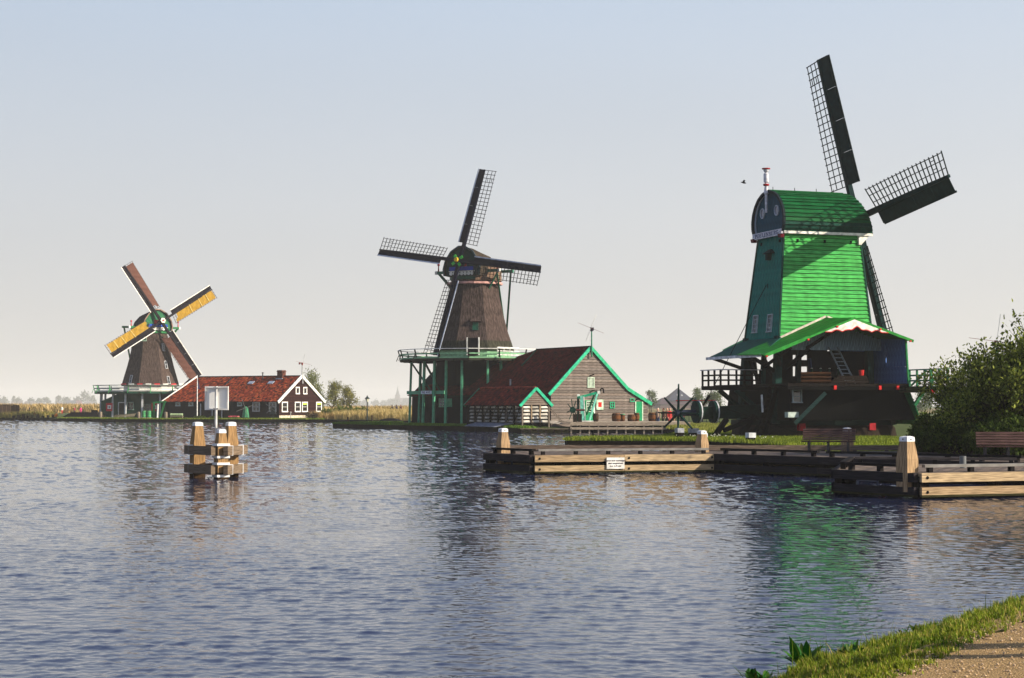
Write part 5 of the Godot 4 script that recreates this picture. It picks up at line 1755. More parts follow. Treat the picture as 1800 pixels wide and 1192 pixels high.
func docks() -> void:
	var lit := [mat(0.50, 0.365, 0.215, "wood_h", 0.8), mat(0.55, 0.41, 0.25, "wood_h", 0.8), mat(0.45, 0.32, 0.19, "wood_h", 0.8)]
	var old := [mat(0.035, 0.030, 0.034, "wood_h", 0.8), mat(0.045, 0.036, 0.037, "wood_h", 0.8)]  # same timber on the shaded faces, the shade put into its colour
	var deck := [mat(0.17, 0.135, 0.115, "wood_h", 0.85), mat(0.145, 0.118, 0.105, "wood_h", 0.85), mat(0.19, 0.15, 0.125, "wood_h", 0.85)]
	var dark := mat(0.02, 0.016, 0.015, "wood_v", 0.8)
	var rail := mat(0.018, 0.016, 0.018, "wood_h", 0.8)  # kerb wood with the shade of the dark edges put into its colour
	var steel := mat(0.23, 0.22, 0.21, "paint", 0.45)
	var a := thing("mooring_dock", "long timber dock with pale fender boards and a white notice, farther of the two", "dock")
	var pa := PackedVector2Array([Vector2(-0.92, -62.5), Vector2(0.755, -59.7), Vector2(7.3, -61.5), Vector2(10.4, -57.7), Vector2(12.6, -55.2), Vector2(15.6, -51.9), Vector2(21, -46.5), Vector2(24, -50), Vector2(19, -57.5), Vector2(15.8, -65.0), Vector2(-0.6, -65.2)])
	planks(a, pa, Vector2(0.14, 0.99), 0.19, 0.67, deck)
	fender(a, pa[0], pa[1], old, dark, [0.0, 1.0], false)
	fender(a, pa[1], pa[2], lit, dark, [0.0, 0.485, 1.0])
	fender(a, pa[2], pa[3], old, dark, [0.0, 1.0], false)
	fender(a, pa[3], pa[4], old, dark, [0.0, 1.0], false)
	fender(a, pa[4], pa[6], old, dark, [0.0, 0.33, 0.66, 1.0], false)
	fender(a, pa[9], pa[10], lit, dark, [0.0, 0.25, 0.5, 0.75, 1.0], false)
	var inset := func(i: int, j: int, s: float) -> Array:
		var d := (pa[j] - pa[i]).normalized()
		var out := Vector2(-d.y, d.x)
		return [pa[i] - out * s + d * 0.2, pa[j] - out * s - d * 0.2]
	for e in [[0, 1, rail], [1, 2, steel], [2, 3, rail], [3, 4, rail], [4, 5, rail], [5, 6, rail], [9, 10, deck[0]], [8, 9, rail]]:
		var k: Array = inset.call(e[0], e[1], 0.14)
		kerb(a, k[0], k[1], 0.672, e[2], rail)
	var inner := MB.new()                      # weathered plank set up along the back edge
	inner.bar(Vector3(-0.4, 0.80, -64.9), Vector3(15.6, 0.80, -64.72), 0.06, 0.2)
	part("back_board", inner, mat(0.22, 0.165, 0.13, "wood_h", 0.85), a)
	var lad := MB.new()
	lad.bar(Vector3(-0.55, 0.42, -62.18), Vector3(0.0, 0.42, -61.25), 0.05, 0.05)
	lad.bar(Vector3(-0.55, 0.42, -62.18), Vector3(-0.55, 0.25, -62.18), 0.05, 0.05)
	lad.bar(Vector3(0.0, 0.42, -61.25), Vector3(0.0, 0.25, -61.25), 0.05, 0.05)
	part("step_rung", lad, mat(0.1, 0.11, 0.15, "paint", 0.4), a)
	var b := thing("mooring_dock", "short timber dock with pale fender boards, nearer of the two at the right edge", "dock")
	var pb := PackedVector2Array([Vector2(8.8, -46.3), Vector2(10.45, -44.0), Vector2(13.5, -45.1), Vector2(19.5, -47.2), Vector2(18.2, -49.3), Vector2(15.0, -49.9), Vector2(10.07, -51.4)])
	planks(b, pb, Vector2(-0.34, 0.94), 0.19, 0.67, deck)
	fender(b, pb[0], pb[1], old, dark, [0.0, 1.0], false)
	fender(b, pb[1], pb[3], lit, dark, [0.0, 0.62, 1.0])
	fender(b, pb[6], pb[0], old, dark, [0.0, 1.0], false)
	for e in [[0, 1, rail], [6, 0, rail], [1, 3, steel], [5, 6, deck[1]]]:
		var d: Vector2 = (pb[e[1]] - pb[e[0]]).normalized()
		var out := Vector2(-d.y, d.x)
		kerb(b, pb[e[0]] - out * 0.14 + d * 0.25, pb[e[1]] - out * 0.14 - d * 0.25, 0.672, e[2], rail)
	var r2 := MB.new()
	r2.bar(Vector3(9.2, 0.42, -45.55), Vector3(9.62, 0.42, -44.97), 0.05, 0.05)
	r2.bar(Vector3(9.2, 0.42, -45.55), Vector3(9.2, 0.25, -45.55), 0.05, 0.05)
	r2.bar(Vector3(9.62, 0.42, -44.97), Vector3(9.62, 0.25, -44.97), 0.05, 0.05)
	part("step_rung", r2, mat(0.1, 0.11, 0.15, "paint", 0.4), b)
	# steel post between the boards
	var sp := MB.new()
	sp.tube(Vector3(12.5, 0.67, -47.4), Vector3(12.5, 1.0, -47.4), 0.09, 0.09, 10)
	solo("cleat_post", sp, mat(0.16, 0.17, 0.18, "paint", 0.4), "short grey steel post on the nearer dock behind its kerb", "post")
	# notice screwed to the fender of the long dock
	var sg := MB.new()
	var xf := frame_at(Vector3(3.656, 0.37, -60.28), Vector3(0.265, 0, 0.964))
	sg.xf = xf
	sg.bx(-0.33, 0.33, -0.2, 0.2, -0.03, 0.0)
	var so := solo("notice_board", sg, mat(0.80, 0.79, 0.76, "paint", 0.5), "white notice with three printed lines on the long dock's pale fender", "sign")
	var ink := mat(0.05, 0.04, 0.05, "plain")
	lettering("Keren met vaartuigen", 0.052, ink, so, xf * Transform3D(Basis(), Vector3(0, 0.09, 0.001)))
	lettering("niet toegestaan", 0.052, ink, so, xf * Transform3D(Basis(), Vector3(0, 0.0, 0.001)))
	lettering("v.a. 1,25 uur", 0.052, ink, so, xf * Transform3D(Basis(), Vector3(0, -0.095, 0.001)))

func bollard(label: String, at: Vector3, yaw: float, h: float, w: float) -> void:
	var o := thing("mooring_post", label, "mooring post", at, yaw, "square timber posts with white caps on the docks")
	var m := MB.new()
	var a := w / 2
	var t := a * 0.66
	var pts := func(s: float, y: float) -> Array:
		return [Vector3(-s, y, s), Vector3(s, y, s), Vector3(s, y, -s), Vector3(-s, y, -s)]
	m.hexa(pts.call(a, -0.5) + pts.call(a, h * 0.36))
	m.hexa(pts.call(a, h * 0.362) + pts.call(t, h - 0.1))
	part("post", m, mat(0.42, 0.285, 0.165, "wood_v", 0.8), o)
	var c := MB.new()
	c.hexa(pts.call(t + 0.012, h - 0.13) + pts.call(t + 0.002, h - 0.015))
	c.hexa(pts.call(t + 0.0, h - 0.014) + pts.call(t * 0.5, h + 0.01))
	part("white_cap", c, mat(0.78, 0.78, 0.80, "paint", 0.45), o)
	var n := MB.new()
	for s in [[0.0, 1.0], [1.0, 0.0], [-1.0, 0.0]]:
		n.box(Vector3(s[0] * (t + 0.012), h - 0.07, s[1] * (t + 0.012)), Vector3(0.03, 0.03, 0.03))
	part("cap_screws", n, mat(0.05, 0.05, 0.06, "plain"), o)

func bench(label: String, at: Vector3, yaw: float) -> void:
	var o := thing("bench", label, "bench", at, yaw, "slatted brown benches on the dock")
	var wood := mat(0.135, 0.078, 0.070, "wood_h", 0.7)
	var iron := mat(0.07, 0.065, 0.07, "paint", 0.5)
	var l := 1.9
	for i in 5:
		var s := MB.new()
		var t := i / 4.0
		s.box(Vector3(0, 0.43 - 0.02 * t, 0.28 - 0.1 * i), Vector3(l, 0.04, 0.085))
		part("seat_slat", s, wood, o)
	for i in 5:
		var s := MB.new()
		var t := i / 4.0
		s.box(Vector3(0, 0.5 + 0.085 * i, -0.2 - 0.045 * i), Vector3(l, 0.07, 0.035), Basis(Vector3.RIGHT, -0.42))
		part("back_slat", s, wood, o)
	for x in [-0.7, 0.0, 0.7]:
		var g := MB.new()
		g.bar(Vector3(x, 0.02, 0.2), Vector3(x, 0.39, 0.12), 0.06, 0.1, Vector3.BACK, 0.06, 0.16)
		g.bar(Vector3(x, 0.385, 0.3), Vector3(x, 0.36, -0.2), 0.055, 0.06)
		g.bar(Vector3(x, 0.36, -0.2), Vector3(x, 0.86, -0.44), 0.055, 0.05, Vector3.BACK)
		g.bar(Vector3(x, 0.02, -0.28), Vector3(x, 0.37, -0.12), 0.06, 0.08, Vector3.BACK)
		part("leg", g, iron, o)

func dolphin() -> void:
	var o := thing("mooring_dolphin", "group of three tied timber piles with white caps standing in open water", "mooring piles")
	var wood := mat(0.37, 0.225, 0.105, "wood_v", 0.8)
	var wet := mat(0.055, 0.032, 0.016, "wood_v", 0.5)
	var beam := mat(0.21, 0.155, 0.11, "wood_h", 0.8)
	var white := mat(0.78, 0.78, 0.80, "paint", 0.4)
	var piles := [[Vector3(-10.55, 0, -57.35), 1.84, 0.4], [Vector3(-9.53, 0, -56.0), 1.62, 0.36], [Vector3(-9.46, 0, -57.5), 1.84, 0.4]]
	for p in piles:
		var m := MB.new()
		m.xf = Transform3D(Basis(Vector3.UP, deg_to_rad(32.0)), p[0])
		var a: float = p[2] / 2
		var t := a * 0.64
		var h: float = p[1]
		var pts := func(s: float, y: float) -> Array:
			return [Vector3(-s, y, s), Vector3(s, y, s), Vector3(s, y, -s), Vector3(-s, y, -s)]
		var low := MB.new()
		low.xf = m.xf
		low.hexa(pts.call(a + 0.003, -0.8) + pts.call(a + 0.003, 0.17 + 0.05 * sin(p[0].x * 9.0)))
		part("wet_foot", low, wet, o)
		m.hexa(pts.call(a, 0.0) + pts.call(a, h * 0.60))
		m.hexa(pts.call(a, h * 0.602) + pts.call(t, h - 0.08))
		var po := part("pile", m, wood, o)
		var c := MB.new()
		c.xf = m.xf
		c.hexa(pts.call(t + 0.014, h - 0.12) + pts.call(t + 0.004, h - 0.01))
		c.hexa(pts.call(t + 0.002, h - 0.009) + pts.call(t * 0.5, h + 0.012))
		part("white_cap", c, white, po)
	for y in [0.92, 0.30]:
		for q in [[Vector3(-10.97, y, -57.55), Vector3(-9.74, y, -55.72)], [Vector3(-9.33, y, -55.7), Vector3(-9.0, y, -57.75)], [Vector3(-10.8, y + 0.004, -57.85), Vector3(-9.1, y + 0.004, -57.95)]]:
			var w := MB.new()
			w.bar(q[0], q[1], 0.15, 0.29)
			part("waling", w, beam, o)
		for q in [[Vector3(-10.74, y, -57.21), -56.1], [Vector3(-9.26, y, -56.2), 99.0], [Vector3(-9.08, y, -57.25), 99.0]]:
			var s := MB.new()
			s.box(q[0], Vector3(0.09, 0.34, 0.19), Basis(Vector3.UP, deg_to_rad(56.1 if q[1] < 0.0 else 99.1)))
			part("white_strap", s, white, o)
		for dy in [-0.2, 0.2]:
			var s := MB.new()
			s.box(Vector3(-9.53, y + dy, -56.0), Vector3(0.44, 0.075, 0.44), Basis(Vector3.UP, deg_to_rad(32.0)))
			part("white_strap", s, white, o)
	# sign on its own pole behind the piles, seen from the back
	var g := thing("waterway_sign", "blank grey back of a square waterway sign on a pole", "sign", Vector3(-10.0, 0, -57.7), -4.0)
	var pole := MB.new()
	pole.tube(Vector3(0, -0.6, 0), Vector3(0, 3.05, 0), 0.045, 0.045, 10)
	part("pole", pole, mat(0.60, 0.60, 0.60, "paint", 0.4), g)
	var pl := MB.new()
	pl.bx(-0.38, 0.38, 2.27, 3.03, -0.12, -0.10)
	var p := part("plate", pl, mat(0.74, 0.73, 0.70, "plain", 0.55), g)
	var fr := MB.new()
	fr.bx(-0.40, 0.40, 3.0, 3.05, -0.13, -0.04)
	fr.bx(-0.40, 0.40, 2.25, 2.30, -0.13, -0.04)
	fr.bx(-0.402, -0.36, 2.302, 2.998, -0.13, -0.042)
	fr.bx(0.36, 0.402, 2.302, 2.998, -0.13, -0.042)
	part("rim", fr, mat(0.72, 0.71, 0.69, "paint", 0.4), p)
	var cl := MB.new()
	cl.bx(-0.09, 0.09, 2.98, 3.02, -0.04, 0.055)
	cl.bx(-0.09, 0.09, 2.28, 2.32, -0.04, 0.055)
	part("clamps", cl, mat(0.35, 0.35, 0.36, "paint", 0.4), p)

func dock_items() -> void:
	bollard("white-capped timber post on the far left corner of the long dock", Vector3(-0.32, 0.67, -62.2), 30.0, 0.9, 0.37)
	bollard("white-capped timber post on the back edge of the long dock, before the grass", Vector3(7.05, 0.67, -63.4), 32.0, 0.8, 0.36)
	bollard("white-capped timber post behind the left bench", Vector3(12.75, 0.67, -65.0), 30.0, 0.88, 0.34)
	bollard("largest white-capped timber post, on the corner of the nearer dock", Vector3(10.25, 0.67, -44.35), 33.0, 0.93, 0.40)
	bench("slatted brown bench in front of the sawmill, left of the two", Vector3(11.5, 0.68, -62.1), -16.0)
	bench("slatted brown bench before the green bush, right of the two", Vector3(15.75, 0.68, -54.3), -10.0)

# ---------------------------------------------------------------- small things on the banks
func barrel_mesh(r: float, h: float) -> MB:
	var m := MB.new()
	m.lathe([[0.0, 0.0], [r * 0.82, 0.0], [r, h * 0.35], [r, h * 0.65], [r * 0.82, h], [r * 0.74, h], [r * 0.72, h - 0.05], [0.0, h - 0.05]], 14, Vector3.ZERO, 0.0, false)
	return m

func jetty() -> void:
	var o := thing("jetty", "weathered plank jetty on posts along the grey barn's gable", "jetty")
	var wood := [mat(0.50, 0.41, 0.31, "wood_h", 0.85), mat(0.44, 0.36, 0.28, "wood_h", 0.85)]
	var dark := mat(0.03, 0.024, 0.02, "wood_v", 0.85)
	planks(o, PackedVector2Array([Vector2(5.2, -150), Vector2(15.7, -150), Vector2(15.5, -163), Vector2(4.4, -160)]), Vector2(0, 1), 0.3, 0.95, wood)
	for lv in [[0.66, 0.93], [0.30, 0.50]]:
		for i in 5:
			var m := MB.new()
			m.bx(5.1 + i * 2.1, 5.1 + i * 2.1 + 2.08, lv[0], lv[1], -150.0, -149.92)
			part("front_board", m, wood[i % 2], o)
	for i in 14:
		var m := MB.new()
		m.bar(Vector3(5.2 + i * 0.8, -0.5, -150.1), Vector3(5.2 + i * 0.8, 0.9, -150.1), 0.13, 0.13)
		part("post", m, wood[i % 2], o)
	var back := MB.new()
	back.bx(5.2, 15.6, -0.4, 0.6, -152.2, -152.0)
	part("back_boards", back, dark, o)
	var wall := thing("bank_revetment", "low mossy board edging with short posts left of the jetty", "revetment")
	for i in 7:
		var m := MB.new()
		m.bar(Vector3(0.9 + i * 0.68, -0.4, -147.9), Vector3(0.9 + i * 0.68, 0.34, -147.9), 0.2, 0.16)
		part("post", m, dark, wall)
		if i < 6:
			var b := MB.new()
			b.bx(1.0 + i * 0.68, 1.5 + i * 0.68, -0.2, 0.3, -148.2, -148.05)
			part("board", b, mat(0.16, 0.14, 0.06, "wood_h", 0.9), wall)
	var cap_ := MB.new()
	cap_.bx(0.7, 5.2, 0.35, 0.43, -148.25, -147.8)
	part("cap_board", cap_, mat(0.22, 0.18, 0.13, "wood_h", 0.85), wall)
	# barrels along the wall
	var brown := mat(0.16, 0.065, 0.025, "wood_v", 0.6)
	var dim := mat(0.06, 0.035, 0.022, "wood_v", 0.6)
	var hoop := mat(0.03, 0.028, 0.03, "paint", 0.5)
	var list := [[7.55, -154.0, 0.27, 0.75, dim, "dark barrel standing beside the green double door of the grey barn"], [9.55, -156.5, 0.42, 0.75, brown, "wide brown tub, leftmost of the row between the barn's doors"], [10.15, -156.9, 0.24, 0.62, brown, "small brown barrel with a green lid in the row by the barn"],
		[11.0, -157.2, 0.38, 0.62, brown, "low brown tub in the middle of the barrel row by the barn"], [11.5, -157.6, 0.28, 0.78, brown, "tall brown barrel left of the barn's green side door"], [13.0, -158.2, 0.40, 0.8, brown, "biggest brown barrel, right of the barn's green side door"]]
	for b in list:
		var t := thing("barrel", b[5], "barrel", Vector3(b[0], 0.955, b[1]), 0.0, "barrels on the jetty")
		part("staves", barrel_mesh(b[2], b[3]), b[4], t)
		var h := MB.new()
		for f in [0.18, 0.8]:
			h.lathe([[b[2] * 0.9, b[3] * f - 0.03], [b[2] * 0.99, b[3] * f - 0.03], [b[2] * 0.99, b[3] * f + 0.03], [b[2] * 0.9, b[3] * f + 0.03]], 14)
		part("hoops", h, hoop, t)
		if b[2] == 0.24:
			var l := MB.new()
			l.lathe([[0.22, 0.62], [0.22, 0.68], [0.0, 0.68]], 14)
			part("lid", l, mat(0.03, 0.35, 0.18, "paint", 0.5), t)
	# black bollards at the corner of the jetty
	for i in 2:
		var m := MB.new()
		m.bar(Vector3(5.55 + i * 0.45, 0.3, -150.4 - i * 0.4), Vector3(5.55 + i * 0.45, 1.65, -150.4 - i * 0.4), 0.34, 0.34)
		solo("mooring_post", m, dark, ["thick black post at the left corner of the jetty, nearer the water", "thick black post at the left corner of the jetty, nearer the barn"][i], "mooring post", Vector3.ZERO, 0.0, "black posts at the jetty corner")
	# green slewing crane with a spoked wheel
	var c := thing("hoist", "green and white timber hoist with a spoked wheel before the barn", "hoist", Vector3(6.2, 0.955, -153.6))
	var green := mat(0.02, 0.42, 0.22, "paint", 0.5)
	var light := mat(0.20, 0.62, 0.48, "paint", 0.5)
	var white := mat(0.8, 0.82, 0.76, "paint", 0.5)
	var f := MB.new()
	f.bar(Vector3(-0.25, 0, 0), Vector3(-0.25, 2.25, 0), 0.24, 0.2)
	part("rear_post", f, mat(0.008, 0.05, 0.035, "paint", 0.5), c)
	var f2 := MB.new()
	f2.bar(Vector3(0.15, 0.1, 0.1), Vector3(0.05, 2.3, 0.1), 0.3, 0.3)
	part("main_post", f2, light, c)
	var f3 := MB.new()
	f3.bar(Vector3(0.38, 0.1, 0.2), Vector3(0.25, 2.25, 0.2), 0.13, 0.1)
	part("white_post", f3, white, c)
	var jib := MB.new()
	jib.bar(Vector3(-0.3, 2.15, 0.1), Vector3(1.55, 2.62, 0.1), 0.2, 0.22)
	part("jib", jib, green, c)
	var je := MB.new()
	je.box(Vector3(1.6, 2.63, 0.1), Vector3(0.25, 0.3, 0.26))
	je.box(Vector3(-0.22, 2.36, 0.0), Vector3(0.24, 0.2, 0.26))
	part("white_ends", je, white, c)
	var st := MB.new()
	st.bar(Vector3(0.75, 0.1, 0.35), Vector3(1.45, 2.5, 0.2), 0.2, 0.16)
	part("strut", st, light, c)
	var st2 := MB.new()
	st2.bar(Vector3(0.5, 0.6, -0.1), Vector3(1.2, 2.4, 0.05), 0.18, 0.16)
	part("strut", st2, mat(0.012, 0.2, 0.08, "paint", 0.5), c)
	var ft := MB.new()
	ft.bx(-0.25, 1.1, 0.0, 0.1, -0.3, 0.5)
	part("base", ft, white, c)
	var wh := MB.new()
	for i in 8:
		var a := TAU * i / 8 + 0.2
		wh.bar(Vector3(-0.75, 1.05, 0.3), Vector3(-0.75, 1.05, 0.3) + Vector3(cos(a) * 0.55, sin(a) * 1.0, -sin(a) * 0.1), 0.08, 0.08, Vector3.BACK)
	wh.tube(Vector3(-0.75, 1.05, 0.1), Vector3(-0.75, 1.05, 0.45), 0.28, 0.28, 10)
	part("spoked_wheel", wh, mat(0.006, 0.04, 0.03, "paint", 0.5), c)
	var ax := MB.new()
	ax.tube(Vector3(-0.7, 1.05, 0.25), Vector3(0.35, 1.05, 0.25), 0.09, 0.07, 8)
	part("axle", ax, mat(0.1, 0.02, 0.02, "paint", 0.5), c)

func left_bank_items() -> void:
	var green := mat(0.03, 0.28, 0.09, "paint", 0.45)
	var oak := mat(0.28, 0.23, 0.18, "wood_v", 0.85)
	var tar := mat(0.008, 0.008, 0.010, "wood_h", 0.7)
	var g := 0.43
	for p in [[-62.0, -257.4, "weathered mooring post below the leftmost stage posts of the left mill"], [-54.7, -250.2, "weathered mooring post left of the green drums"], [-50.4, -248.7, "weathered mooring post between the green hoist and the pale barrels"]]:
		var m := MB.new()
		m.lathe([[0.26, -1.0], [0.24, 1.25], [0.2, 1.36], [0.0, 1.4]], 9, Vector3(0, 0, 0), 0.0, false)
		solo("mooring_post", m, oak, p[2], "mooring post", Vector3(p[0], 0.1, p[1]), 0.0, "weathered posts along the left bank")
	for i in 2:
		var t := thing("drum", ["green upright drum on the left bank, left of the pair", "green upright drum on the left bank, right of the pair"][i], "drum", Vector3(-54.0 + 0.72 * i, g + 0.25, -250.6), 0.0, "green drums on the left bank")
		var m := MB.new()
		m.lathe([[0.0, 0.0], [0.32, 0.0], [0.32, 0.95], [0.0, 0.95]], 14, Vector3.ZERO, 0.0, false)
		part("shell", m, green, t)
		var h := MB.new()
		for y in [0.02, 0.32, 0.62, 0.92]:
			h.lathe([[0.3, y - 0.02], [0.34, y - 0.02], [0.34, y + 0.02], [0.3, y + 0.02]], 14)
		part("hoops", h, mat(0.3, 0.5, 0.3, "paint", 0.4), t)
	var tab := MB.new()
	tab.bx(-0.7, 0.7, 0.14, 0.24, -0.4, 0.4)
	tab.bx(-0.6, -0.5, 0.0, 0.14, -0.35, 0.35)
	tab.bx(0.5, 0.6, 0.0, 0.14, -0.35, 0.35)
	solo("low_stand", tab, oak, "low timber stand beneath the two green drums", "stand", Vector3(-53.6, g, -250.6))
	for i in 4:
		var m := MB.new()
		m.tube(Vector3(0, 0, -0.3), Vector3(0, 0, 0.3), 0.2, 0.2, 12)
		solo("pale_barrel", m, mat(0.42, 0.55, 0.30, "paint", 0.5), ["pale green barrel at the left end of the rack beside the house", "second pale green barrel from the left on the rack", "third pale green barrel from the left on the rack", "pale green barrel at the right end of the rack beside the house"][i], "barrel", Vector3(-49.6 + 0.4 * i, g + 0.62, -249.5), 90.0, "pale barrels on the rack")
	var rk := MB.new()
	rk.bx(-0.9, 1.0, 0.32, 0.40, -0.3, 0.3)
	for x in [-0.8, 0.9]:
		rk.bx(x - 0.05, x + 0.05, 0.0, 0.32, -0.25, 0.25)
	solo("rack", rk, oak, "timber rack that carries the pale green barrels", "rack", Vector3(-49.05, g, -249.5))
	# green hoist with white pole
	var c := thing("hoist", "dark green hoist with a white pole under the left mill's stage", "hoist", Vector3(-52.2, g, -251.3))
	var m1 := MB.new()
	m1.bar(Vector3(-0.5, 0, 0), Vector3(-0.5, 2.5, 0), 0.26, 0.26)
	m1.bar(Vector3(-0.7, 2.4, 0), Vector3(1.3, 2.55, 0), 0.24, 0.26)
	m1.bar(Vector3(0.4, 0.1, 0), Vector3(1.1, 2.5, 0), 0.42, 0.2)
	part("frame", m1, mat(0.012, 0.13, 0.04, "paint", 0.5), c)
	var m2 := MB.new()
	m2.tube(Vector3(0.05, 0.1, 0.2), Vector3(0.12, 2.2, 0.2), 0.13, 0.12, 8)
	m2.bx(-0.6, 0.5, 0.0, 0.1, -0.2, 0.5)
	part("white_pole", m2, mat(0.8, 0.8, 0.78, "paint", 0.5), c)
	var bt := MB.new()
	bt.hexa([Vector3(-1.6, 0.1, 0.3), Vector3(1.4, 0.15, 0.25), Vector3(1.4, 0.15, -0.25), Vector3(-1.6, 0.1, -0.3), Vector3(-1.3, 0.4, 0.5), Vector3(1.7, 0.62, 0.4), Vector3(1.7, 0.62, -0.4), Vector3(-1.3, 0.4, -0.5)])
	solo("rowing_boat", bt, mat(0.42, 0.36, 0.26, "wood_h", 0.8), "small beige boat pulled up under the left mill's stage", "boat", Vector3(-57.2, g + 0.2, -252.0), 6.0)
	# flagpole
	var fp := thing("flagpole", "tall white flagpole with a limp flag before the long house", "flagpole", Vector3(-46.1, g, -250.0))
	var pm := MB.new()
	pm.tube(Vector3.ZERO, Vector3(0, 6.3, 0), 0.085, 0.05, 8)
	pm.tube(Vector3(0, 6.3, 0), Vector3(0, 6.42, 0), 0.08, 0.02, 8)
	part("pole", pm, mat(0.8, 0.8, 0.78, "paint", 0.4), fp)
	var fl := MB.new()
	for i in 6:
		var y := 6.0 - i * 0.26
		var w0 := 0.10 + 0.045 * i
		fl.quad(Vector3(0.05, y - 0.26, 0.0), Vector3(w0 + 0.1, y - 0.34, 0.05 * sin(i * 1.4)), Vector3(w0, y - 0.08, 0.06 * sin(i * 1.1)), Vector3(0.05, y, 0.0))
		fl.quad(Vector3(0.05, y, -0.01), Vector3(w0, y - 0.08, 0.06 * sin(i * 1.1) - 0.01), Vector3(w0 + 0.1, y - 0.34, 0.05 * sin(i * 1.4) - 0.01), Vector3(0.05, y - 0.26, -0.01))
	part("flag", fl, mat(0.03, 0.03, 0.10, "paint", 0.8), fp)
	# miniature windmills in the garden
	var mm := thing("miniature_windmill", "knee-high green model windmill with four bare arms beside the tulips", "model windmill", Vector3(-38.9, g, -249.4))
	var b := MB.new()
	b.lathe([[0.62, 0.0], [0.62, 0.22], [0.58, 0.25]], 8)
	part("base", b, tar, mm)
	var b2 := MB.new()
	b2.lathe([[0.55, 0.22], [0.36, 1.45], [0.40, 1.5], [0.2, 1.78], [0.0, 1.85]], 8)
	part("tower", b2, mat(0.05, 0.24, 0.12, "paint", 0.5), mm)
	var b3 := MB.new()
	for i in 4:
		var a := deg_to_rad(20.0 + 90 * i)
		b3.bar(Vector3(0, 1.6, 0.5), Vector3(cos(a) * 1.35, 1.6 + sin(a) * 1.35, 0.5), 0.07, 0.05, Vector3.BACK)
	b3.tube(Vector3(0, 1.6, 0.2), Vector3(0, 1.6, 0.55), 0.07, 0.07, 6)
	part("arms", b3, mat(0.22, 0.21, 0.2, "wood_h", 0.8), mm)
	var m3 := thing("miniature_windmill", "dark model windmill before the long house's rightmost side window", "model windmill", Vector3(-34.9, g, -249.6))
	var d1 := MB.new()
	d1.bx(-0.1, 0.1, 0.0, 0.75, -0.1, 0.1)
	d1.hexa([Vector3(-0.5, 0.7, 0.3), Vector3(0.45, 0.7, 0.3), Vector3(0.45, 0.7, -0.3), Vector3(-0.5, 0.7, -0.3), Vector3(-0.3, 1.2, 0.2), Vector3(0.25, 1.2, 0.2), Vector3(0.25, 1.2, -0.2), Vector3(-0.3, 1.2, -0.2)])
	d1.bx(-0.25, 0.2, 1.2, 1.75, -0.18, 0.18)
	part("body", d1, mat(0.012, 0.02, 0.02, "paint", 0.5), m3)
	var d2 := MB.new()
	for i in 4:
		var a := deg_to_rad(50.0 + 90 * i)
		d2.bar(Vector3(-0.3, 1.6, 0.25), Vector3(-0.3 + cos(a) * 1.0, 1.6 + sin(a) * 1.0, 0.25), 0.08, 0.04, Vector3.BACK)
	part("arms", d2, mat(0.10, 0.11, 0.12, "wood_h", 0.8), m3)
	# small garden post
	var gp := MB.new()
	gp.tube(Vector3.ZERO, Vector3(0, 1.0, 0), 0.06, 0.06, 8)
	gp.tube(Vector3(0, 0.9, 0), Vector3(0, 1.1, 0), 0.12, 0.12, 8)
	solo("garden_lamp", gp, mat(0.4, 0.4, 0.38, "paint", 0.5), "short grey garden lamp before the brown gable of the long house", "lamp", Vector3(-32.0, g, -246.8))
	# edge of the far left: boarded fence, piles, buoys and a dark barge
	var fe := thing("board_fence", "weathered brown board fence at the far left edge", "fence", Vector3(-92.0, 0.3, -290.0))
	for i in 26:
		var q := MB.new()
		q.bx(i * 0.36 - 1.0, i * 0.36 - 0.66, -0.2, 2.25 - 0.1 * rnd(0, 1), 0.03 * (i % 2), 0.03 * (i % 2) + 0.06)
		part("board", q, mat(0.13, 0.085, 0.06, "wood_v", 0.85) if i < 22 else mat(0.04, 0.025, 0.02, "wood_v", 0.85), fe)
	var top := MB.new()
	top.bx(-1.0, 7.6, 2.2, 2.3, -0.05, 0.15)
	part("top_rail", top, mat(0.08, 0.075, 0.08, "wood_h", 0.85), fe)
	var pl := thing("palisade", "row of dark piles in the water between the two orange buoys", "palisade", Vector3(-82.0, 0, -281.0))
	for i in 9:
		var q := MB.new()
		q.bar(Vector3(i * 1.05, -0.5, i * 0.9), Vector3(i * 1.05, 0.75 + 0.12 * (i % 3), i * 0.9), 0.62, 0.3)
		part("pile", q, mat(0.035, 0.018, 0.015, "wood_v", 0.85), pl)
	for i in 2:
		var by := MB.new()
		by.lathe([[0.0, 0.0], [0.2, 0.06], [0.32, 0.3], [0.24, 0.55], [0.1, 0.66], [0.0, 0.7]], 12, Vector3.ZERO, 0.0, false)
		var bo := solo("buoy", by, mat(0.65, 0.19, 0.02, "paint", 0.5), ["orange buoy at the left end of the dark piles", "orange buoy at the right end of the dark piles"][i], "buoy", [Vector3(-78.0, 0.55, -279.0), Vector3(-72.6, 0.5, -272.0)][i], 0.0, "orange buoys by the piles")
		var rp := MB.new()
		rp.tube(Vector3(0, 0.68, 0), Vector3(0, 0.85, 0), 0.05, 0.05, 6)
		part("ring", rp, tar, bo)
	var bg := thing("barge", "dark covered barge lying at the bank left of the left mill", "barge", Vector3(-66.4, 0.35, -268.0), -12.0)
	var hl := MB.new()
	hl.hexa([Vector3(-4.6, 0.0, 1.0), Vector3(3.4, 0.0, 1.0), Vector3(3.4, 0.0, -1.0), Vector3(-4.6, 0.0, -1.0), Vector3(-2.6, 1.0, 0.8), Vector3(1.6, 1.0, 0.8), Vector3(1.6, 1.0, -0.8), Vector3(-2.6, 1.0, -0.8)])
	part("hull", hl, mat(0.012, 0.010, 0.012, "wood_h", 0.8), bg)
	var hc := MB.new()
	hc.bx(0.6, 1.3, 1.002, 1.35, -0.4, 0.4)
	part("hatch", hc, tar, bg)
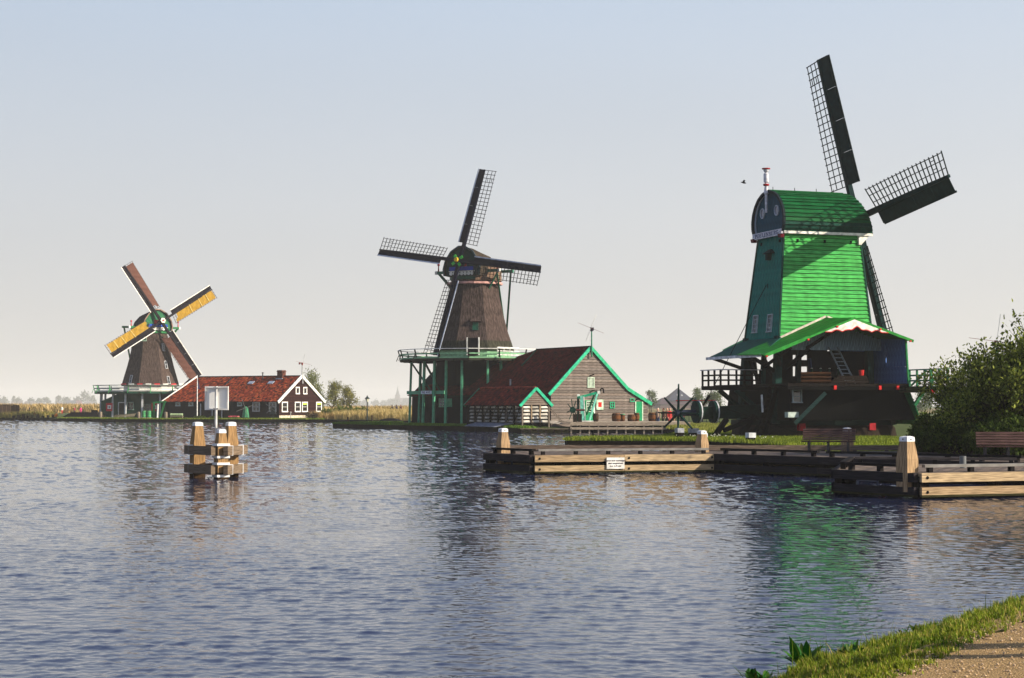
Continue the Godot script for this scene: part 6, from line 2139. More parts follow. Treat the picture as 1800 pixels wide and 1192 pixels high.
	# overturned boat on the promontory
	var ob := MB.new()
	for i in 8:
		var x0 := -1.3 + i * 0.33
		var h0 := 0.52 * (1.0 - pow(absf(x0 / 1.75), 2.6)); var h1 := 0.52 * (1.0 - pow(absf((x0 + 0.33) / 1.75), 2.6))
		var w0 := 0.75 * (1.0 - pow(absf(x0 / 1.9), 3.0)); var w1 := 0.75 * (1.0 - pow(absf((x0 + 0.33) / 1.9), 3.0))
		ob.hexa([Vector3(x0, 0, w0), Vector3(x0 + 0.33, 0, w1), Vector3(x0 + 0.33, 0, -w1), Vector3(x0, 0, -w0), Vector3(x0, h0, w0 * 0.4), Vector3(x0 + 0.33, h1, w1 * 0.4), Vector3(x0 + 0.33, h1, -w1 * 0.4), Vector3(x0, h0, -w0 * 0.4)])
	solo("overturned_boat", ob, mat(0.012, 0.012, 0.016, "wood_h", 0.7), "dark boat lying upside down on the grass left of the middle mill", "boat", Vector3(-13.9, g, -195.0), 8.0)
	for i in 2:
		var q := MB.new()
		q.tube(Vector3(0, -0.6, 0), Vector3(0, 0.85 + 0.25 * i, 0), 0.11, 0.1, 8)
		solo("stake", q, mat(0.04, 0.025, 0.02, "wood_v", 0.85), ["shorter dark stake in the water before the reeds", "taller dark stake in the water before the reeds"][i], "stake", Vector3(-22.0 + 3.4 * i, 0, -229.0 + 2.0 * i), 0.0, "stakes before the reeds")

func right_bank_items() -> void:
	var g := 0.43
	var tar := mat(0.012, 0.010, 0.010, "wood_v", 0.8)
	var cap_m := mat(0.36, 0.38, 0.44, "paint", 0.5)
	for p in [[9.8, -100.0, 0.42, 0.75, "black post with grey cap under the sawmill's spoked wheel"], [10.95, -103.0, 0.5, 0.7, "black post with pale cap left of the sawmill's stays, rearmost"], [10.9, -97.5, 0.4, 0.5, "low post with the palest cap before the sawmill's stays"], [12.75, -91.3, 0.42, 0.62, "black post with white cap before the sawmill's brick base"]]:
		var o := thing("stay_post", p[4], "post", Vector3(p[0], g - 0.1, p[1]), 20.0, "squat capped posts round the sawmill")
		var m := MB.new()
		m.bx(-p[2] / 2 + 0.02, p[2] / 2 - 0.02, 0, p[3] - 0.25, -p[2] / 2 + 0.02, p[2] / 2 - 0.02)
		part("post", m, tar, o)
		var c := MB.new()
		c.bx(-p[2] / 2, p[2] / 2, p[3] - 0.26, p[3], -p[2] / 2, p[2] / 2)
		part("cap", c, mat(0.62, 0.65, 0.68, "paint", 0.5) if p[3] < 0.65 else cap_m, o)
	for i in 3:
		var q := MB.new()
		q.tube(Vector3(0, -0.8, 0), Vector3(0, 0.55 + 0.2 * (i % 2), 0), 0.07, 0.06, 8)
		solo("stake", q, tar, ["thin dark stake at the tip of the grassy tongue", "thin dark stake in the channel behind the grassy tongue", "thin dark stake in the channel near the jetty"][i], "stake", [Vector3(3.75, 0, -99.5), Vector3(5.1, 0, -108.0), Vector3(4.9, 0, -146.0)][i], 0.0, "thin stakes round the grassy tongue")
	for i in 2:
		var at: Vector3 = [Vector3(-19.5, g, -230.0), Vector3(18.25, g, -170.0)][i]
		var o := thing("street_lamp", ["old-style lantern lamp standing in the reeds", "old-style lantern lamp behind the sawmill's tail, beside the trees"][i], "street lamp", at, 0.0, "old lantern lamps")
		var top: float = [3.2, 2.65][i]
		var m := MB.new()
		m.tube(Vector3.ZERO, Vector3(0, top - 0.75, 0), 0.1, 0.07, 8)
		part("pole", m, mat(0.03, 0.045, 0.05, "paint", 0.5), o)
		var gl := MB.new()
		gl.lathe([[0.12, top - 0.72], [0.3, top - 0.3]], 6)
		part("lantern_glass", gl, mat(0.55, 0.55, 0.42, "plain", 0.3), o)
		var hd := MB.new()
		hd.lathe([[0.3, top - 0.3], [0.42, top - 0.28], [0.14, top - 0.08], [0.1, top - 0.02], [0.05, top + 0.12], [0.0, top + 0.14]], 6)
		hd.lathe([[0.07, top - 0.78], [0.14, top - 0.72]], 6)
		part("lantern_roof", hd, mat(0.02, 0.035, 0.035, "paint", 0.5), o)
	var fence := thing("railing", "thin dark iron railing behind the jetty's right end", "railing", Vector3(13.4, g, -166.0), -6.0)
	var fm := MB.new()
	for i in 17:
		fm.bar(Vector3(i * 0.42, 0, 0), Vector3(i * 0.42, 1.75 if i % 4 == 0 else 1.3, 0), 0.07 if i % 4 == 0 else 0.035, 0.05)
	for y in [0.4, 1.2]:
		fm.bar(Vector3(0, y, 0), Vector3(6.8, y, 0), 0.04, 0.05)
	part("bars", fm, mat(0.02, 0.025, 0.03, "paint", 0.5), fence)
	# far farmhouse with a pyramid roof
	var fh := thing("farmhouse", "far farmhouse with a steep blue-grey pyramid roof and low purple roofs", "house", Vector3(68.0 * 1.6, g, -1120.0), 8.0)
	fh.scale = Vector3.ONE * 1.6
	var w := MB.new()
	w.bx(-9, 10, 0, 2.0, -7, 7)
	part("wall", w, mat(0.16, 0.10, 0.09, "brick", 0.9), fh)
	var r := MB.new()
	r.hexa([Vector3(-9.6, 1.9, 7.6), Vector3(10.6, 1.9, 7.6), Vector3(10.6, 1.9, -7.6), Vector3(-9.6, 1.9, -7.6), Vector3(-6.5, 4.4, 0.6), Vector3(7.5, 4.4, 0.6), Vector3(7.5, 4.4, -0.6), Vector3(-6.5, 4.4, -0.6)])
	part("low_roof", r, mat(0.10, 0.055, 0.075, "tile", 0.8), fh)
	var p := MB.new()
	p.hexa([Vector3(-5.6, 3.2, 6.0), Vector3(5.4, 3.2, 6.0), Vector3(5.4, 3.2, -6.0), Vector3(-5.6, 3.2, -6.0), Vector3(-0.15, 8.4, 0.1), Vector3(0.15, 8.4, 0.1), Vector3(0.15, 8.4, -0.1), Vector3(-0.15, 8.4, -0.1)])
	part("pyramid_roof", p, mat(0.035, 0.045, 0.085, "tile", 0.7), fh)
	for q in [[-0.9, 5.6], [0.8, 5.3]]:
		var d := MB.new()
		d.box(Vector3(q[0], q[1], 3.4), Vector3(0.7, 0.8, 0.8))
		part("dormer", d, mat(0.5, 0.52, 0.55, "paint", 0.5), fh)
	vane("long red propeller vane rising out of the green bush at the right edge", Vector3(28.4, 0.4, -100.0), 5.75, -10.0, 8.0, 1.6, true)

func bird() -> void:
	var at := Vector3(12.27, 14.2, -90.0)
	var m := MB.new()
	m.lathe([[0.0, -0.2], [0.05, -0.12], [0.065, 0.0], [0.04, 0.12], [0.015, 0.2], [0.0, 0.24]], 8, Vector3.ZERO, 0.0, false)
	var o := solo("bird", m, mat(0.02, 0.02, 0.022, "plain"), "small dark bird in flight left of the green mill's cap", "bird", at)
	o.rotation_degrees = Vector3(0, 0, 78)
	o.scale = Vector3.ONE * 0.75
	var w := MB.new()
	for s in [-1.0, 1.0]:
		w.quad(Vector3(0.02, -0.06, 0), Vector3(0.16, -0.05, s * 0.22), Vector3(0.17, 0.06, s * 0.22), Vector3(0.02, 0.08, 0))
		w.tri(Vector3(0.16, -0.05, s * 0.22), Vector3(0.06, -0.08, s * 0.5), Vector3(0.17, 0.06, s * 0.22))
		w.quad(Vector3(0.01, 0.08, 0), Vector3(0.16, 0.06, s * 0.22), Vector3(0.15, -0.05, s * 0.22), Vector3(0.01, -0.06, 0))
	part("wings", w, mat(0.02, 0.02, 0.022, "plain"), o)

# ---------------------------------------------------------------- people: one skin over a skeleton, meshed with surface nets
func field(p: Vector3, bones: Array) -> float:
	var d := 1e9
	var k := 0.035
	for b in bones:
		var pa: Vector3 = p - b[0]
		var ba: Vector3 = b[1] - b[0]
		var h := clampf(pa.dot(ba) / maxf(ba.length_squared(), 1e-6), 0.0, 1.0)
		var e: float = (pa - ba * h).length() - lerpf(b[2], b[3], h)
		var m := maxf(k - absf(d - e), 0.0) / k
		d = minf(d, e) - m * m * k * 0.25
	return d

func bone_color(p: Vector3, bones: Array) -> Color:
	var best := 1e9
	var c := Color.WHITE
	for b in bones:
		var pa: Vector3 = p - b[0]
		var ba: Vector3 = b[1] - b[0]
		var h := clampf(pa.dot(ba) / maxf(ba.length_squared(), 1e-6), 0.0, 1.0)
		var e: float = (pa - ba * h).length() - lerpf(b[2], b[3], h)
		if e < best:
			best = e; c = b[4]
	return c

func skin(bones: Array, cell: float) -> ArrayMesh:
	var lo := Vector3(1e9, 1e9, 1e9); var hi := -lo
	for b in bones:
		for e in [[b[0], b[2]], [b[1], b[3]]]:
			lo = lo.min(e[0] - Vector3.ONE * (e[1] + 0.06)); hi = hi.max(e[0] + Vector3.ONE * (e[1] + 0.06))
	var nx := int((hi.x - lo.x) / cell) + 2; var ny := int((hi.y - lo.y) / cell) + 2; var nz := int((hi.z - lo.z) / cell) + 2
	var f := PackedFloat32Array(); f.resize(nx * ny * nz)
	for z in nz:
		for y in ny:
			for x in nx:
				f[(z * ny + y) * nx + x] = field(lo + Vector3(x, y, z) * cell, bones)
	var at := PackedInt32Array(); at.resize(nx * ny * nz); at.fill(-1)
	var pos := PackedVector3Array(); var nor := PackedVector3Array(); var col := PackedColorArray()
	for z in nz - 1:
		for y in ny - 1:
			for x in nx - 1:
				var s := Vector3.ZERO
				var n := 0
				for e in [[0, 0, 0, 1, 0, 0], [0, 1, 0, 1, 1, 0], [0, 0, 1, 1, 0, 1], [0, 1, 1, 1, 1, 1], [0, 0, 0, 0, 1, 0], [1, 0, 0, 1, 1, 0], [0, 0, 1, 0, 1, 1], [1, 0, 1, 1, 1, 1], [0, 0, 0, 0, 0, 1], [1, 0, 0, 1, 0, 1], [0, 1, 0, 0, 1, 1], [1, 1, 0, 1, 1, 1]]:
					var a := f[((z + e[2]) * ny + y + e[1]) * nx + x + e[0]]
					var b := f[((z + e[5]) * ny + y + e[4]) * nx + x + e[3]]
					if (a < 0.0) != (b < 0.0):
						s += Vector3(x + e[0], y + e[1], z + e[2]).lerp(Vector3(x + e[3], y + e[4], z + e[5]), a / (a - b))
						n += 1
				if n > 0:
					var p := lo + s / n * cell
					at[(z * ny + y) * nx + x] = pos.size()
					pos.append(p)
					var g := field(p, bones)
					nor.append(Vector3(field(p + Vector3(0.01, 0, 0), bones) - g, field(p + Vector3(0, 0.01, 0), bones) - g, field(p + Vector3(0, 0, 0.01), bones) - g).normalized())
					col.append(bone_color(p, bones))
	var idx := PackedInt32Array()
	for z in range(1, nz - 1):
		for y in range(1, ny - 1):
			for x in range(1, nx - 1):
				var i := (z * ny + y) * nx + x
				for ax in 3:
					var j: int = i + [1, nx, nx * ny][ax]
					if (f[i] < 0.0) == (f[j] < 0.0): continue
					var u: int = [nx, nx * ny, 1][ax]
					var v: int = [nx * ny, 1, nx][ax]
					var q := [at[i - u - v], at[i - v], at[i], at[i - u]]
					if f[i] < 0.0: q = [q[3], q[2], q[1], q[0]]
					idx.append_array([q[0], q[1], q[2], q[0], q[2], q[3]])
	var arr := []
	arr.resize(Mesh.ARRAY_MAX)
	arr[Mesh.ARRAY_VERTEX] = pos; arr[Mesh.ARRAY_NORMAL] = nor; arr[Mesh.ARRAY_COLOR] = col; arr[Mesh.ARRAY_INDEX] = idx
	var m := ArrayMesh.new()
	m.add_surface_from_arrays(Mesh.PRIMITIVE_TRIANGLES, arr)
	return m

# pose: "stand", "walk" or "ride"; colours of top, trousers, hair
func person(label: String, at: Vector3, yaw: float, pose: String, top: Color, legs: Color, hair: Color, size := 1.0) -> void:
	var skin_c := Color(0.46, 0.27, 0.2)
	var hip := Vector3(0, 0.92, 0)
	var neck := Vector3(0, 1.43, 0.02)
	var st := 0.0
	var lean := 0.0
	if pose == "walk": st = 0.24
	if pose == "ride": lean = 0.2
	neck.z += lean
	var b := []
	b.append([hip, Vector3(0, 1.18, 0.01 + lean * 0.4), 0.145, 0.13, top])
	b.append([Vector3(0, 1.18, 0.01 + lean * 0.4), Vector3(0, 1.36, 0.01 + lean * 0.8), 0.14, 0.13, top])
	b.append([Vector3(-0.13, 1.38, lean * 0.8), Vector3(0.13, 1.38, lean * 0.8), 0.085, 0.085, top])
	b.append([neck - Vector3(0, 0.04, 0), neck + Vector3(0, 0.09, 0.01), 0.055, 0.05, skin_c])
	b.append([neck + Vector3(0, 0.17, 0.03), neck + Vector3(0, 0.22, 0.02), 0.085, 0.09, skin_c])
	b.append([neck + Vector3(0, 0.165, 0.115), neck + Vector3(0, 0.185, 0.125), 0.016, 0.014, skin_c])
	b.append([neck + Vector3(0, 0.235, -0.015), neck + Vector3(0, 0.17, -0.045), 0.095, 0.075, hair])
	for s in [-1.0, 1.0]:
		var knee := Vector3(0.09 * s, 0.49, 0.06 + st * 0.5 * s)
		var foot := Vector3(0.09 * s, 0.06, -0.02 + st * 1.15 * s)
		if pose == "ride":
			knee = Vector3(0.1 * s, 0.62 + 0.08 * s, 0.32); foot = Vector3(0.1 * s, 0.24 + 0.12 * s, 0.14)
		b.append([hip + Vector3(0.08 * s, -0.02, 0), knee, 0.105, 0.07, legs])
		b.append([knee, foot, 0.068, 0.045, legs])
		b.append([foot + Vector3(0, -0.015, -0.03), foot + Vector3(0, -0.02, 0.15), 0.042, 0.035, Color(0.03, 0.025, 0.022)])
		var sh := Vector3(0.185 * s, 1.36, lean * 0.8)
		var el := Vector3(0.23 * s, 1.1, -0.03 - st * 0.5 * s)
		var ha := Vector3(0.22 * s, 0.87, 0.06 - st * 0.7 * s)
		if pose == "ride":
			el = Vector3(0.24 * s, 1.14, 0.34); ha = Vector3(0.22 * s, 1.06, 0.58)
		b.append([sh, el, 0.058, 0.046, top])
		b.append([el, ha, 0.045, 0.034, top])
		b.append([ha, ha + (ha - el).normalized() * 0.1, 0.034, 0.026, skin_c])
	var o := MeshInstance3D.new()
	o.name = numbered("person")
	o.mesh = skin(b, 0.036)
	o.material_override = mat(1, 1, 1, "plain", 0.8, true)
	add_child(o, true)
	o.position = at
	o.rotation.y = deg_to_rad(yaw)
	o.scale = Vector3.ONE * size
	tag(o, label, "person")

func bicycle(label: String, at: Vector3, yaw: float) -> void:
	var o := thing("bicycle", label, "bicycle", at, yaw)
	var tar := mat(0.015, 0.015, 0.018, "plain", 0.5)
	for z in [-0.53, 0.55]:
		var w := MB.new()
		for i in 16:
			var a := TAU * i / 16; var b := TAU * (i + 1) / 16
			w.bar(Vector3(0, 0.35 + 0.33 * sin(a), z + 0.33 * cos(a)), Vector3(0, 0.35 + 0.33 * sin(b), z + 0.33 * cos(b)), 0.04, 0.04, Vector3.RIGHT)
		for i in 6:
			var a := PI * i / 6
			w.bar(Vector3(0, 0.35 - 0.32 * sin(a), z - 0.32 * cos(a)), Vector3(0, 0.35 + 0.32 * sin(a), z + 0.32 * cos(a)), 0.008, 0.008, Vector3.RIGHT)
		part("wheel", w, tar, o)
	var f := MB.new()
	for q in [[Vector3(0, 0.35, -0.53), Vector3(0, 0.3, 0)], [Vector3(0, 0.3, 0), Vector3(0, 0.9, -0.16)], [Vector3(0, 0.35, -0.53), Vector3(0, 0.78, -0.12)], [Vector3(0, 0.3, 0), Vector3(0, 0.82, 0.42)], [Vector3(0, 0.78, -0.12), Vector3(0, 0.84, 0.42)], [Vector3(0, 0.35, 0.55), Vector3(0, 1.02, 0.38)], [Vector3(-0.27, 1.05, 0.42), Vector3(0.27, 1.05, 0.42)]]:
		f.tube(q[0], q[1], 0.018, 0.018, 6)
	part("frame", f, tar, o)
	var s := MB.new()
	s.box(Vector3(0, 0.93, -0.18), Vector3(0.16, 0.06, 0.26))
	part("saddle", s, tar, o)

func people() -> void:
	var g := 0.43
	var black := Color(0.012, 0.012, 0.018); var navy := Color(0.015, 0.02, 0.06); var brown := Color(0.05, 0.025, 0.015); var blond := Color(0.35, 0.24, 0.12); var jeans := Color(0.04, 0.06, 0.12)
	person("person in dark clothes walking along the far left bank", Vector3(-111.9, g, -396), 70, "walk", black, black, black)
	person("person in a white top with a green pack, leftmost of the group beyond the barge", Vector3(-105.4, g, -400), 20, "stand", Color(0.7, 0.7, 0.6), Color(0.4, 0.03, 0.03), brown, 1.06)
	person("person in a red-pink jacket, second from the left in the group beyond the barge", Vector3(-103.0, g, -402), -30, "stand", Color(0.5, 0.06, 0.09), black, brown, 0.96)
	person("person with a white cap in a dark red top beyond the barge", Vector3(-102.0, g, -404), 40, "stand", Color(0.25, 0.02, 0.04), navy, Color(0.75, 0.75, 0.75), 0.98)
	person("person in a bright pink coat, rightmost of the group beyond the barge", Vector3(-101.0, g, -400), 0, "walk", Color(0.75, 0.05, 0.22), Color(0.6, 0.04, 0.15), brown, 0.95)
	person("person in a white top half hidden by the green bush in the reeds", Vector3(-22.1, g, -257.0), 90, "stand", Color(0.55, 0.4, 0.42), navy, black)
	for i in 3:
		var p := Vector3(-19.9 + 0.62 * i, g + 0.35, -286.0 - 1.6 * i)
		bicycle(["bicycle under the leftmost rider on the path through the reeds", "bicycle under the middle rider on the path through the reeds", "bicycle under the rightmost rider on the path through the reeds"][i], p, -115.0 + 25 * i)
		person(["person riding a bicycle through the reeds, leftmost of three", "person riding a bicycle through the reeds, middle of three", "person riding a bicycle through the reeds, rightmost of three"][i], p + Vector3(0, 0.02, 0), -115.0 + 25 * i, "ride", [black, navy, Color(0.08, 0.02, 0.03)][i], [navy, Color(0.5, 0.48, 0.45), black][i], [brown, black, Color(0.12, 0.05, 0.025)][i])
	var right := [[1156.5, 158.0, "stand", Color(0.30, 0.22, 0.17), jeans, Color(0.65, 0.6, 0.5), "person with a pale hat nearest the barn's corner, left of the visitors"], [1166.0, 160.0, "stand", Color(0.10, 0.05, 0.04), black, brown, "person in brown, second from the left of the visitors by the barn"],
		[1172.5, 159.0, "walk", Color(0.16, 0.09, 0.06), black, blond, "fair-haired person in brown in the middle of the visitors by the barn"], [1177.0, 156.0, "stand", Color(0.34, 0.035, 0.035), Color(0.25, 0.05, 0.05), brown, "person in a red dress beside the sawmill's spoked wheel"],
		[1184.0, 163.0, "stand", black, Color(0.2, 0.13, 0.08), black, "person in black behind the sawmill's spoked wheel"], [1198.5, 166.0, "walk", Color(0.5, 0.03, 0.09), navy, brown, "person in a crimson top and dark trousers behind the winch axle"],
		[1233.0, 172.0, "stand", Color(0.2, 0.22, 0.3), black, blond, "person in pale blue seen between the drums and the sawmill"]]
	for r in right:
		person(r[6], Vector3((r[0] - 900.0) / 3000.0 * r[1], g, -r[1]), rnd(-80, 80), r[2], r[3], r[4], r[5], 1.0)

# ---------------------------------------------------------------- plants
func leaves_in(centers: Array, count: int, spread: float, s0: float, s1: float, dark: Color, light: Color, xfs: Array, cols: Array, flat := 1.0) -> void:
	for i in count:
		var c: Vector3 = centers[rng.randi() % centers.size()]
		var d := Vector3(rng.randfn(), rng.randfn() * flat, rng.randfn()) * spread
		var b := Basis(Vector3(rnd(-1, 1), rnd(-1, 1), rnd(-1, 1)).normalized(), rnd(0, TAU)).scaled(Vector3.ONE * rnd(s0, s1))
		xfs.append(Transform3D(b, c + d))
		cols.append(dark.lerp(light, rng.randf()))

# a trunk that forks into limbs; returns where the twigs end
func limbs(m: MB, at: Vector3, dir: Vector3, l: float, r: float, depth: int, ends: Array, wide := 0.6) -> void:
	var q := at + dir * l
	var mid := at.lerp(q, 0.5) + Vector3(rnd(-1, 1), rnd(-0.3, 0.3), rnd(-1, 1)) * l * 0.06
	m.tube(at, mid, r, r * 0.85, 6, false)
	m.tube(mid, q, r * 0.85, r * 0.66, 6, false)
	if depth <= 2: ends.append(mid)
	if depth == 0:
		ends.append(q)
		return
	var n := 3 if depth > 1 else 2
	for i in n + (1 if rng.randf() < 0.4 else 0):
		var d := (dir + Vector3(rng.randfn(), rng.randfn() * 0.7 + 0.15, rng.randfn()) * wide).normalized()
		limbs(m, at.lerp(q, rnd(0.7, 1.0)), d, l * rnd(0.62, 0.86), r * 0.6, depth - 1, ends, wide)

func tree(label: String, at: Vector3, h: float, w: float, dark: Color, light: Color, leaves: int, leaf: float, group: String, called := "broadleaf_tree") -> void:
	var o := thing(called, label, "tree", at, 0.0, group)
	var m := MB.new()
	var ends := []
	limbs(m, Vector3.ZERO, Vector3(rnd(-0.05, 0.05), 1, rnd(-0.05, 0.05)).normalized(), h * 0.3, h * 0.028, 3, ends, 0.55)
	part("trunk", m, mat(0.06, 0.045, 0.035, "wood_v", 0.9), o)
	# clumps through the crown, fitted to its height and width
	var cs := []
	for i in 16:
		var a := rnd(0, TAU)
		var y := rnd(0.25, 0.95)
		var rr := w * 0.5 * sqrt(maxf(0.05, 1.0 - pow((y - 0.52) / 0.5, 2.0))) * rnd(0.25, 0.95)
		cs.append(Vector3(cos(a) * rr, y * h, sin(a) * rr))
	cs.append(Vector3(rnd(-0.1, 0.1) * w, h * 0.95, 0))
	var xfs := []; var cols := []
	leaves_in(cs, leaves, w * 0.11, leaf * 0.6, leaf * 1.3, dark, light, xfs, cols, 1.1)
	scatter("crown", leaf_mesh(1.0, 0.32), leaf_mat(0.78, 0.78, 0.78), xfs, cols, o)

func shrub(label: String, at: Vector3, h: float, w: float, stems: int, leaves: int, leaf: float, dark: Color, light: Color, deep: int, wide: float, lean := Vector3.ZERO) -> void:
	var o := thing("shrub", label, "shrub", at)
	var m := MB.new()
	var ends := []
	for i in stems:
		var a := TAU * i / stems + rnd(-0.3, 0.3)
		var d := (Vector3(cos(a) * w / h * 0.55, 1, sin(a) * w / h * 0.55) + lean).normalized()
		limbs(m, Vector3(cos(a) * 0.12 * w * 0.5, 0, sin(a) * 0.12 * w * 0.5), d, h * rnd(0.3, 0.42), 0.055, deep, ends, wide)
	part("stems", m, mat(0.045, 0.035, 0.028, "wood_v", 0.9), o)
	var keep := []
	for e in ends:
		if e.y > 0.15: keep.append(e)
	var xfs := []; var cols := []
	leaves_in(keep, leaves, h * 0.035, leaf * 0.6, leaf * 1.35, dark, light, xfs, cols)
	scatter("foliage", leaf_mesh(1.0, 0.26), leaf_mat(0.78, 0.78, 0.78), xfs, cols, o)

func in_poly(p: PackedVector2Array, lo: Vector2, hi: Vector2) -> Vector2:
	for i in 60:
		var q := Vector2(rnd(lo.x, hi.x), rnd(lo.y, hi.y))
		if Geometry2D.is_point_in_polygon(q, p): return q
	return Vector2(1e6, 1e6)

# tufts over an area
func sward(called: String, poly: PackedVector2Array, count: int, mesh: Mesh, y: float, s0: float, s1: float, dark: Color, light: Color, thin := 1.0) -> void:
	var lo := poly[0]; var hi := poly[0]
	for p in poly:
		lo = lo.min(p); hi = hi.max(p)
	var xfs := []; var cols := []
	for i in count:
		var q := in_poly(poly, lo, hi)
		if q.x > 1e5: continue
		var s := rnd(s0, s1)
		xfs.append(Transform3D(Basis(Vector3.UP, rnd(0, TAU)).scaled(Vector3(thin * s, s, thin * s)) * Basis(Vector3.RIGHT, rnd(-0.25, 0.25)), Vector3(q.x, y, q.y)))
		cols.append(dark.lerp(light, rng.randf()))
	scatter(called, mesh, leaf_mat(0.78, 0.78, 0.78), xfs, cols)

func tuft_mesh(n: int, h: float, w: float, spread: float) -> ArrayMesh:
	var m := MB.new()
	for i in n:
		var a := rnd(0, TAU)
		m.xf = Transform3D(Basis(Vector3.UP, a), Vector3(cos(a * 3.1), 0, sin(a * 2.3)) * spread)
		var l := h * rnd(0.55, 1.0)
		m.quad(Vector3(-w, 0, 0), Vector3(w, 0, 0), Vector3(w * 0.7, l * 0.6, l * 0.1), Vector3(-w * 0.7, l * 0.6, l * 0.1))
		m.tri(Vector3(-w * 0.7, l * 0.6, l * 0.1), Vector3(w * 0.7, l * 0.6, l * 0.1), Vector3(0, l, l * rnd(0.15, 0.4)))
	return m.mesh()

func vegetation() -> void:
	var g := 0.42
	# the green bush at the right edge
	var dk := Color(0.022, 0.042, 0.006); var lt := Color(0.27, 0.31, 0.055)
	shrub("tall loose green bush at the right edge, right behind the right bench", Vector3(18.1, g, -59.5), 4.1, 3.4, 10, 24000, 0.14, dk, lt, 4, 0.46)
	shrub("open green bush between the sawmill and the tall bush, with arching twigs", Vector3(17.4, g, -65.0), 3.4, 2.3, 8, 8500, 0.125, dk, lt, 4, 0.5)
	shrub("tall green bush cut off by the picture's right edge", Vector3(20.6, g, -62.0), 4.5, 4.4, 9, 20000, 0.14, dk, lt, 4, 0.48)
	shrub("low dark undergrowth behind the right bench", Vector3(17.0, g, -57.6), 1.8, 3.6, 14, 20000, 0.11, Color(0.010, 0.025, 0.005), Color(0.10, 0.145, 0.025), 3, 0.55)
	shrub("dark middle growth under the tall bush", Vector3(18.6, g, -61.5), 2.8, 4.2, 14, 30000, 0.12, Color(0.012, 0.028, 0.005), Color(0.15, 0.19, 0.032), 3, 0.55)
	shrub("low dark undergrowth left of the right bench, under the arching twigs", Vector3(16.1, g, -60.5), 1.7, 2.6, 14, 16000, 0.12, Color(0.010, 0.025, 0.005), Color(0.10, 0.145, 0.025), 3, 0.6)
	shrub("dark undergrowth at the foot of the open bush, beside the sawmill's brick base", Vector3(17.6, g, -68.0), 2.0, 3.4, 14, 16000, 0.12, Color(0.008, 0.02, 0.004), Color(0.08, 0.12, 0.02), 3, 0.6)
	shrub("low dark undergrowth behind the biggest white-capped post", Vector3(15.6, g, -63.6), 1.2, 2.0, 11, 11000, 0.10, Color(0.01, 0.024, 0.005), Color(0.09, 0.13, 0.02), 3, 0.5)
	# trees by the left house and in the middle distance
	tree("pale green tree behind the right end of the long house's roof", Vector3(-35.5, g, -300), 7.6, 4.4, Color(0.10, 0.12, 0.04), Color(0.27, 0.29, 0.10), 1900, 0.26, "trees behind the long house")  # leaves lightened, the haze of distance put into their colour
	tree("yellow-green willow, left of the pair right of the long house", Vector3(-35.2, g, -335), 6.4, 4.0, Color(0.09, 0.11, 0.02), Color(0.27, 0.25, 0.05), 2600, 0.26, "willows right of the long house", "willow")
	tree("yellow-green willow, right of the pair right of the long house", Vector3(-32.6, g, -338), 5.4, 3.6, Color(0.10, 0.11, 0.02), Color(0.30, 0.26, 0.05), 2400, 0.26, "willows right of the long house", "willow")
	tree("grey-green low tree touching the long house's white verge", Vector3(-39.3, g, -345), 4.9, 3.4, Color(0.06, 0.08, 0.03), Color(0.14, 0.17, 0.06), 1800, 0.26, "willows right of the long house", "willow")
	tree("slim poplar-like tree left of the far farmhouse", Vector3(42.5, g, -520), 6.3, 3.4, Color(0.05, 0.08, 0.03), Color(0.14, 0.18, 0.06), 1800, 0.34, "trees round the far farmhouse")
	tree("low tree at the barn's corner, left of the slim tree", Vector3(39.0, g, -522), 4.0, 3.6, Color(0.05, 0.08, 0.03), Color(0.14, 0.18, 0.06), 1600, 0.34, "trees round the far farmhouse")
	tree("tall green tree left of the sawmill's balcony", Vector3(43.5, g, -400), 5.6, 3.4, Color(0.05, 0.09, 0.03), Color(0.16, 0.21, 0.06), 2600, 0.3, "trees left of the sawmill")
	tree("broad green tree under the sawmill's balcony", Vector3(46.6, g, -390), 5.0, 4.6, Color(0.05, 0.09, 0.03), Color(0.16, 0.20, 0.06), 2800, 0.3, "trees left of the sawmill")
	tree("small tree seen in the gap right of the sawmill", Vector3(96.0, g, -400), 5.4, 6.0, Color(0.05, 0.09, 0.03), Color(0.14, 0.18, 0.06), 2200, 0.34, "trees right of the sawmill")
	# the far tree line to the left and in the middle, each tree a thing
	var far := [[8, 702, 20], [30, 703, 15], [20, 698, 4], [48, 703, 12], [62, 702, 11], [72, 700, 12], [92, 699, 14], [104, 701, 16], [122, 700, 12], [134, 691, 22], [146, 699, 14], [166, 704, 12], [622, 707, 14], [636, 706, 14], [654, 706, 16], [668, 707, 14], [680, 704, 12], [690, 703, 14], [706, 703, 14], [716, 706, 10]]
	for i in far.size():
		var q = far[i]
		var d := 3300.0 if q[0] < 300 else 4700.0
		var h: float = (713 - q[1]) / 3000.0 * d + 2.0
		tree("hazy tree on the horizon, %s" % (["far left above the board fence", "second from the left edge", "thin and pointed, near the left edge", "low, left of the white gables", "low, above the white gables", "rounded, right of the white gables", "dense, above the walker", "broad, right of the walker", "left of the tallest hazy crown", "tallest and roundest of the left row", "above the pink house", "low, next to the left mill's posts", "right of the willows", "low, left of the lantern lamp", "behind the lantern lamp", "right of the lantern lamp", "left of the distant spire", "at the foot of the distant spire", "right of the distant spire", "low, beside the middle mill's first post"][i]), Vector3((q[0] - 900.0) / 3000.0 * d, g, -d - i * 8.0), h, q[2] / 3000.0 * d, Color(0.04, 0.06, 0.025), Color(0.10, 0.13, 0.05), 420, 3.2 if d < 4000.0 else 4.4, "far trees along the horizon")
	# reeds and rough grass
	var reed := tuft_mesh(6, 1.6, 0.035, 0.35)
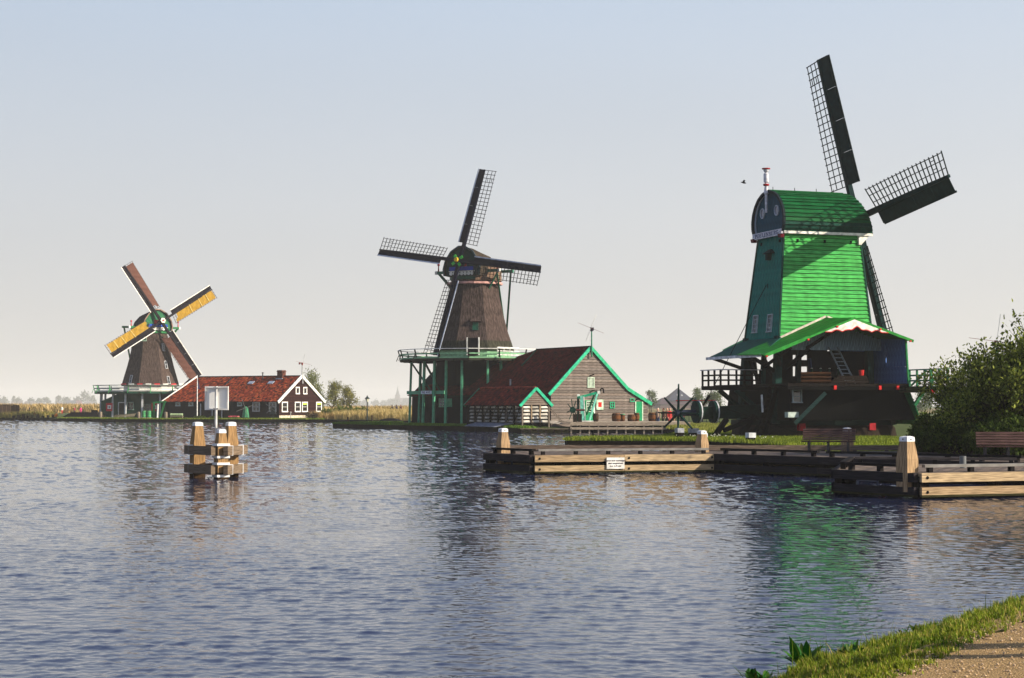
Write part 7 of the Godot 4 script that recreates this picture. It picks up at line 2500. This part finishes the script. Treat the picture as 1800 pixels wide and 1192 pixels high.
	sward("reeds", PackedVector2Array([Vector2(-25.5, -246), Vector2(-20, -235), Vector2(-14.5, -226), Vector2(-11.5, -215), Vector2(-8, -235), Vector2(-12, -300), Vector2(-30, -300)]), 9000, reed, g - 0.1, 0.75, 1.15, Color(0.36, 0.25, 0.09), Color(0.62, 0.48, 0.22))
	sward("reeds", PackedVector2Array([Vector2(-12, -300), Vector2(-30, -300), Vector2(-50, -430), Vector2(-6, -430)]), 5000, reed, g - 0.1, 0.9, 1.5, Color(0.36, 0.24, 0.09), Color(0.60, 0.44, 0.20), 2.0)
	sward("reeds", PackedVector2Array([Vector2(-200, -440), Vector2(-90, -440), Vector2(-90, -520), Vector2(-220, -520)]), 9000, reed, g - 0.1, 1.3, 1.9, Color(0.40, 0.26, 0.09), Color(0.62, 0.45, 0.20), 2.5)
	sward("reeds", PackedVector2Array([Vector2(-29.3, -249), Vector2(-27, -246), Vector2(-24.5, -246), Vector2(-26, -262), Vector2(-31, -262)]), 900, reed, g - 0.1, 0.5, 0.95, Color(0.30, 0.18, 0.07), Color(0.52, 0.38, 0.16))
	sward("rough_grass", PackedVector2Array([Vector2(-98, -291), Vector2(-86, -287), Vector2(-77, -276), Vector2(-80, -300), Vector2(-100, -300)]), 2600, reed, g - 0.1, 0.4, 0.9, Color(0.10, 0.12, 0.02), Color(0.42, 0.32, 0.10))
	for p in [[-25.0, -251.0, 2.5, 3.6], [-23.2, -252.0, 2.3, 3.2], [-26.6, -250.5, 1.9, 2.6], [-21.6, -250.0, 1.9, 2.4]]:
		shrub(["broad green bush in the reeds right of the long house", "green bush in the middle of the reeds", "green bush nearest the long house's corner", "small green bush in the reeds nearest the lantern lamp"][[-25.0, -23.2, -26.6, -21.6].find(p[0])], Vector3(p[0], g, p[1]), p[2], p[3], 9, 3200, 0.22, Color(0.05, 0.08, 0.012), Color(0.17, 0.21, 0.035), 2, 0.6)
	sward("flower_bed", PackedVector2Array([Vector2(-41.2, -249.6), Vector2(-39.8, -249.5), Vector2(-39.8, -248.6), Vector2(-41.2, -248.7)]), 260, tuft_mesh(4, 0.3, 0.05, 0.1), g, 0.8, 1.4, Color(0.06, 0.14, 0.02), Color(0.12, 0.2, 0.04))
	sward("flower_bed", PackedVector2Array([Vector2(-41.2, -249.6), Vector2(-39.8, -249.5), Vector2(-39.8, -248.6), Vector2(-41.2, -248.7)]), 200, tuft_mesh(3, 0.16, 0.09, 0.08), g + 0.33, 0.8, 1.3, Color(0.55, 0.03, 0.12), Color(0.8, 0.25, 0.22))
	shrub("low clipped green hedge below the flagpole", Vector3(-45.5, g, -249.0), 0.75, 5.5, 14, 5200, 0.14, Color(0.03, 0.055, 0.012), Color(0.13, 0.17, 0.035), 2, 0.8)
	shrub("second low green hedge right of the flagpole", Vector3(-43.4, g, -249.2), 0.7, 4.5, 12, 4200, 0.14, Color(0.03, 0.055, 0.012), Color(0.13, 0.17, 0.035), 2, 0.8)
	shrub("brown leafless thicket at the long house's right corner", Vector3(-29.0, g, -247.8), 1.2, 2.6, 9, 900, 0.14, Color(0.05, 0.03, 0.02), Color(0.2, 0.14, 0.09), 3, 0.6)
	# mown grass on the near sides of the banks
	var turf := tuft_mesh(7, 0.16, 0.012, 0.12)
	var coast := far_coast()
	var tongue := PackedVector2Array([Vector2(3.65, -101.3), Vector2(3.1, -98.5), Vector2(3.15, -96.5), Vector2(6.4, -96.1), Vector2(10.8, -95.1), Vector2(13.4, -86), Vector2(18, -84), Vector2(24, -98), Vector2(16, -118), Vector2(11.5, -117), Vector2(9.5, -107.5)])
	sward("grass", tongue, 26000, turf, g, 0.7, 1.7, Color(0.06, 0.11, 0.01), Color(0.26, 0.30, 0.03))
	sward("grass", PackedVector2Array([Vector2(13.3, -86), Vector2(13.7, -70), Vector2(15.6, -62), Vector2(22, -60), Vector2(26, -90)]), 9000, turf, g, 0.8, 1.8, Color(0.07, 0.12, 0.01), Color(0.28, 0.32, 0.03))
	sward("grass", PackedVector2Array([Vector2(-19.3, -187.3), Vector2(-19.3, -185.1), Vector2(-10.3, -172.1), Vector2(-2.1, -160.6), Vector2(1, -148.6), Vector2(2, -150), Vector2(-4, -166), Vector2(-12, -181), Vector2(-13, -200)]), 14000, tuft_mesh(7, 0.2, 0.02, 0.2), g, 0.6, 1.3, Color(0.05, 0.12, 0.012), Color(0.16, 0.28, 0.03))
	sward("grass", PackedVector2Array([Vector2(-71, -266.8), Vector2(-62.6, -256.8), Vector2(-58, -249.8), Vector2(-50, -247.3), Vector2(-34, -245.9), Vector2(-27, -244.2), Vector2(-27, -248), Vector2(-50, -251), Vector2(-62, -262), Vector2(-70, -274)]), 9000, tuft_mesh(7, 0.22, 0.025, 0.25), g, 0.6, 1.2, Color(0.06, 0.12, 0.012), Color(0.24, 0.28, 0.04))
	sward("grass", PackedVector2Array([Vector2(13.5, -134), Vector2(12, -118), Vector2(17, -120), Vector2(24, -160), Vector2(17, -175), Vector2(13.7, -153.5)]), 12000, tuft_mesh(7, 0.28, 0.02, 0.2), g, 0.6, 1.5, Color(0.08, 0.12, 0.015), Color(0.36, 0.34, 0.08))
	sward("wild_flowers", PackedVector2Array([Vector2(9, -97), Vector2(13.2, -88), Vector2(14.5, -92), Vector2(12, -101)]), 45, tuft_mesh(3, 0.07, 0.02, 0.02), g + 0.28, 0.8, 1.4, Color(0.6, 0.6, 0.5), Color(0.8, 0.8, 0.75))
	# fields beyond, as thin strips of colour on the ground
	var fields := [[-420.0, -60.0, -410.0, -436.0, Color(0.09, 0.16, 0.05)], [-600.0, -40.0, -540.0, -2000.0, Color(0.30, 0.22, 0.08)], [-40.0, 300.0, -440.0, -2000.0, Color(0.28, 0.22, 0.09)]]
	for f in fields:
		var m := MB.new()
		m.quad(Vector3(f[0], 0.425, f[2]), Vector3(f[1], 0.425, f[2]), Vector3(f[1], 0.425, f[3]), Vector3(f[0], 0.425, f[3]))
		setting("field", m, mat(f[4].r, f[4].g, f[4].b, "earth", 0.95))

func far_buildings() -> void:
	var g := 0.42
	var d := 3200.0
	var hs := [[24, 7, 706, 6.0, Color(0.4, 0.4, 0.42), "far pale house with white windows, leftmost on the horizon"], [36, 8, 705, 6.0, Color(0.35, 0.3, 0.3), "far house with a white gable, second on the horizon"], [47, 7, 706, 6.0, Color(0.38, 0.36, 0.36), "far house with white windows above the walker's left"], [58, 8, 705, 6.0, Color(0.4, 0.36, 0.34), "far house with white gables above the walker"], [70, 8, 707, 6.0, Color(0.36, 0.34, 0.36), "far low house right of the walker"],
		[106, 9, 706, 6.0, Color(0.42, 0.42, 0.44), "far grey house with a pale gable left of the blue hall"], [126, 17, 704, 8.0, Color(0.10, 0.14, 0.24), "far dark blue hall under the tallest hazy crown"], [139, 9, 704, 7.0, Color(0.45, 0.16, 0.18), "far pink-red house beside the blue hall"], [158, 20, 706, 8.0, Color(0.55, 0.57, 0.6), "far long white hall nearest the left mill"]]
	for h in hs:
		var o := thing("far_house", h[5], "house", Vector3((h[0] - 900.0) / 3000.0 * d, g, -d), 0.0, "far houses along the horizon")
		o.scale = Vector3(1, 1, 1)
		var w: float = h[1] / 3000.0 * d
		var top: float = (713 - h[2]) / 3000.0 * d + 2.0
		var m := MB.new()
		m.bx(-w / 2, w / 2, 0, top * 0.62, -3, 3)
		part("wall", m, mat(h[4].r, h[4].g, h[4].b, "paint", 0.8), o)
		var r := MB.new()
		r.hexa([Vector3(-w / 2 - 0.2, top * 0.6, 3.3), Vector3(w / 2 + 0.2, top * 0.6, 3.3), Vector3(w / 2 + 0.2, top * 0.6, -3.3), Vector3(-w / 2 - 0.2, top * 0.6, -3.3), Vector3(-w / 2 + 0.3, top, 0.1), Vector3(w / 2 - 0.3, top, 0.1), Vector3(w / 2 - 0.3, top, -0.1), Vector3(-w / 2 + 0.3, top, -0.1)])
		part("roof", r, mat(h[4].r * 0.5, h[4].g * 0.45, h[4].b * 0.45, "tile", 0.8), o)
		for i in maxi(1, int(w / 4.0)):
			var q := MB.new()
			var x := -w / 2 + (i + 0.5) * w / maxi(1, int(w / 4.0))
			q.bx(x - 0.9, x + 0.9, top * 0.2, top * 0.5, 3.0, 3.08)
			part("window", q, mat(0.8, 0.8, 0.82, "paint", 0.5), o)
	var c := thing("church", "pale blue church with a slender spire far away on the horizon", "church", Vector3(-335.0, g, -5000))
	c.scale = Vector3.ONE * 2.2
	var t := MB.new()
	t.bx(-3.2, 3.2, 0, 14, -3.2, 3.2)
	part("tower", t, mat(0.2, 0.16, 0.15, "brick", 0.9), c)
	var s := MB.new()
	s.lathe([[4.0, 13.9], [2.4, 16.0], [0.9, 22.0], [0.0, 28.0]], 8)
	part("spire", s, mat(0.06, 0.07, 0.08, "tile", 0.8), c)
	var n := MB.new()
	n.prism(PackedVector2Array([Vector2(-5, 0), Vector2(5, 0), Vector2(5, 6), Vector2(0, 11), Vector2(-5, 6)]), 22.0, Transform3D(Basis(Vector3.UP, PI / 2), Vector3(3.3, 0, 0)))
	part("nave", n, mat(0.18, 0.15, 0.14, "brick", 0.9), c)

# ---------------------------------------------------------------- the bank at the lower right corner
func bank_y(u: float) -> float:          # height across the bank: 0 at the water, 1 at the path
	return lerpf(-0.06, 0.20, smoothstep(0.0, 0.16, u)) + 0.36 * smoothstep(0.1, 1.0, u)

func near_bank() -> void:
	var w := [Vector2(1.0, -10.2), Vector2(1.7, -13.1), Vector2(2.42, -14.9), Vector2(2.84, -15.6), Vector2(4.05, -17.35), Vector2(6.2, -20.6), Vector2(8.5, -24.0), Vector2(12.5, -30.0)]
	var e := [Vector2(0.9, -7.2), Vector2(1.9, -10.0), Vector2(2.5, -11.5), Vector2(2.92, -12.25), Vector2(3.57, -13.45), Vector2(4.46, -14.85), Vector2(6.4, -17.9), Vector2(10.5, -24.0)]
	var soil := MB.new()
	var n := 60
	var wn := FastNoiseLite.new()
	wn.frequency = 0.9
	var edge := func(t: float, list: Array) -> Vector2:
		var f := clampf(t, 0, 0.9999) * (list.size() - 1)
		var i := int(f)
		var a: Vector2 = list[maxi(i - 1, 0)]; var b: Vector2 = list[i]; var c: Vector2 = list[i + 1]; var d: Vector2 = list[mini(i + 2, list.size() - 1)]
		return b.cubic_interpolate(c, a, d, f - i)
	var at := func(t: float, u: float) -> Vector3:
		var p: Vector2 = edge.call(t, w); var q: Vector2 = edge.call(t, e)
		var r := p.lerp(q, u) + Vector2(wn.get_noise_1d(t * 40.0), wn.get_noise_1d(t * 40.0 + 99.0)) * 0.16 * (1.0 - absf(u - 0.5))
		return Vector3(r.x, bank_y(u) + 0.05 * wn.get_noise_2d(r.x * 3.0, r.y * 3.0), r.y)
	for i in n:
		for j in 12:
			var p := []
			for k in [[0, 0], [1, 0], [1, 1], [0, 1]]:
				p.append(at.call((i + k[0]) / float(n), (j + k[1]) / 12.0 * 1.06))
			soil.quad(p[3], p[2], p[1], p[0])
	setting("near_bank", soil, mat(0.075, 0.072, 0.022, "earth", 0.95))
	var path := MB.new()
	var far_e := 26.0
	for i in n:
		for j in 14:
			var p := []
			for k in [[0, 0], [1, 0], [1, 1], [0, 1]]:
				var t: float = (i + k[0]) / float(n)
				var q: Vector2 = edge.call(t, e)
				var x: float = q.x + pow((j + k[1]) / 14.0, 1.6) * far_e - 0.25
				p.append(Vector3(x, 0.565 + (x - q.x) * 0.06 + 0.018 * wn.get_noise_2d(x * 2.0, q.y * 2.0), q.y + (x - q.x) * 0.15))
			path.quad(p[0], p[1], p[2], p[3])
	setting("path", path, mat(0.58, 0.385, 0.18, "gravel", 0.95))
	# pebbles and crumbs on the path
	var xfs := []; var cols := []
	for i in 9000:
		var t := rng.randf()
		var q: Vector2 = edge.call(t, e)
		var dx := pow(rng.randf(), 1.3) * 4.0
		var x := q.x + dx - 0.1
		var s := 0.004 + 0.012 * pow(rng.randf(), 4.0)
		xfs.append(Transform3D(Basis(Vector3(rnd(-1, 1), rnd(-1, 1), rnd(-1, 1)).normalized(), rnd(0, TAU)).scaled(Vector3(s, s * 0.6, s)), Vector3(x, 0.57 + dx * 0.06, q.y + dx * 0.15)))
		cols.append(Color(0.5, 0.36, 0.22).lerp(Color(0.13, 0.09, 0.07), pow(rng.randf(), 2.0)))
	var peb := MB.new()
	peb.lathe([[0.0, -1.0], [0.9, -0.3], [0.8, 0.5], [0.0, 1.0]], 5, Vector3.ZERO, 0.3)
	scatter("pebbles", peb.mesh(), mat(1, 1, 1, "plain", 0.9, true), xfs, cols)
	# grass blades
	xfs = []; cols = []
	for i in 105000:
		var t := pow(rng.randf(), 1.25) * 0.98
		var u := rnd(0.03, 1.05) if rng.randf() < 0.97 else rnd(1.0, 1.0 + 0.35 * absf(wn.get_noise_1d(t * 160.0)))
		if u > 0.97 and rng.randf() < 0.5: continue
		var p: Vector3 = at.call(t, u)
		var tone := 0.5 + 0.5 * wn.get_noise_2d(p.x * 1.3 + 40.0, p.z * 1.3)
		var bare := wn.get_noise_2d(p.x * 0.9 - 70.0, p.z * 0.9)
		if bare > 0.35 and rng.randf() < 0.7: continue
		if Vector2(p.x, -p.z).distance_to(Vector2(2.45, 15.1)) < 0.42 and rng.randf() < 0.8: continue
		var clump := 0.5 + 0.5 * wn.get_noise_2d(p.x * 5.0 + 11.0, p.z * 5.0)
		var s := rnd(0.22, 0.62) * (0.6 + 0.9 * clump) * (1.2 if u < 0.2 else 1.0) * (0.75 if u > 0.8 else 1.0)
		if rng.randf() < 0.004: s *= 3.5
		xfs.append(Transform3D(Basis(Vector3.UP, rnd(0, TAU)) * Basis(Vector3.RIGHT, rnd(-0.5, 0.5)) * Basis().scaled(Vector3(1, s, s)), p))
		var c := Color(0.055, 0.14, 0.010).lerp(Color(0.30, 0.33, 0.03), clampf(tone + rnd(-0.3, 0.3), 0, 1))
		if rng.randf() < 0.16 + 0.5 * maxf(0.0, bare): c = Color(0.36, 0.28, 0.08)
		cols.append(c)
	scatter("grass", blade_mesh(0.004, 0.105, 0.04), leaf_mat(0.78, 0.78, 0.78), xfs, cols)
	# broad-leaved plants at the water's edge
	var spots := [[Vector3(2.62, 0.06, -15.25), 0.31, 28, "broad-leaved dock plant standing tallest at the water's edge"], [Vector3(2.12, -0.02, -14.75), 0.26, 22, "broad-leaved dock plant at the very bottom of the picture, in the shallows"], [Vector3(2.9, 0.22, -14.9), 0.19, 14, "small broad-leaved plant between the dock plants and the path"], [Vector3(3.85, 0.16, -16.6), 0.16, 14, "dark broad-leaved plant halfway along the grassy bank"]]
	for s in spots:
		var o := thing("dock_plant", s[3], "plant", s[0], 0.0, "broad-leaved plants on the near bank")
		for i in s[2]:
			var a: float = TAU * i / s[2] + rnd(-0.3, 0.3)
			var l: float = s[1] * rnd(0.45, 1.15)
			var up := rnd(0.5, 1.4)
			var m := MB.new()
			m.xf = Transform3D(Basis(Vector3.UP, a) * Basis(Vector3.FORWARD, rnd(-0.35, 0.35)), Vector3(rnd(-0.09, 0.09), 0, rnd(-0.07, 0.07)))
			var prev := []
			for k in 7:
				var f := k / 6.0
				var r := l * f * cos(up) + 0.02
				var y := l * (f * sin(up) - 0.35 * f * f * (1.2 - up * 0.5)) + 0.02
				var ww := l * 0.125 * sin(PI * pow(clampf(f, 0.02, 0.98), 0.8)) * (0.25 if f < 0.25 else 1.0)
				var now := [Vector3(-ww, y + ww * 0.25, r), Vector3(0, y, r), Vector3(ww, y + ww * 0.25, r)]
				if k > 0:
					for h in 2:
						m.quad(prev[h], now[h], now[h + 1], prev[h + 1])
				prev = now
			part("leaf", m, leaf_mat(0.016 + 0.012 * (i % 3), 0.07 + 0.02 * (i % 2), 0.012), o)
	# unseen posts added out of view to cast the shadows across the path
	for i in 2:
		var q := MB.new()
		q.bar(Vector3(0, -0.2, 0), Vector3(0, 1.9 + 0.3 * i, 0), 0.24 - 0.06 * i, 0.22 - 0.06 * i)
		solo("path_post", q, mat(0.12, 0.09, 0.07, "wood_v", 0.85), ["unseen post added to cast shade on the path, nearer the water", "unseen post added to cast shade on the path, farther from the water"][i], "post", [Vector3(5.7, 0.65, -12.4), Vector3(6.6, 0.7, -11.5)][i])

func _ready() -> void:
	rng.seed = 20240501
	make_light()
	make_land()
	make_water()
	near_bank()
	left_mill()
	middle_mill()
	green_mill()
	grey_barn()
	slab_shed()
	long_house()
	docks()
	dock_items()
	dolphin()
	jetty()
	saw_floor_goods()
	left_bank_items()
	right_bank_items()
	far_buildings()
	people()
	vegetation()
	bird()
